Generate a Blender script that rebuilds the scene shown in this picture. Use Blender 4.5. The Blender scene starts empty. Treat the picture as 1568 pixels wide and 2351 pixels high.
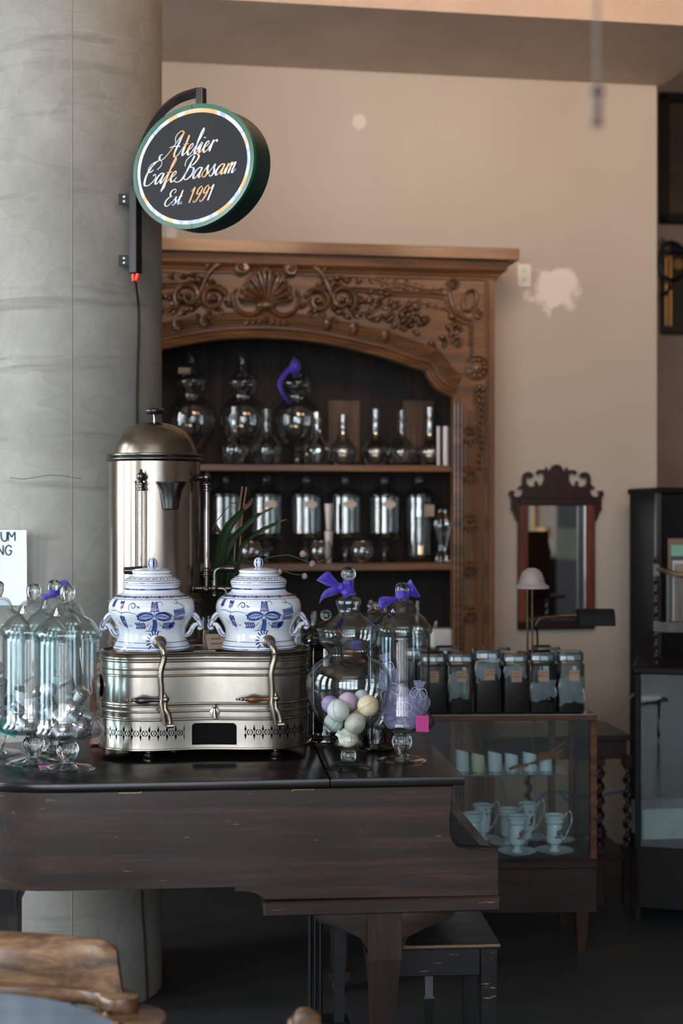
import bpy, math, random
from math import sin, cos, pi, radians as R, sqrt, atan2, hypot
from mathutils import Vector, Matrix
C = bpy.context.scene.collection
S = bpy.context.scene
rnd = random.Random(7)

# ---------------------------------------------------------------- camera
CAMZ = 1.65
F = 50 / 36 * 2351
cd = bpy.data.cameras.new('camera'); cam = bpy.data.objects.new('camera', cd); C.objects.link(cam)
cam.location = (0, 0, CAMZ); cam.rotation_euler = (pi / 2, 0, 0)
cd.sensor_fit = 'VERTICAL'; cd.sensor_height = 36; cd.sensor_width = 24; cd.lens = 50
cd.dof.use_dof = True; cd.dof.focus_distance = 4.05; cd.dof.aperture_fstop = 2.2
cd.clip_start = .05; cd.clip_end = 60
S.camera = cam

# ---------------------------------------------------------------- world, exposure
S.view_settings.view_transform = 'Standard'; S.view_settings.look = 'None'
S.view_settings.gamma = 1; S.view_settings.use_curve_mapping = False
S.view_settings.exposure = 0.12
S.cycles.max_bounces = 14; S.cycles.transparent_max_bounces = 40
S.cycles.transmission_bounces = 10; S.cycles.glossy_bounces = 4; S.cycles.diffuse_bounces = 3
S.cycles.caustics_refractive = False; S.cycles.caustics_reflective = False
S.cycles.sample_clamp_indirect = 4
w = bpy.data.worlds.new('world'); S.world = w; w.use_nodes = True
w.node_tree.nodes['Background'].inputs[0].default_value = (.55, .72, .85, 1)
w.node_tree.nodes['Background'].inputs[1].default_value = 1.0

def area(name, loc, target, sx, sy, power, col, spread=pi):
    l = bpy.data.lights.new(name, 'AREA'); l.shape = 'RECTANGLE'; l.size = sx; l.size_y = sy
    l.energy = power; l.color = col; l.spread = spread
    o = bpy.data.objects.new(name, l); C.objects.link(o); o.location = loc
    o.rotation_euler = (Vector(target) - Vector(loc)).to_track_quat('-Z', 'Y').to_euler()
    return o
# daylight entering through the window bays of the left wall and of the wall behind the camera
WB = [-3.6, -1.9, -.2, 1.5, 3.2]            # bay centres behind the camera
for x, k in zip(WB, (1.3, 1.15, .85, .42, .22)):
    area('window_daylight', (x, -5.25, 3.55), (x, 0, 3.3), 1.45, .95, 80 * k, (.70, .84, 1))
    area('window_daylight', (x, -5.25, 1.75), (x, 0, 1.75), 1.45, 2.4, 108 * k, (.90, .95, 1))
for y in (.2, 2.2, 4.0):
    area('window_daylight', (-4.75, y, 2.55), (0, y, 2.0), 1.0, 2.6, 118, (.97, .98, 1))
    area('window_daylight', (-4.75, y, .75), (0, y, .8), 1.0, .9, 30, (.55, .82, 1))  # low blue strip added to cool the lower wall and column
# added warm lights without fixtures: two tint the upper wall, one fills the room
for x, y in ((.3, 4.3), (1.8, 4.5)):
    area('added_warm_light', (x, y - 1.2, 3.6), (x, 6.9, 3.7), .9, .5, 13.5, (1, .62, .36), 1.7)
area('added_warm_light', (0, -1.5, 4.7), (0, -1.2, 0), 3.5, 2.5, 26, (1, .85, .72))

# ---------------------------------------------------------------- frames
class Frame:
    """a local frame on the floor: origin, rotation about z; hit() finds the real point of a plane seen along a sight line"""
    def __init__(s, ox, oy, deg):
        s.o = (ox, oy); s.a = R(deg); s.c, s.s = cos(s.a), sin(s.a)
    def w(s, x, y): return (s.o[0] + x * s.c - y * s.s, s.o[1] + x * s.s + y * s.c)
    def hit(s, px, py, yl=0.0):
        k = (px - 784) / F
        bx, by = s.w(0, yl)
        t = (k * by - bx) / (s.c - k * s.s)
        Y = by + t * s.s
        return (t, CAMZ - (py - 1175.5) / F * Y)
    def loc(s, x, y, z=0): a = s.w(x, y); return (a[0], a[1], z)
def at(px, Y): return (px - 784) / F * Y
def zt(py, Y): return CAMZ - (py - 1175.5) / F * Y

# ---------------------------------------------------------------- mesh builder
def cr(pts, n=8, closed=False):
    """Catmull-Rom through points of any dimension"""
    P = [tuple(p) for p in pts]; out = []; m = len(P)
    for i in range(m if closed else m - 1):
        g = (lambda k: P[k % m]) if closed else (lambda k: P[max(0, min(m - 1, k))])
        a, b, c, d = g(i - 1), g(i), g(i + 1), g(i + 2)
        for j in range(n):
            t = j / n
            out.append(tuple(.5 * (2 * q + (r - p) * t + (2 * p - 5 * q + 4 * r - s) * t * t + (3 * q - p - 3 * r + s) * t ** 3)
                             for p, q, r, s in zip(a, b, c, d)))
    if not closed: out.append(P[-1])
    return out
def sp(pts, n=6):
    return [(max(0, r), z) for r, z in cr(pts, n)]

class MB:
    def __init__(s): s.v = []; s.f = []
    def add(s, vs, fs):
        b = len(s.v); s.v += [tuple(x) for x in vs]; s.f += [tuple(i + b for i in q) for q in fs]
        return s
    def box(s, x0, x1, y0, y1, z0, z1, rz=0, piv=None):
        vs = [(x, y, z) for z in (z0, z1) for y in (y0, y1) for x in (x0, x1)]
        if rz:
            px, py = piv or ((x0 + x1) / 2, (y0 + y1) / 2); c, t = cos(rz), sin(rz)
            vs = [(px + (x - px) * c - (y - py) * t, py + (x - px) * t + (y - py) * c, z) for x, y, z in vs]
        return s.add(vs, [(0, 2, 3, 1), (4, 5, 7, 6), (0, 1, 5, 4), (2, 6, 7, 3), (0, 4, 6, 2), (1, 3, 7, 5)])
    def bbox(s, x0, x1, y0, y1, z0, z1, b=.003):
        """box with chamfered edges"""
        pts = []
        xs, ys, zs = (x0, x1), (y0, y1), (z0, z1)
        vs = []; ix = {}
        for i in (0, 1):
            for j in (0, 1):
                for k in (0, 1):
                    sx, sy, sz = (1 - 2 * i), (1 - 2 * j), (1 - 2 * k)
                    for a in range(3):
                        p = [xs[i] + sx * b, ys[j] + sy * b, zs[k] + sz * b]
                        p[a] = (xs[i], ys[j], zs[k])[a]
                        ix[i, j, k, a] = len(vs); vs.append(tuple(p))
        fs = []
        for i in (0, 1):
            fs.append([ix[i, j, k, 0] for j, k in ((0, 0), (0, 1), (1, 1), (1, 0))])
            fs.append([ix[j, i, k, 1] for j, k in ((0, 0), (1, 0), (1, 1), (0, 1))])
            fs.append([ix[j, k, i, 2] for j, k in ((0, 0), (0, 1), (1, 1), (1, 0))])
        for i in (0, 1):
            for j in (0, 1):
                fs.append([ix[i, j, 0, 0], ix[i, j, 1, 0], ix[i, j, 1, 1], ix[i, j, 0, 1]])
                fs.append([ix[i, 0, j, 0], ix[i, 1, j, 0], ix[i, 1, j, 2], ix[i, 0, j, 2]])
                fs.append([ix[0, i, j, 1], ix[1, i, j, 1], ix[1, i, j, 2], ix[0, i, j, 2]])
                for k in (0, 1): fs.append([ix[i, j, k, 0], ix[i, j, k, 1], ix[i, j, k, 2]])
        return s.add(vs, fs)
    def lathe(s, prof, seg=40, c=(0, 0, 0), M=None, flute=0, fn=8):
        rings = []; vs = []
        for r, z in prof:
            if r < 1e-5: rings.append([len(vs)]); vs.append((0, 0, z))
            else:
                rings.append(list(range(len(vs), len(vs) + seg)))
                for k in range(seg):
                    a = 2 * pi * k / seg; q = r * (1 + flute * cos(fn * a))
                    vs.append((q * cos(a), q * sin(a), z))
        fs = []
        for a, b in zip(rings, rings[1:]):
            if len(a) == 1 and len(b) == 1: continue
            for k in range(seg):
                n = (k + 1) % seg
                if len(a) == 1: fs.append((a[0], b[k], b[n]))
                elif len(b) == 1: fs.append((a[k], b[0], a[n]))
                else: fs.append((a[k], b[k], b[n], a[n]))
        if M is not None: vs = [tuple(M @ Vector(v)) for v in vs]
        vs = [(x + c[0], y + c[1], z + c[2]) for x, y, z in vs]
        return s.add(vs, fs)
    def ball(s, c, r, seg=20, rings=12, M=None):
        if not hasattr(r, '__len__'): r = (r, r, r)
        m = Matrix.Diagonal((r[0], r[1], r[2], 1))
        if M is not None: m = M @ m
        pr = [(sin(pi * i / rings), -cos(pi * i / rings)) for i in range(rings + 1)]
        pr[0] = (0, -1); pr[-1] = (0, 1)
        return s.lathe(pr, seg, c, m)
    def tube(s, pts, r, seg=10, cap=True, flat=1.0):
        P = [Vector(p) for p in pts]; n = len(P)
        rs = r if hasattr(r, '__len__') else [r] * n
        if len(rs) != n: rs = [rs[0] + (rs[-1] - rs[0]) * i / (n - 1) for i in range(n)]
        T = [(P[min(i + 1, n - 1)] - P[max(i - 1, 0)]).normalized() for i in range(n)]
        up = Vector((0, 0, 1)) if abs(T[0].z) < .9 else Vector((0, 1, 0))
        N = (up - T[0] * up.dot(T[0])).normalized(); vs = []; fs = []
        for i in range(n):
            N = N - T[i] * N.dot(T[i])
            N = N.normalized() if N.length > 1e-6 else T[i].orthogonal().normalized()
            B = T[i].cross(N)
            for k in range(seg):
                a = 2 * pi * k / seg
                vs.append(P[i] + (N * cos(a) + B * sin(a) * flat) * rs[i])
        for i in range(n - 1):
            for k in range(seg):
                m = (k + 1) % seg
                fs.append((i * seg + k, i * seg + m, (i + 1) * seg + m, (i + 1) * seg + k))
        if cap:
            fs.append(tuple(range(seg - 1, -1, -1))); fs.append(tuple((n - 1) * seg + k for k in range(seg)))
        return s.add(vs, fs)
    def prism(s, poly, d0, d1, axis='y', bev=0):
        """extrude a 2D outline; axis y: poly is (x,z); axis z: poly is (x,y); axis x: poly is (y,z)"""
        def m(p, d):
            return (p[0], d, p[1]) if axis == 'y' else ((p[0], p[1], d) if axis == 'z' else (d, p[0], p[1]))
        n = len(poly); rows = [(0, d0), (0, d1)]
        if bev:
            sg = 1 if d1 > d0 else -1
            rows = [(bev, d0), (bev * .3, d0 + sg * bev * .3), (0, d0 + sg * bev), (0, d1 - sg * bev), (bev * .3, d1 - sg * bev * .3), (bev, d1)]
        ar = sum(poly[i][0] * poly[(i + 1) % n][1] - poly[(i + 1) % n][0] * poly[i][1] for i in range(n))
        sgn = 1 if ar > 0 else -1
        nrm = []
        for i in range(n):
            a, b, c = poly[i - 1], poly[i], poly[(i + 1) % n]
            t = (c[0] - a[0], c[1] - a[1]); L = hypot(*t) or 1
            nrm.append((-t[1] / L * sgn, t[0] / L * sgn))
        vs = []; fs = []
        for o, d in rows:
            vs += [m((p[0] + q[0] * o, p[1] + q[1] * o), d) for p, q in zip(poly, nrm)]
        for k in range(len(rows) - 1):
            for i in range(n):
                j = (i + 1) % n
                fs.append((k * n + i, k * n + j, (k + 1) * n + j, (k + 1) * n + i))
        fs.append(tuple(range(n - 1, -1, -1))); fs.append(tuple((len(rows) - 1) * n + i for i in range(n)))
        return s.add(vs, fs)
    def ribbon(s, pts, wd, mp, seg=None, h=0):
        """flat stroke along 2D points, width wd (number or list), laid on a surface through mp(u, v)"""
        n = len(pts); ws = wd if hasattr(wd, '__len__') else [wd] * n
        vs = []; fs = []
        for i in range(n):
            a, b = pts[max(i - 1, 0)], pts[min(i + 1, n - 1)]
            t = (b[0] - a[0], b[1] - a[1]); L = hypot(*t) or 1
            nx, ny = -t[1] / L * ws[i] / 2, t[0] / L * ws[i] / 2
            vs.append(mp(pts[i][0] + nx, pts[i][1] + ny)); vs.append(mp(pts[i][0] - nx, pts[i][1] - ny))
        for i in range(n - 1): fs.append((2 * i, 2 * i + 1, 2 * i + 3, 2 * i + 2))
        return s.add(vs, fs)
    def grid(s, fn, nu, nv, closeu=False):
        vs = [fn(i / nu, j / nv) for i in range(nu + (0 if closeu else 1)) for j in range(nv + 1)]
        m = nu if closeu else nu + 1
        fs = []
        for i in range(nu):
            for j in range(nv):
                a = i * (nv + 1) + j; b = ((i + 1) % m) * (nv + 1) + j
                fs.append((a, b, b + 1, a + 1))
        return s.add(vs, fs)
    def loft(s, out, rows, cap=(True, True)):
        """out(offset)->list of xy; rows: (z, offset)"""
        vs = []; fs = []; n = None
        for z, o in rows:
            r = out(o); n = len(r); vs += [(p[0], p[1], z) for p in r]
        for k in range(len(rows) - 1):
            for i in range(n):
                j = (i + 1) % n
                fs.append((k * n + i, k * n + j, (k + 1) * n + j, (k + 1) * n + i))
        if cap[0]: fs.append(tuple(range(n - 1, -1, -1)))
        if cap[1]: fs.append(tuple((len(rows) - 1) * n + i for i in range(n)))
        return s.add(vs, fs)
    def xf(s, M):
        s.v = [tuple(M @ Vector(v)) for v in s.v]; return s
    def mir(s):
        b = len(s.v); s.v += [(-x, y, z) for x, y, z in s.v]; s.f += [tuple(i + b for i in reversed(q)) for q in s.f]; return s

def mesh(mb, m, ang=35, smooth=True):
    me = bpy.data.meshes.new('m'); me.from_pydata(mb.v, [], mb.f); me.validate(); me.update()
    import bmesh
    b = bmesh.new(); b.from_mesh(me); bmesh.ops.recalc_face_normals(b, faces=b.faces); b.to_mesh(me); b.free()
    if smooth:
        me.polygons.foreach_set('use_smooth', [True] * len(me.polygons)); me.set_sharp_from_angle(angle=R(ang))
    if m: me.materials.append(m)
    return me
def tag(o, label=None, cat=None, group=None, kind=None):
    for k, v in (('label', label), ('category', cat), ('group', group), ('kind', kind)):
        if v: o[k] = v
    return o
def part(name, mb, m, parent=None, label=None, ang=35, smooth=True):
    o = bpy.data.objects.new(name, mesh(mb, m, ang, smooth)); C.objects.link(o)
    if parent: o.parent = parent
    if label: o['label'] = label
    return o
def solo(name, mb, m, label, cat, group=None, loc=(0, 0, 0), rz=0, ang=35, smooth=True):
    o = part(name, mb, m, None, None, ang, smooth); o.location = loc; o.rotation_euler = (0, 0, rz)
    return tag(o, label, cat, group)
def struct(name, mb, m, label=None, smooth=False, cat=None):
    o = part(name, mb, m, None, None, 35, smooth); return tag(o, label, cat, None, 'structure')
def thing(name, label, cat, loc=(0, 0, 0), rz=0, group=None):
    o = bpy.data.objects.new(name, None); C.objects.link(o); o.empty_display_size = .05
    o.location = loc; o.rotation_euler = (0, 0, rz)
    return tag(o, label, cat, group)
def dup(root, loc, rz=0, label=None, group=None, sc=None):
    def cp(o, par):
        c = o.copy(); C.objects.link(c); c.parent = par
        for ch in [q for q in bpy.data.objects if q.parent == o]: cp(ch, c)
        return c
    r = cp(root, None); r.location = loc; r.rotation_euler = (0, 0, rz)
    if sc: r.scale = sc
    if label: r['label'] = label
    if group: r['group'] = group
    return r

# ---------------------------------------------------------------- materials
def lin(c):
    if isinstance(c, str): c = tuple(int(c[i:i + 2], 16) / 255 for i in (0, 2, 4))
    return tuple(x / 12.92 if x <= .04045 else ((x + .055) / 1.055) ** 2.4 for x in c[:3]) + (1,)
class NT:
    def __init__(s, name):
        s.m = bpy.data.materials.new(name); s.m.use_nodes = True; s.t = s.m.node_tree; s.n = s.t.nodes
        s.b = s.n.get('Principled BSDF'); s.out = s.n.get('Material Output')
    def new(s, t, **k):
        o = s.n.new('ShaderNode' + t)
        for a, v in k.items(): setattr(o, a, v)
        return o
    def ln(s, a, b): s.t.links.new(a, b)
    def coord(s, stretch=(1, 1, 1), rot=(0, 0, 0), kind='Object'):
        c = s.new('TexCoord'); mp = s.new('Mapping'); mp.inputs['Scale'].default_value = stretch; mp.inputs['Rotation'].default_value = rot
        s.ln(c.outputs[kind], mp.inputs[0]); return mp.outputs[0]
    def noise(s, vec, scale, detail=5, rough=.55, dist=0):
        o = s.new('TexNoise'); o.inputs['Scale'].default_value = scale; o.inputs['Detail'].default_value = detail
        o.inputs['Roughness'].default_value = rough; o.inputs['Distortion'].default_value = dist
        s.ln(vec, o.inputs['Vector']); return o.outputs['Fac']
    def ramp(s, fac, stops, interp='LINEAR'):
        o = s.new('ValToRGB'); o.color_ramp.interpolation = interp; e = o.color_ramp.elements
        while len(e) < len(stops): e.new(.5)
        for q, (p, c) in zip(e, stops):
            q.position = p; q.color = lin(c) if not isinstance(c, (int, float)) else (c, c, c, 1)
        s.ln(fac, o.inputs[0]); return o.outputs[0]
    def mix(s, fac, a, b, mode='MIX'):
        o = s.new('Mix', data_type='RGBA', blend_type=mode)
        for v, i in ((fac, 0), (a, 6), (b, 7)):
            if hasattr(v, 'is_linked'): s.ln(v, o.inputs[i])
            elif i == 0: o.inputs[0].default_value = v
            else: o.inputs[i].default_value = lin(v)
        return o.outputs[2]
    def bump(s, h, st, dist=.002):
        o = s.new('Bump'); o.inputs['Strength'].default_value = st; o.inputs['Distance'].default_value = dist
        s.ln(h, o.inputs['Height']); s.ln(o.outputs[0], s.b.inputs['Normal'])
def M(name, col, rough=.5, metal=0, col2=None, scale=6, stretch=(1, 1, 1), lo=.35, hi=.65, bump=0, coat=0, rvar=0, detail=5, emis=0, dist=0, spec=.5, bd=.002, sheen=0):
    t = NT(name); b = t.b
    b.inputs['Base Color'].default_value = lin(col); b.inputs['Roughness'].default_value = rough; b.inputs['Metallic'].default_value = metal
    b.inputs['Specular IOR Level'].default_value = spec
    if coat: b.inputs['Coat Weight'].default_value = coat; b.inputs['Coat Roughness'].default_value = .12
    if sheen: b.inputs['Sheen Weight'].default_value = sheen
    v = t.coord(stretch); n = t.noise(v, scale, detail, .6, dist)
    if col2 is None: col2 = tuple(max(0, x * .88) for x in (tuple(int(col[i:i + 2], 16) / 255 for i in (0, 2, 4)) if isinstance(col, str) else col))
    t.ln(t.ramp(n, [(lo, col), (hi, col2)]), b.inputs['Base Color'])
    if rvar: t.ln(t.ramp(n, [(.3, max(0, rough - rvar)), (.7, min(1, rough + rvar))]), b.inputs['Roughness'])
    if bump: t.bump(n, bump, bd)
    if emis: b.inputs['Emission Color'].default_value = lin(col); b.inputs['Emission Strength'].default_value = emis
    return t.m
def wood(name, dark, mid, light, rough=.4, axis='x', scale=3, coat=.2, scratch=None, bump=.15, sdens=.72, spec=.3):
    t = NT(name); b = t.b; b.inputs['Specular IOR Level'].default_value = spec; st = {'x': (.35, 6, 6), 'z': (6, 6, .35), 'y': (6, .35, 6)}[axis]
    v = t.coord(st); n = t.noise(v, scale, 6, .62, .6)
    c = t.ramp(n, [(.3, dark), (.52, mid), (.74, light)])
    n2 = t.noise(t.coord(tuple(x * 6 for x in st)), scale, 4, .7)
    c = t.mix(t.ramp(n2, [(.42, .35), (.62, 0.0)]), c, dark)
    n4 = t.noise(t.coord((1, 1, 1)), 2.2, 3, .5)
    c = t.mix(t.ramp(n4, [(.4, 0.0), (.65, .35)]), c, dark)
    if scratch:
        sc = t.noise(t.coord((5, 34, 52), (0, .10, .0)), 2.0, 3, .75, .4)
        c = t.mix(t.ramp(sc, [(sdens, 0.0), (sdens + .025, .75)]), c, scratch)
    t.ln(c, b.inputs['Base Color']); b.inputs['Roughness'].default_value = rough
    t.ln(t.ramp(n, [(.3, rough + .06), (.7, max(.05, rough - .06))]), b.inputs['Roughness'])
    if coat: b.inputs['Coat Weight'].default_value = coat; b.inputs['Coat Roughness'].default_value = .15
    t.bump(n2, bump, .001)
    return t.m
def thin_glass(name, tint='fafcfc', edge='98a4a8', k=1.3, base=.01, rough=.01):
    t = NT(name); t.n.remove(t.b)
    lw = t.new('LayerWeight'); lw.inputs[0].default_value = .35
    tr = t.new('BsdfTransparent'); gl = t.new('BsdfGlossy'); gl.inputs['Roughness'].default_value = rough
    t.ln(t.ramp(lw.outputs['Facing'], [(.45, tint), (.93, edge)]), tr.inputs[0])
    fr = t.new('Fresnel'); fr.inputs[0].default_value = 1.5
    ma = t.new('Math', operation='MULTIPLY_ADD'); ma.use_clamp = True; ma.inputs[1].default_value = k; ma.inputs[2].default_value = base
    # the noise-broken bump stands for slightly wavy blown glass
    nz = t.noise(t.coord((1, 1, .4)), 14, 2, .5); bp = t.new('Bump'); bp.inputs['Strength'].default_value = .12; bp.inputs['Distance'].default_value = .003
    t.ln(nz, bp.inputs['Height']); t.ln(bp.outputs[0], gl.inputs['Normal'])
    ge = t.new('NewGeometry'); io = t.new('Math', operation='MULTIPLY_ADD'); io.inputs[1].default_value = 1 / 1.5 - 1.5; io.inputs[2].default_value = 1.5
    t.ln(ge.outputs['Backfacing'], io.inputs[0]); t.ln(io.outputs[0], fr.inputs[0])
    t.ln(fr.outputs[0], ma.inputs[0]); mx = t.new('MixShader')
    t.ln(ma.outputs[0], mx.inputs[0]); t.ln(tr.outputs[0], mx.inputs[1]); t.ln(gl.outputs[0], mx.inputs[2])
    t.ln(mx.outputs[0], t.out.inputs[0]); return t.m
def solid_glass(name, col='f2f6f6', ior=1.48):
    t = NT(name); t.n.remove(t.b); g = t.new('BsdfGlass'); g.inputs['Color'].default_value = lin(col); g.inputs['IOR'].default_value = ior
    g.inputs['Roughness'].default_value = .01
    t.n.new('ShaderNodeTexCoord'); t.ln(g.outputs[0], t.out.inputs[0]); return t.m
def sheer(name, col, alpha=.6, rough=.5):
    """woven see-through cloth"""
    t = NT(name); b = t.b; b.inputs['Roughness'].default_value = rough
    n = t.noise(t.coord((1, 1, 1)), 30, 4, .6)
    t.ln(t.ramp(n, [(.3, col), (.7, tuple(x * .85 for x in (int(col[i:i + 2], 16) / 255 for i in (0, 2, 4))))]), b.inputs['Base Color'])
    b.inputs['Alpha'].default_value = alpha; b.inputs['Sheen Weight'].default_value = .5
    tl = t.new('BsdfTranslucent'); tl.inputs[0].default_value = lin(col); mx = t.new('MixShader'); mx.inputs[0].default_value = .22
    t.ln(b.outputs[0], mx.inputs[1]); t.ln(tl.outputs[0], mx.inputs[2])
    t.ln(mx.outputs[0], t.out.inputs[0]); return t.m

def concrete():
    t = NT('board formed concrete'); b = t.b; v = t.coord()
    n = t.noise(v, 2.2, 8, .65); c = t.ramp(n, [(.3, '76746e'), (.5, '8a8881'), (.72, '9e9c95')])
    sm = t.noise(t.coord((1, 1, .8)), 1.1, 4, .6)
    c = t.mix(t.ramp(sm, [(.42, 0.0), (.62, .30)]), c, '70685d')
    # water marks left by the plywood form: thin wandering contour lines
    wn = t.noise(t.coord((.9, .9, 2.2)), 1.5, 2.5, .5, .4)
    for p in (.43, .50, .575):
        c = t.mix(t.ramp(wn, [(p - .02, 0.0), (p, .20), (p + .003, .20), (p + .008, 0.0)]), c, '736e65')
        c = t.mix(t.ramp(wn, [(p + .004, 0.0), (p + .008, .07), (p + .014, 0.0)]), c, 'c4c0b6')
    # dark horizontal streaks
    hs = t.noise(t.coord((1.2, 1.2, 14)), 1.2, 4, .6, .3)
    c = t.mix(t.ramp(hs, [(.60, 0.0), (.70, .45)]), c, '5a554d')
    g = t.noise(v, 60, 5, .8); c = t.mix(t.ramp(g, [(.35, .28), (.5, 0.0)]), c, '78756d')
    vo = t.new('TexVoronoi'); vo.inputs['Scale'].default_value = 22; t.ln(v, vo.inputs['Vector'])
    c = t.mix(t.ramp(vo.outputs['Distance'], [(.03, .7), (.055, 0.0)]), c, '4c4a45')
    t.ln(c, b.inputs['Base Color']); b.inputs['Roughness'].default_value = .72
    t.bump(g, .25, .001); return t.m
def plaster_wall():
    t = NT('painted wall'); b = t.b; v = t.coord()
    n = t.noise(v, 1.2, 4, .5); c = t.ramp(n, [(.3, 'aca397'), (.7, 'a49a8e')])
    n2 = t.noise(t.coord((3, 3, 12)), 1.5, 5, .6); c = t.mix(t.ramp(n2, [(.64, 0.0), (.74, .12)]), c, '8c7f72')
    n3 = t.noise(v, 9, 4, .5)
    # two spots of unpainted filler: an irregular patch right of the outlet and a dab high on the wall
    for (px, pz, sx, sz, am) in PATCHES:
        mp = t.coord((1 / sx, 0, 1 / sz)); mp_n = mp.node; mp_n.inputs['Location'].default_value = (-px / sx, 0, -pz / sz)
        L = t.new('VectorMath', operation='LENGTH'); t.ln(mp, L.inputs[0])
        ad = t.new('Math', operation='ADD'); t.ln(L.outputs['Value'], ad.inputs[0])
        mu = t.new('Math', operation='MULTIPLY_ADD'); mu.inputs[1].default_value = 2.2; mu.inputs[2].default_value = -1.1
        t.ln(n3, mu.inputs[0]); t.ln(mu.outputs[0], ad.inputs[1])
        c = t.mix(t.ramp(ad.outputs[0], [(.72, am), (.98, 0.0)]), c, 'd9d2ca')
    t.ln(c, b.inputs['Base Color']); b.inputs['Roughness'].default_value = .6; t.bump(n3, .06, .004)
    return t.m
def foil():
    """iridescent foil: hue drifts between silver, peach, lilac and pale blue along the sign"""
    t = NT('iridescent foil'); b = t.b; n = t.noise(t.coord((1, 1, .6)), 15, 1.5, .4)
    t.ln(t.ramp(n, [(.34, 'cf9a66'), (.43, 'd6aa7c'), (.48, 'd0d2cf'), (.54, 'c2c9cd'), (.58, '8a9ac4'), (.62, 'cccfcf'), (.70, 'cf965f')]), b.inputs['Base Color'])
    b.inputs['Roughness'].default_value = .45; b.inputs['Metallic'].default_value = .1; return t.m
def floor_mat():
    t = NT('dark polished concrete floor'); b = t.b; n = t.noise(t.coord(), 1.6, 8, .65)
    t.ln(t.ramp(n, [(.3, '26292b'), (.55, '303334'), (.8, '3d3a36')]), b.inputs['Base Color'])
    b.inputs['Roughness'].default_value = .45; t.bump(n, .1); return t.m

# ---------------------------------------------------------------- the room
WF = Frame(.892, 7.0, 9.0)                   # back wall: x along the wall, -y towards the room
WE = .692                                    # where the wall ends, to the right
pc = WF.hit(1262, 662); pd = WF.hit(826, 278)
PATCHES = [(pc[0] + .02, pc[1], .15, .115, .8), (pd[0], pd[1], .035, .045, .5), (WF.hit(392, 540)[0], WF.hit(392, 540)[1], .035, .05, .5)]
m_wall = plaster_wall()
m_conc = concrete()
m_trim = M('painted beam', 'b9a796', .65, col2='ad9a88', scale=3, bump=.05)
m_floor = floor_mat()
m_far = M('far wall paint', '8f7f72', .7, scale=2)
mb = MB().box(-6, .692, 0, .16, 0, 5)
o = struct('wall_back', mb, m_wall); o.location = WF.loc(0, 0); o.rotation_euler.z = WF.a
FW = Frame(0, 9.3, 9.0)
o = struct('wall_far', MB().box(.5, 7, 0, .1, 0, 5), m_far); o.location = FW.loc(0, 0); o.rotation_euler.z = FW.a
struct('wall_right', MB().box(4.6, 4.7, -5, 11, 0, 5), m_far)
struct('floor', MB().box(-5, 6.2, -5, 11, -.1, 0), m_floor)
struct('ceiling', MB().box(-5, 6.2, -5, 11, 5, 5.1), m_trim)
# beam with its sloping-free soffit in front of the back wall
o = struct('trim_1', MB().box(-6, WE + .03, -.86, 0, 3.78, 4.999), m_trim); o.location = WF.loc(0, 0); o.rotation_euler.z = WF.a
# window wall behind the camera and window wall to the left: masonry with real openings, frames and mullions
m_frame = M('dark window frame', '3a3734', .5)
def window_wall(name, L0, L1, bays, halfw, z0, z1, place, bands=()):
    e = [L0] + [q for b in bays for q in (b - halfw, b + halfw)] + [L1]
    mb = MB()
    for i in range(0, len(e), 2): mb.box(e[i], e[i + 1], 0, .25, z0, z1) if e[i + 1] - e[i] > .001 else None
    mb.box(L0, L1, 0, .25, 0, z0); mb.box(L0, L1, 0, .25, z1, 5)
    o = struct(name, mb, m_far); place(o)
wn = [0]
def window(cx, halfw, z0, z1, nx, nz, place):
    wn[0] += 1; mb = MB()
    mb.box(cx - halfw, cx + halfw, .08, .14, z0, z0 + .06); mb.box(cx - halfw, cx + halfw, .08, .14, z1 - .06, z1)
    for i in range(nx + 1):
        x = cx - halfw + 2 * halfw * i / nx; h = .04 if i in (0, nx) else .022; mb.box(x - h, x + h, .08, .14, z0, z1)
    for j in range(1, nz):
        z = z0 + (z1 - z0) * j / nz; mb.box(cx - halfw, cx + halfw, .085, .135, z - .02, z + .02)
    o = struct('window_%d' % wn[0], mb, m_frame); place(o)
def pb(o): o.location = (0, -5, 0); o.rotation_euler.z = pi
window_wall('wall_behind', -4.7, 5, sorted(-x for x in WB), .74, .5, 4.1, pb)
for x in WB: window(-x, .74, .5, 4.1, 4, 5, pb)
def pl(o): o.location = (-4.5, 0, 0); o.rotation_euler.z = pi / 2
window_wall('wall_left', -5, 8, (.2, 2.2, 4.0), .5, .25, 3.9, pl)
for y in (.2, 2.2, 4.0): window(y, .5, .25, 3.9, 2, 4, pl)

# round concrete column behind the piano's tail
CX, CY, CR = at(165, 4.95), 4.95, .311
mb = MB().lathe([(CR, 0), (CR, 4.999)], 96, (0, 0, 0))
col = struct('concrete_column', mb, m_conc, 'round bare concrete column behind the tail of the piano', True, 'column'); col.location = (CX, CY, 0)
sm = MB(); sa = atan2(-CY, -CX)              # the form seam faces the camera
sm.tube([(CR * cos(sa), CR * sin(sa), z) for z in [i * .1 for i in range(0, 50)]], .0018, 6)
part('form_seam', sm, M('seam cement', '8f8778', .8), col)
# horizontal form joint left of the seam, drawn as a thin dark line
hj = MB(); zj = zt(1095, 4.64)
hj.tube([((CR) * cos(sa - .02 - t), (CR) * sin(sa - .02 - t), zj + .006 * sin(t * 9)) for t in [i * .04 for i in range(-3, 18)]], .0012, 5)
part('form_joint', hj, M('dark joint line', '5d5a52', .9), col)

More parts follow.
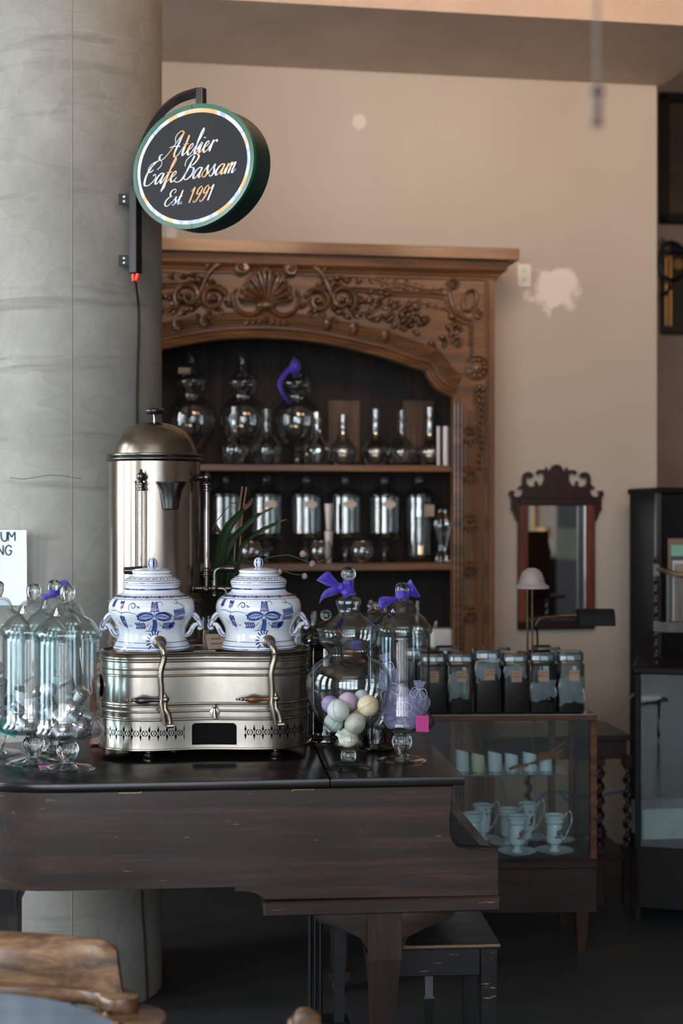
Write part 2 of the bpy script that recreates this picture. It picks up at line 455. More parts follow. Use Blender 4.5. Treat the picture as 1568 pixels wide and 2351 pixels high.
# power outlet on the back wall
WR = WF.a
ox, oz = WF.hit(1203, 633)
ot = thing('wall_outlet', 'white double power outlet on the wall right of the carved cabinet', 'outlet', WF.loc(ox, 0, oz), WR)
m_plate = M('white plastic', 'd6d6d4', .4)
part('cover_plate', MB().bbox(-.035, .035, -.007, 0, -.057, .057, .003), m_plate, ot)
m_dark = M('black slot', '16161a', .6)
for s in (-1, 1):
    sk = part('socket', MB().prism([(.016 * cos(a * pi / 12), s * .024 + .0135 * sin(a * pi / 12)) for a in range(24)], -.0075, -.009), m_plate, ot)
    part('slots', MB().box(-.0075, -.0045, -.0095, -.0088, s * .024 - .001, s * .024 + .008).box(.0045, .0075, -.0095, -.0088, s * .024 - .001, s * .024 + .008)
         .box(-.002, .002, -.0095, -.0088, s * .024 - .009, s * .024 - .005), m_dark, sk)

# ---------------------------------------------------------------- carved cabinet
m_oak = wood('carved walnut', '3c2716', '6c4729', '8a6038', .42, 'x', 3.5, .25)
m_oakv = wood('carved walnut upright', '3c2716', '694527', '845b36', .42, 'z', 3.5, .25)
m_carve = wood('carving walnut', '2c1b0e', '5f3f23', '835832', .4, 'x', 6, .3)
m_inner = wood('cabinet interior boards', '110c08', '1c120a', '2f1d10', .7, 'z', 3, 0)  # shade inside the cabinet is put into the board colour
CF = Frame(*WF.w(-1.313, 0), 9.0)            # cabinet origin: centre of its back, on the floor
FY = -.42                                    # front plane
cab = thing('carved_cabinet', 'large carved walnut cabinet with arched opening and shelves of glass against the wall', 'cabinet', CF.loc(0, 0), CF.a)
hx = CF.hit(1134, 1000, FY)[0]; xin = CF.hit(1040, 1000, FY)[0]
H = lambda px, py, y=FY: CF.hit(px, py, y)
ztop = H(1134, 645)[1]; zc = H(1184, 594, FY - .09)[1]
ar = [H(*p) for p in ((1040, 912), (1018, 902), (1000, 888), (986, 870), (977, 852), (945, 842), (905, 828), (870, 817), (833, 808), (780, 796), (740, 788), (700, 782), (655, 778))]
ar = [(xin, ar[0][1])] + ar[1:]
za = H(610, 776)[1]
arc = cr(ar[:5], 5)[:-1] + cr(ar[4:] + [(0, za)], 4)
half = [(xin, 0)] + arc + [(0, ztop + .02), (hx, ztop + .02), (hx, 0)]
# face frame in three boards: arched frieze and two stiles
fr = arc + [(0, ztop + .02), (hx, ztop + .02), (hx, ar[0][1])]
full = [(-x, z) for x, z in reversed(arc)][:] + []
poly = [(x, z) for x, z in arc] + [(-x, z) for x, z in reversed(arc[:-1])] + [(-hx, ar[0][1]), (-hx, ztop + .02), (hx, ztop + .02), (hx, ar[0][1])]
part('arched_frieze', MB().prism(poly, FY, FY + .05), m_oak, cab)
for s in (-1, 1):
    part('stile', MB().box(min(s * xin, s * hx), max(s * xin, s * hx), FY, FY + .05, 0, ar[0][1]), m_oakv, cab)
    part('side_panel', MB().box(min(s * (hx - .03), s * hx), max(s * (hx - .03), s * hx), FY + .05, -.005, 0, ztop + .02), m_oakv, cab)
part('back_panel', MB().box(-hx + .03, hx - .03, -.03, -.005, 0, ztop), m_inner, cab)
# vertical boards / panels behind the upper shelf
m_bb = wood('lighter back boards', '2c1b0e', '49301a', '654524', .5, 'z', 4, .05)
for px in (790, 960):
    x, z = H(px, 920, -.04)
    part('back_board', MB().box(x - .075, x + .075, -.045, -.03, H(px, 1060, -.04)[1], z), m_bb, cab)
# cornice: mitred stepped moulding running round three sides
def cornice():
    prof = [(0, ztop - .0), (.012, ztop), (.014, ztop + .02), (.022, ztop + .025), (.026, ztop + .045), (.05, ztop + .075), (.058, ztop + .09), (.062, ztop + .10),
            (.088, ztop + .125), (.094, ztop + .135), (.094, zc - .004), (.090, zc)]
    k = (zc - ztop) / .155
    prof = [(o, ztop + (z - ztop) * k if z < zc - .01 else z) for o, z in prof]
    mb = MB(); rows = []
    for o, z in prof: rows.append([(-hx - o, -.005, z), (-hx - o, FY - o, z), (hx + o, FY - o, z), (hx + o, -.005, z)])
    vs = [p for r in rows for p in r]; fs = []
    for i in range(len(rows) - 1):
        for j in range(3): fs.append((i * 4 + j, i * 4 + j + 1, i * 4 + j + 5, i * 4 + j + 4))
    n = len(rows) - 1; fs.append((n * 4, n * 4 + 1, n * 4 + 2, n * 4 + 3)); fs.append((0, 3, 2, 1))
    return mb.add(vs, fs)
part('cornice', cornice(), m_oak, cab, None, 25)
z1s = H(750, 1066)[1]; z2s = H(750, 1294)[1]; z3s = 1.02
for z, t in ((z1s, .03), (z2s, .035), (z3s, .04), (.08, .04)):
    part('shelf', MB().bbox(-hx + .03, hx - .03, FY + .055, -.03, z - t, z, .003), m_oak, cab)
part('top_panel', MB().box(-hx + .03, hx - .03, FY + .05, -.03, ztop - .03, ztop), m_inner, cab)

# mouldings that follow the arch and run down the stiles
def offs(path, d):
    out = []; n = len(path)
    for i in range(n):
        a, b = path[max(i - 1, 0)], path[min(i + 1, n - 1)]; t = (b[0] - a[0], b[1] - a[1]); L = hypot(*t) or 1
        out.append((path[i][0] + t[1] / L * d, path[i][1] - t[0] / L * d))
    return out
def offs2(path, d):
    o = offs(path, d); o = [p for p in o]; 
    # drop points that fold back near the corner of the arch
    r = [o[0]]
    for p in o[1:]:
        if hypot(p[0] - r[-1][0], p[1] - r[-1][1]) > .012 and p[0] <= r[-1][0] + .01: r.append(p)
    return r
side = [(xin, z) for z in (0, .4, .8, 1.2, 1.6, ar[0][1] - .05)]
mo = MB()
for d, r in ((.008, .010), (.024, .009), (.040, .006)):
    p = cr(offs2(arc, d), 2); p[-1] = (0, p[-1][1])
    mo.tube([(x, FY - .004, z) for x, z in p], r, 8); mo.tube([(-x, FY - .004, z) for x, z in p], r, 8)
    for s in (-1, 1): mo.tube([(s * (xin + d), FY - .004, z) for z in (0, ar[0][1] - .03)], r, 8)
part('arch_moulding', mo, m_carve, cab)
re_ = MB()
for k in range(5):
    d = .060 + k * .0125
    p = offs2(arc, d); p = cr(p, 2); p[-1] = (0, p[-1][1])
    re_.tube([(x, FY - .008 - .006 * sin(pi * k / 4), z) for x, z in p], .0065, 7); re_.tube([(-x, FY - .008 - .006 * sin(pi * k / 4), z) for x, z in p], .0065, 7)
part('reeded_band', re_, m_carve, cab)
for s in (-1, 1):
    rv = MB()
    for k in range(5):
        x = s * (xin + .062 + k * .0125); rv.tube([(x, FY - .006 - .006 * sin(pi * k / 4), z) for z in (0, ar[0][1] - .06)], .0065, 7)
    rv.box(min(s * (hx - .03), s * hx), max(s * (hx - .03), s * hx), FY - .014, FY, 0, ztop)
    rv.tube([(s * (hx - .036), FY - .006, z) for z in (0, ztop)], .007, 7)
    part('stile_reeding', rv, m_oakv, cab)

def blade(mb, x, z, ang, L, W, y=FY, curl=.028, dep=.030, n=8):
    """carved leaf: a ridged blade that rises from the ground and curls at its tip"""
    ca, sa_ = cos(ang), sin(ang)
    def fn(u, v):
        wv = W * (sin(pi * min(1, u * .92 + .08)) ** .7) * (v - .5)
        cz = curl * u * u
        lx = u * L - cz * .3
        yy = y - dep * sin(pi * min(u * .8 + .1, 1)) * (1 - (2 * v - 1) ** 2 * .9) - cz * .6 + (.004 if abs(v - .5) < .01 else 0)
        return (x + lx * ca - wv * sa_, yy, z + lx * sa_ + wv * ca)
    return mb.grid(fn, n, 4)
def scroll(mb, x, z, r, turns, a0, sgn=1, w=.012, y=FY, tail=0.0, tang=0):
    pts = []; n = int(turns * 20) + 2; rs = []
    for i in range(n):
        t = i / (n - 1); a = a0 + sgn * t * turns * 2 * pi; q = r * (1 - t) ** .85 + .004
        pts.append((x + q * cos(a), y - .016 - .020 * t, z + q * sin(a))); rs.append(w * (1 - .45 * t))
    mb.tube(pts, rs, 8); mb.ball((x, y - .018, z), (w * 1.1, w, w * 1.1), 10, 6)
    return pts[0]
def spray(mb, pts, L, W, n, y=FY, curl=.02, both=True, dep=.016):
    """leaflets along a stem"""
    P = cr(pts, 6); m = len(P) - 1
    mb.tube([(a, y - .008, b) for a, b in P], [.006 * (1 - .6 * i / m) for i in range(m + 1)], 6)
    for i in range(n):
        k = int((i + .5) / n * m); a, b = P[max(k - 1, 0)], P[min(k + 1, m)]
        an = atan2(b[1] - a[1], b[0] - a[0]); q = 1 - .45 * i / n
        blade(mb, P[k][0], P[k][1], an + .75, L * q, W * q, y, curl, dep, 6)
        if both: blade(mb, P[k][0], P[k][1], an - .75, L * q, W * q, y, curl, dep, 6)
# great shell in the middle
sh = MB(); sx, sz = 0, H(606, 697)[1]
for i in range(-4, 5):
    an = pi / 2 + i * .335; L = .145 - .009 * abs(i)
    for d in (-.011, .011):
        p0 = (sx + .02 * cos(an), sz + .02 * sin(an)); 
        sh.tube([(sx + q * cos(an) + d * (.2 + q / L) * -sin(an), FY - .02 - .03 * sin(q / L * 2.2), sz + q * sin(an) + d * (.2 + q / L) * cos(an)) for q in [L * j / 7 for j in range(8)]], [.004 + .006 * j / 7 for j in range(8)], 7)
    sh.ball((sx + L * cos(an), FY - .035, sz + L * sin(an)), (.016, .012, .016), 10, 6)
sh.ball((sx, FY - .03, sz - .01), (.045, .02, .025), 14, 8)
for s in (-1, 1):
    sh.tube([(s * a, FY - .03, sz + b) for a, b in cr([(.02, -.025), (.07, -.055), (.13, -.03), (.15, .03), (.13, .06)], 6)], [.012 * (1 - .5 * i / 24) for i in range(25)], 8)
    for k in range(4): blade(sh, s * .02 * k, sz - .05 - .008 * k, -pi / 2 + s * (k * .35), .05, .03, FY, .01)
part('shell_carving', sh, m_carve, cab)
for s in (-1, 1):
    c_ = MB()
    tz = H(606, 600)[1]
    # large crest scroll with acanthus back, then a pair of counter scrolls and the leaf tail
    P = cr([(s * .30, tz - .16), (s * .255, tz - .06), (s * .18, tz - .005), (s * .115, tz - .005), (s * .085, tz - .045)], 7)
    c_.tube([(a, FY - .03, b) for a, b in P], [.008 + .012 * i / (len(P) - 1) for i in range(len(P))], 9)
    scroll(c_, s * .115, tz - .035, .030, 1.2, pi / 2, s, .013, FY - .015)
    for i in range(6):
        k = 3 + i * 4; k = min(k, len(P) - 2); a, b = P[k - 1], P[k + 1]; an = atan2(b[1] - a[1], b[0] - a[0])
        blade(c_, P[k][0], P[k][1], an - s * .9 + (0 if s > 0 else 0), .055, .024, FY - .018, .015)
    part('crest_scroll', c_, m_carve, cab)
    c_ = MB()
    zs_ = H(606, 690)[1]
    scroll(c_, s * .235, zs_, .055, 1.5, pi * .9 if s > 0 else .1 * pi, -s, .014, FY - .01)
    scroll(c_, s * .345, zs_ + .01, .060, 1.4, -.2 * pi if s > 0 else 1.2 * pi, s, .013, FY - .01)
    for i in range(7):
        an = (-.95 + i * .16) * pi if s > 0 else (-.05 - i * .16) * pi
        blade(c_, s * .29 + .105 * cos(an), zs_ + .005 + .07 * sin(an), an + (.5 if s > 0 else -.5), .05, .026, FY, .018)
    rf = random.Random(21)
    for i in range(78):
        x = .19 + .54 * rf.random(); z = za + .10 - .22 * max(0, x - .3) ** 1.3 + rf.random() * (.17 if x < .55 else .10)
        blade(c_, s * x, z, rf.uniform(-.6, .9) if s > 0 else pi - rf.uniform(-.6, .9), rf.uniform(.035, .06), rf.uniform(.018, .028), FY, .03, .034, 6)
    spray(c_, [(s * .33, zs_ + .11), (s * .45, zs_ + .12), (s * .56, zs_ + .09), (s * .66, zs_ + .095)], .05, .024, 6)
    spray(c_, [(s * .38, zs_ - .04), (s * .48, zs_ - .04), (s * .56, zs_ + .0), (s * .60, zs_ - .0)], .05, .024, 5)
    part('acanthus_scroll', c_, m_carve, cab)
    c_ = MB()
    spray(c_, [(s * .60, zs_ - .03), (s * .68, zs_ + .01), (s * .76, zs_ - .01), (s * .82, zs_ - .02)], .030, .014, 6, dep=.01)
    spray(c_, [(s * .66, ztop - .03), (s * .76, ztop - .05), (s * .86, ztop - .035)], .028, .014, 5, dep=.01)
    spray(c_, [(s * .52, ztop - .05), (s * .60, ztop - .035), (s * .66, ztop - .06)], .028, .014, 5, dep=.01)
    for (px, py) in ((1000, 795), (1025, 782), (1040, 758), (1046, 735)):
        x, z = H(px, py); blade(c_, s * x, z, (2.6 if s > 0 else .5), .05, .03, FY, .02); blade(c_, s * x, z, (4.2 if s > 0 else -1.1), .045, .026, FY, .02)
    x, z = H(1043, 760); scroll(c_, s * x, z, .026, 1.1, 0, s, .009)
    x, z = H(1048, 788); scroll(c_, s * x, z, .022, 1.1, pi, -s, .008)
    part('flower_spray', c_, m_carve, cab)
    # raised border mouldings of the spandrel panel and the interlaced ribbon at the corner
    c_ = MB()
    q = [H(*p) for p in ((800, 668), (860, 673), (905, 678), (1010, 684), (1020, 705), (1040, 728), (1062, 742), (1078, 748), (1078, 790), (1078, 820))]
    for d in (0, .016):
        c_.tube([(s * (x + d * .7), FY - .004, z + d) for x, z in cr(q, 4)], .0065, 7)
    q = [H(*p) for p in ((1030, 665), (1038, 700), (1055, 725), (1082, 735))]
    c_.tube([(s * x, FY - .008, z) for x, z in cr(q, 6)], [.008] * 19, 8)
    q = [H(*p) for p in ((1060, 728), (1062, 700), (1068, 675), (1086, 668), (1094, 685), (1086, 705), (1072, 715), (1064, 700), (1064, 680))]
    c_.tube([(s * x, FY - .010, z) for x, z in cr(q, 5)], [.008] * 41, 8)
    x, z = H(1040, 655); scroll(c_, s * x, z, .024, 1.2, pi, -s, .008)
    x, z = H(1098, 722); scroll(c_, s * x, z, .020, 1.1, pi / 2, s, .007)
    part('panel_border', c_, m_carve, cab)
    c_ = MB(); x, z = H(1094, 845); x *= s
    c_.lathe([(.058, 0), (.056, .012), (.048, .016), (.045, .012), (.03, .014), (.016, .026), (0, .028)], 28, (x, FY, z), Matrix.Rotation(pi / 2, 4, 'X'))
    for i in range(10):
        a = i * pi / 5; c_.ball((x + .037 * cos(a), FY - .018, z + .037 * sin(a)), (.010, .008, .010), 8, 5)
    for i in range(6):
        a = i * pi / 3; c_.ball((x + .018 * cos(a), FY - .024, z + .018 * sin(a)), (.007, .006, .007), 8, 5)
    part('rosette', c_, m_carve, cab)
    c_ = MB()
    # garland hanging below the rosette, recessed strip behind it
    for i in range(13):
        x, z = H(1100 - 3 * sin(i * 1.3), 885 + i * 15.5); q = .034 * (1 - .035 * i)
        blade(c_, s * x, z, -pi / 2 + .7, q * 1.25, q * .75, FY, .02, .02, 6); blade(c_, s * x, z, -pi / 2 - .7, q * 1.25, q * .75, FY, .02, .02, 6)
        c_.ball((s * x, FY - .016, z - .008), (q * .35, .012, q * .35), 8, 5)
    part('garland', c_, m_carve, cab)
    for py in (1000, 1090, 1200, 1305, 1410):
        c_ = MB(); x, z = H(1076, py)
        for k in range(5): blade(c_, s * x + (k - 2) * .008, z + .045 - .004 * abs(k - 2), -pi / 2 + (k - 2) * .13, .105 - .016 * abs(k - 2), .020, FY - .012, .016, .020)
        for k in range(3): blade(c_, s * x + (k - 1) * .012, z + .035, -pi / 2 + (k - 1) * .2, .045, .022, FY - .024, .014)
        part('leaf_tie', c_, m_carve, cab)
    for q in ((872, 768), (740, 742), (800, 752)):
        c_ = MB(); x, z = H(*q)
        for k in range(5): blade(c_, s * x, z, (0 if s < 0 else pi) + s * (-.30) * (1 if s > 0 else 1) + (k - 2) * .35 + (pi if s > 0 else pi) , .05, .022, FY - .012, .015)
        part('leaf_tie', c_, m_carve, cab)

# ---------------------------------------------------------------- sign on the column
m_green = M('green enamel', '0f5a45', .35, col2='0c4a39', scale=4, coat=.4)
m_face = M('charcoal sign face', '212427', .6, col2='1d1f22', scale=8, spec=.2)
m_foil = foil()
m_blk = M('black painted steel', '0e1013', .4, col2='0a0b0d', scale=20, spec=.3)
m_iron = M('worn dark steel', '3a312d', .38, col2='1a1a1e', scale=9, metal=.3)
SG = Frame(-.447, 4.53, -31.0)
sz0 = zt(386, 4.51)
sign = thing('cafe_sign', 'oval green and black projecting cafe sign with script lettering on the column', 'sign', SG.loc(0, 0, sz0), SG.a)
A_, B_ = .2375, .196
ell = lambda a, b, n=72: [(a * cos(2 * pi * i / n), b * sin(2 * pi * i / n)) for i in range(n)]
def ering(a, b, a2, b2, y0, y1, n=72):
    mb = MB(); vs = []; 
    for (p, q, y) in ((a, b, y0), (a, b, y1), (a2, b2, y1), (a2, b2, y0)):
        vs += [(x, y, z) for x, z in ell(p, q, n)]
    fs = []
    for k in range(4):
        for i in range(n):
            j = (i + 1) % n; l = (k + 1) % 4; fs.append((k * n + i, k * n + j, l * n + j, l * n + i))
    return mb.add(vs, fs)
part('case', MB().prism(ell(A_ - .002, B_ - .002), -.043, .045), M('dark green case', '0e2c25', .4, coat=.2), sign)
part('rim', ering(A_, B_, A_ - .014, B_ - .014, -.049, -.035), m_green, sign)
part('face_ring', ering(A_ - .014, B_ - .014, A_ - .027, B_ - .027, -.046, -.038), m_foil, sign)
part('face', MB().prism(ell(A_ - .026, B_ - .026), -.0455, -.040), m_face, sign)
part('rim_joint', MB().box(-.001, .001, -.0495, -.044, B_ - .0145, B_ + .0005), m_blk, sign); part('rim_joint', MB().box(-.001, .001, -.0495, -.044, -B_ - .0005, -B_ + .0145), m_blk, sign)
G = {
 'A': ([[(-.95, .42), (-1.18, .38), (-1.2, .08), (-.95, -.12), (-.55, .05), (-.05, .75), (.45, 1.7), (.8, 2.3)], [(.8, 2.3), (.66, 1.4), (.52, .5), (.62, .06), (.9, -.02), (1.2, .35)], [(-.35, .95), (.1, 1.05), (.95, .95)], [(.15, 1.4), (-.05, 2.0), (.35, 2.45), (.8, 2.3)]], 1.25),
 't': ([[(-.1, .3), (.3, 1.1)], [(.36, 1.9), (.33, 1.0), (.3, .25), (.45, 0), (.8, .35)], [(.05, 1.08), (.65, 1.08)]], .75),
 'e': ([[(-.05, .33), (.35, .55), (.55, .82), (.42, 1.02), (.2, .85), (.12, .45), (.3, .0), (.52, .03), (.82, .38)]], .75),
 'l': ([[(-.05, .33), (.3, 1.1), (.52, 1.95), (.42, 2.35), (.28, 1.9), (.25, 1.0), (.25, .25), (.4, 0), (.68, .35)]], .6),
 'i': ([[(-.05, .33), (.25, 1.0)], [(.25, 1.0), (.22, .25), (.36, 0), (.62, .35)], [(.33, 1.45), (.35, 1.37)]], .55),
 'r': ([[(-.05, .33), (.25, 1.05)], [(.25, 1.05), (.22, .5), (.2, 0)], [(.24, .6), (.45, .98), (.66, .98), (.68, .8)]], .62),
 'C': ([[(1.1, 1.45), (1.42, 1.85), (1.25, 2.3), (.8, 2.35), (.3, 1.85), (.02, 1.0), (.15, .15), (.55, -.05), (.95, .15), (1.25, .6), (1.1, 1.0), (.85, .9)], [(.65, 1.5), (.3, 1.3), (-.02, 1.55), (.15, 2.1), (.75, 2.35)]], 1.35),
 'a': ([[(.72, .85), (.5, 1.04), (.2, .8), (.06, .35), (.2, .0), (.45, .15), (.72, .8)], [(.76, 1.0), (.7, .25), (.84, 0), (1.08, .35)]], 1.02),
 'f': ([[(-.05, .33), (.35, 1.1), (.66, 2.05), (.56, 2.38), (.42, 1.9), (.34, .9), (.24, -.3), (.16, -.85)], [(.16, -.85), (.42, -.4), (.40, .0), (.72, .35)], [(.05, 1.0), (.7, 1.0)]], .68),
 'B': ([[(.75, 2.3), (.58, 1.4), (.42, .6), (.15, .0), (-.3, -.12), (-.65, .1), (-.5, .4)], [(.05, 1.35), (-.05, 1.9), (.35, 2.4), (.95, 2.45), (1.3, 2.1), (1.05, 1.5), (.6, 1.25), (1.15, 1.05), (1.25, .5), (.9, .05), (.5, .05), (.45, .4)]], 1.42),
 's': ([[(-.05, .33), (.25, .9), (.36, 1.12), (.4, .8), (.56, .4), (.44, .02), (.2, .02), (.14, .2)], [(.5, .1), (.82, .38)]], .76),
 'm': ([[(-.05, .33), (.18, 1.0)], [(.18, 1.0), (.15, .4), (.12, 0)], [(.15, .45), (.42, 1.0), (.55, .9), (.5, 0)], [(.52, .45), (.8, 1.0), (.94, .88), (.88, .2), (1.02, 0), (1.25, .35)]], 1.2),
 'E': ([[(1.05, 1.65), (1.2, 1.95), (.95, 2.2), (.55, 2.1), (.38, 1.7), (.6, 1.3), (.85, 1.25), (.45, 1.18), (.08, .75), (.12, .2), (.5, -.05), (.9, .15), (1.1, .5)]], 1.2),
 '.': ([[(.12, .08), (.14, .0)]], .5), ' ': ([], .55),
 '1': ([[(.05, 1.55), (.42, 2.1)], [(.42, 2.1), (.4, 1.0), (.36, 0)]], .85),
 '9': ([[(.85, 1.75), (.6, 2.1), (.28, 1.75), (.25, 1.2), (.55, 1.05), (.82, 1.5), (.88, 1.8), (.8, .9), (.5, .1), (.15, .0), (.08, .3)]], 1.05),
}
def script(mb, text, cx, z, width, xh, slant, mp, thick, thin):
    adv = sum(G[c][1] for c in text); sxw = width / (adv + .4); x = cx - width / 2
    for c in text:
        for st in G[c][0]:
            p = cr([(x + a * sxw + b * xh * slant, z + b * xh) for a, b in st], 7)
            n = len(p); ws = []
            for i in range(n):
                a, b = p[max(i - 1, 0)], p[min(i + 1, n - 1)]; L = hypot(b[0] - a[0], b[1] - a[1]) or 1
                dn = max(0, -(b[1] - a[1]) / L); ws.append(thin + (thick - thin) * dn ** 2)
            if len(st) == 2 and c in 'i.': ws = [thick * 1.15] * n
            mb.ribbon(p, ws, mp)
        x += G[c][1] * sxw
lt = MB(); fm = lambda u, v: (u, -.0468, v)
script(lt, 'Atelier', .0, .040, .186, .032, .48, fm, .0078, .0024)
script(lt, 'Cafe Bassam', -.012, -.038, .375, .031, .48, fm, .0078, .0024)
script(lt, 'Est. 1991', -.016, -.113, .196, .0225, .48, fm, .0060, .0020)
part('lettering', lt, m_foil, sign, 'pale iridescent script lettering', smooth=False)
# bracket: post, curved arm, wall pole with two tabs
t0 = (at(311, 4.67), 4.67)
def toS(x, y):
    dx, dy = x - SG.o[0], y - SG.o[1]; return (dx * SG.c + dy * SG.s, -dx * SG.s + dy * SG.c)
px_, py_ = toS(*t0)
ztp = zt(203, 4.53) - sz0; zb = zt(628, 4.67) - sz0
part('hanger_post', MB().bbox(-.013, .013, -.013, .013, B_ - .004, ztp, .002), m_iron, sign)
part('hanger_plate', MB().bbox(-.05, .05, -.02, .02, B_ - .006, B_ + .002, .001), m_blk, sign)
ap = []
for px, py, k in ((311, 440, 1), (317, 375, .98), (334, 320, .9), (368, 262, .7), (408, 228, .4), (455, 212, 0)):
    yq = py_ * k; ap.append((SG.hit(px, py, yq)[0], yq, zt(py, SG.w(SG.hit(px, py, yq)[0], yq)[1]) - sz0))
ap = cr(ap, 8)
def sq(mb, pts, h):
    return mb.tube(pts, h * 1.3, 4)
part('curved_arm', sq(MB(), ap, .013), m_iron, sign, None, 50)
part('mounting_pole', MB().bbox(px_ - .0155, px_ + .0155, py_ - .0155, py_ + .0155, zb, ap[0][2] + .02, .002), m_blk, sign)
m_screw = M('zinc screw', 'a8a59c', .35, 1)
for py in (458, 599):
    z = zt(py, 4.67) - sz0; tb = Matrix.Translation((px_, py_, z)) @ Matrix.Rotation(R(38), 4, 'Z')
    mb = MB().bbox(-.055, .0, -.001, .004, -.018, .018, .001).xf(tb)
    tab = part('mounting_tab', mb, m_blk, sign)
    for dz in (-.007, .008):
        part('screw', MB().lathe([(0, 0), (.005, 0), (.0042, .0025), (0, .0034)], 12, (0, 0, 0), Matrix.Rotation(pi / 2, 4, 'X')).xf(tb @ Matrix.Translation((-.037, -.0012, dz))), m_screw, tab)
m_or = M('orange wire nut', 'e8452a', .5)
for dx, tilt in ((-.008, .0), (.012, .35)):
    mm = Matrix.Translation((px_ + dx, py_, zb - .001)) @ Matrix.Rotation(tilt, 4, 'Y') @ Matrix.Rotation(pi, 4, 'X')
    part('wire_nut', MB().lathe([(0, 0), (.0075, 0), (.0075, .012), (.0055, .024), (0, .026)], 14, (0, 0, 0), mm, .06, 7), m_or, sign, 'orange wire nut')
# cord running down the column
m_cord = M('brown cord', '33231d', .5)
cp = []
for py, px in ((640, 312), (700, 306), (760, 307), (860, 304), (960, 303), (1100, 306), (1400, 304), (1700, 310), (2050, 314), (2150, 320), (2260, 326), (2351, 328)):
    a = (px - 165) / 205; a = max(-1, min(.97, a)); th = sa + math.asin(a); r = CR + .007
    x, y = CX + r * cos(th), CY + r * sin(th); cp.append((x, y, zt(py, y)))
cp[0] = (t0[0], t0[1], sz0 + zb - .025)
solo('power_cord', MB().tube(cr(cp, 6), .0042, 6), m_cord, 'thin brown power cord running down the right side of the column', 'cord')
if 0: cp2 = [(x + .012, y, z) for x, y, z in cp[:1]] + [((cp[1][0] + .010), cp[1][1], cp[1][2])] + [(cp[2][0] + .003, cp[2][1], cp[2][2])]


# paper notice hung on the column at the left edge
def mono(mb, strokes, x, z, s, wd, mp):
    for st in strokes: mb.ribbon(cr([(x + a * s, z + b * s) for a, b in st], 5) if len(st) > 2 else [(x + a * s, z + b * s) for a, b in st], wd, mp)
PY = 4.60
px0, px1 = at(-70, PY), at(61, PY); pz0, pz1 = zt(1390, PY), zt(1217, PY)
nt = thing('paper_notice', 'white paper notice with dark capital letters hanging at the left side of the column', 'notice', (px0, PY, pz0))
m_paper = M('white paper', 'e6e9f2', .8, col2='dfe3ee')
W_ = px1 - px0; Hh = pz1 - pz0
part('sheet', MB().grid(lambda u, v: (u * W_, .006 * sin(u * 3) + .004 * sin(v * 4), v * Hh), 12, 8), m_paper, nt)
tx = MB(); mpn = lambda u, v: (u, .006 * sin(u / W_ * 3) + .004 * sin(v / Hh * 4) - .0012, v)
k = PY / F
U = [[(.0, 1), (.02, .3), (.25, 0), (.5, 0), (.62, .3), (.64, 1)]]; Mm = [[(0, 0), (.03, 1)], [(.03, 1), (.4, .42)], [(.4, .42), (.76, 1)], [(.76, 1), (.76, 0)]]
N_ = [[(0, 0), (0, 1)], [(0, 1), (.6, 0)], [(.6, 0), (.6, 1)]]; G_ = [[(.66, .78), (.4, 1), (.1, .8), (.0, .4), (.2, .02), (.5, .05), (.68, .42)], [(.68, .45), (.38, .45)]]
I_ = [[(0, 0), (0, 1)]]
xx = lambda px: at(px, PY) - px0
m_ink = M('dark green ink', '1d3b3a', .7)
mono(tx, U, xx(2), zt(1242, PY) - pz0, 21 * k, .0042, mpn); mono(tx, Mm, xx(18), zt(1242, PY) - pz0, 21 * k, .0042, mpn); mono(tx, I_, xx(-8), zt(1242, PY) - pz0, 21 * k, .0042, mpn)
mono(tx, N_, xx(-7), zt(1274, PY) - pz0, 22 * k, .0042, mpn); mono(tx, G_, xx(11), zt(1274, PY) - pz0, 22 * k, .0042, mpn); mono(tx, I_, xx(-16), zt(1274, PY) - pz0, 22 * k, .0042, mpn)
part('lettering', tx, m_ink, nt, smooth=False)
# ---------------------------------------------------------------- grand piano
PF = Frame(at(1045, 3.62), 3.62, 5.5)        # front right corner of the case, x along the case, y across the piano
PT = .98                                     # lid top
m_case = wood('worn dark mahogany', '151110', '34251d', '52392b', .42, 'x', 3.4, .12, 'a08468', sdens=.70)
m_lid = wood('black brown lid', '0c0b0b', '141110', '1c1613', .24, 'x', 2.5, .15, '5a4636', .05, .78, .3)
m_edge = M('lid edge', '1a1716', .3, col2='3a2f28', scale=18, lo=.5, hi=.75, coat=.5)
piano = thing('grand_piano', 'dark mahogany grand piano used as a table for urns and glass jars', 'piano', PF.loc(0, 0), PF.a)
P = lambda px, py, y=0.0: PF.hit(px, py, y)
xt = P(150, 1790)[0]
zr0 = P(700, 2052)[1]; zr1 = .953; zr0l = P(100, 2047)[1]
def arc2(cx, cy, r, a0, a1, n=10): return [(cx + r * cos(a0 + (a1 - a0) * i / n), cy + r * sin(a0 + (a1 - a0) * i / n)) for i in range(n + 1)]
def plan(o):
    """outline of the case, pushed outwards by o: front run, tail, bent side, back right corner"""
    r = .42 + o
    base = [(.012 + o * .6, -o)] + [(x, -o) for x in (-.25, -.5, -.75)] + [(xt, -o)] + arc2(xt, .42, r, -pi / 2, -pi, 10)[1:]
    
    bent = cr([(xt - .42, .42), (xt - .41, .50), (-1.32, .57), (-1.20, .62), (-1.05, .67), (-.93, .80), (-.86, .98), (-.72, 1.12), (-.48, 1.27), (-.22, 1.38), (.012, 1.40)], 4)[1:]
    out = []
    for i, (x, y) in enumerate(bent):
        a, b = bent[max(i - 1, 0)], bent[min(i + 1, len(bent) - 1)]; t = (b[0] - a[0], b[1] - a[1]); L = hypot(*t)
        out.append((x - t[1] / L * o, y + t[0] / L * o))
    out[-1] = (.012 + o * .6, 1.40 + o)
    return base + out
x_ch = P(540, 2000)[0] + .03
rim = MB(); pl_ = plan(0); pin = plan(-.035)
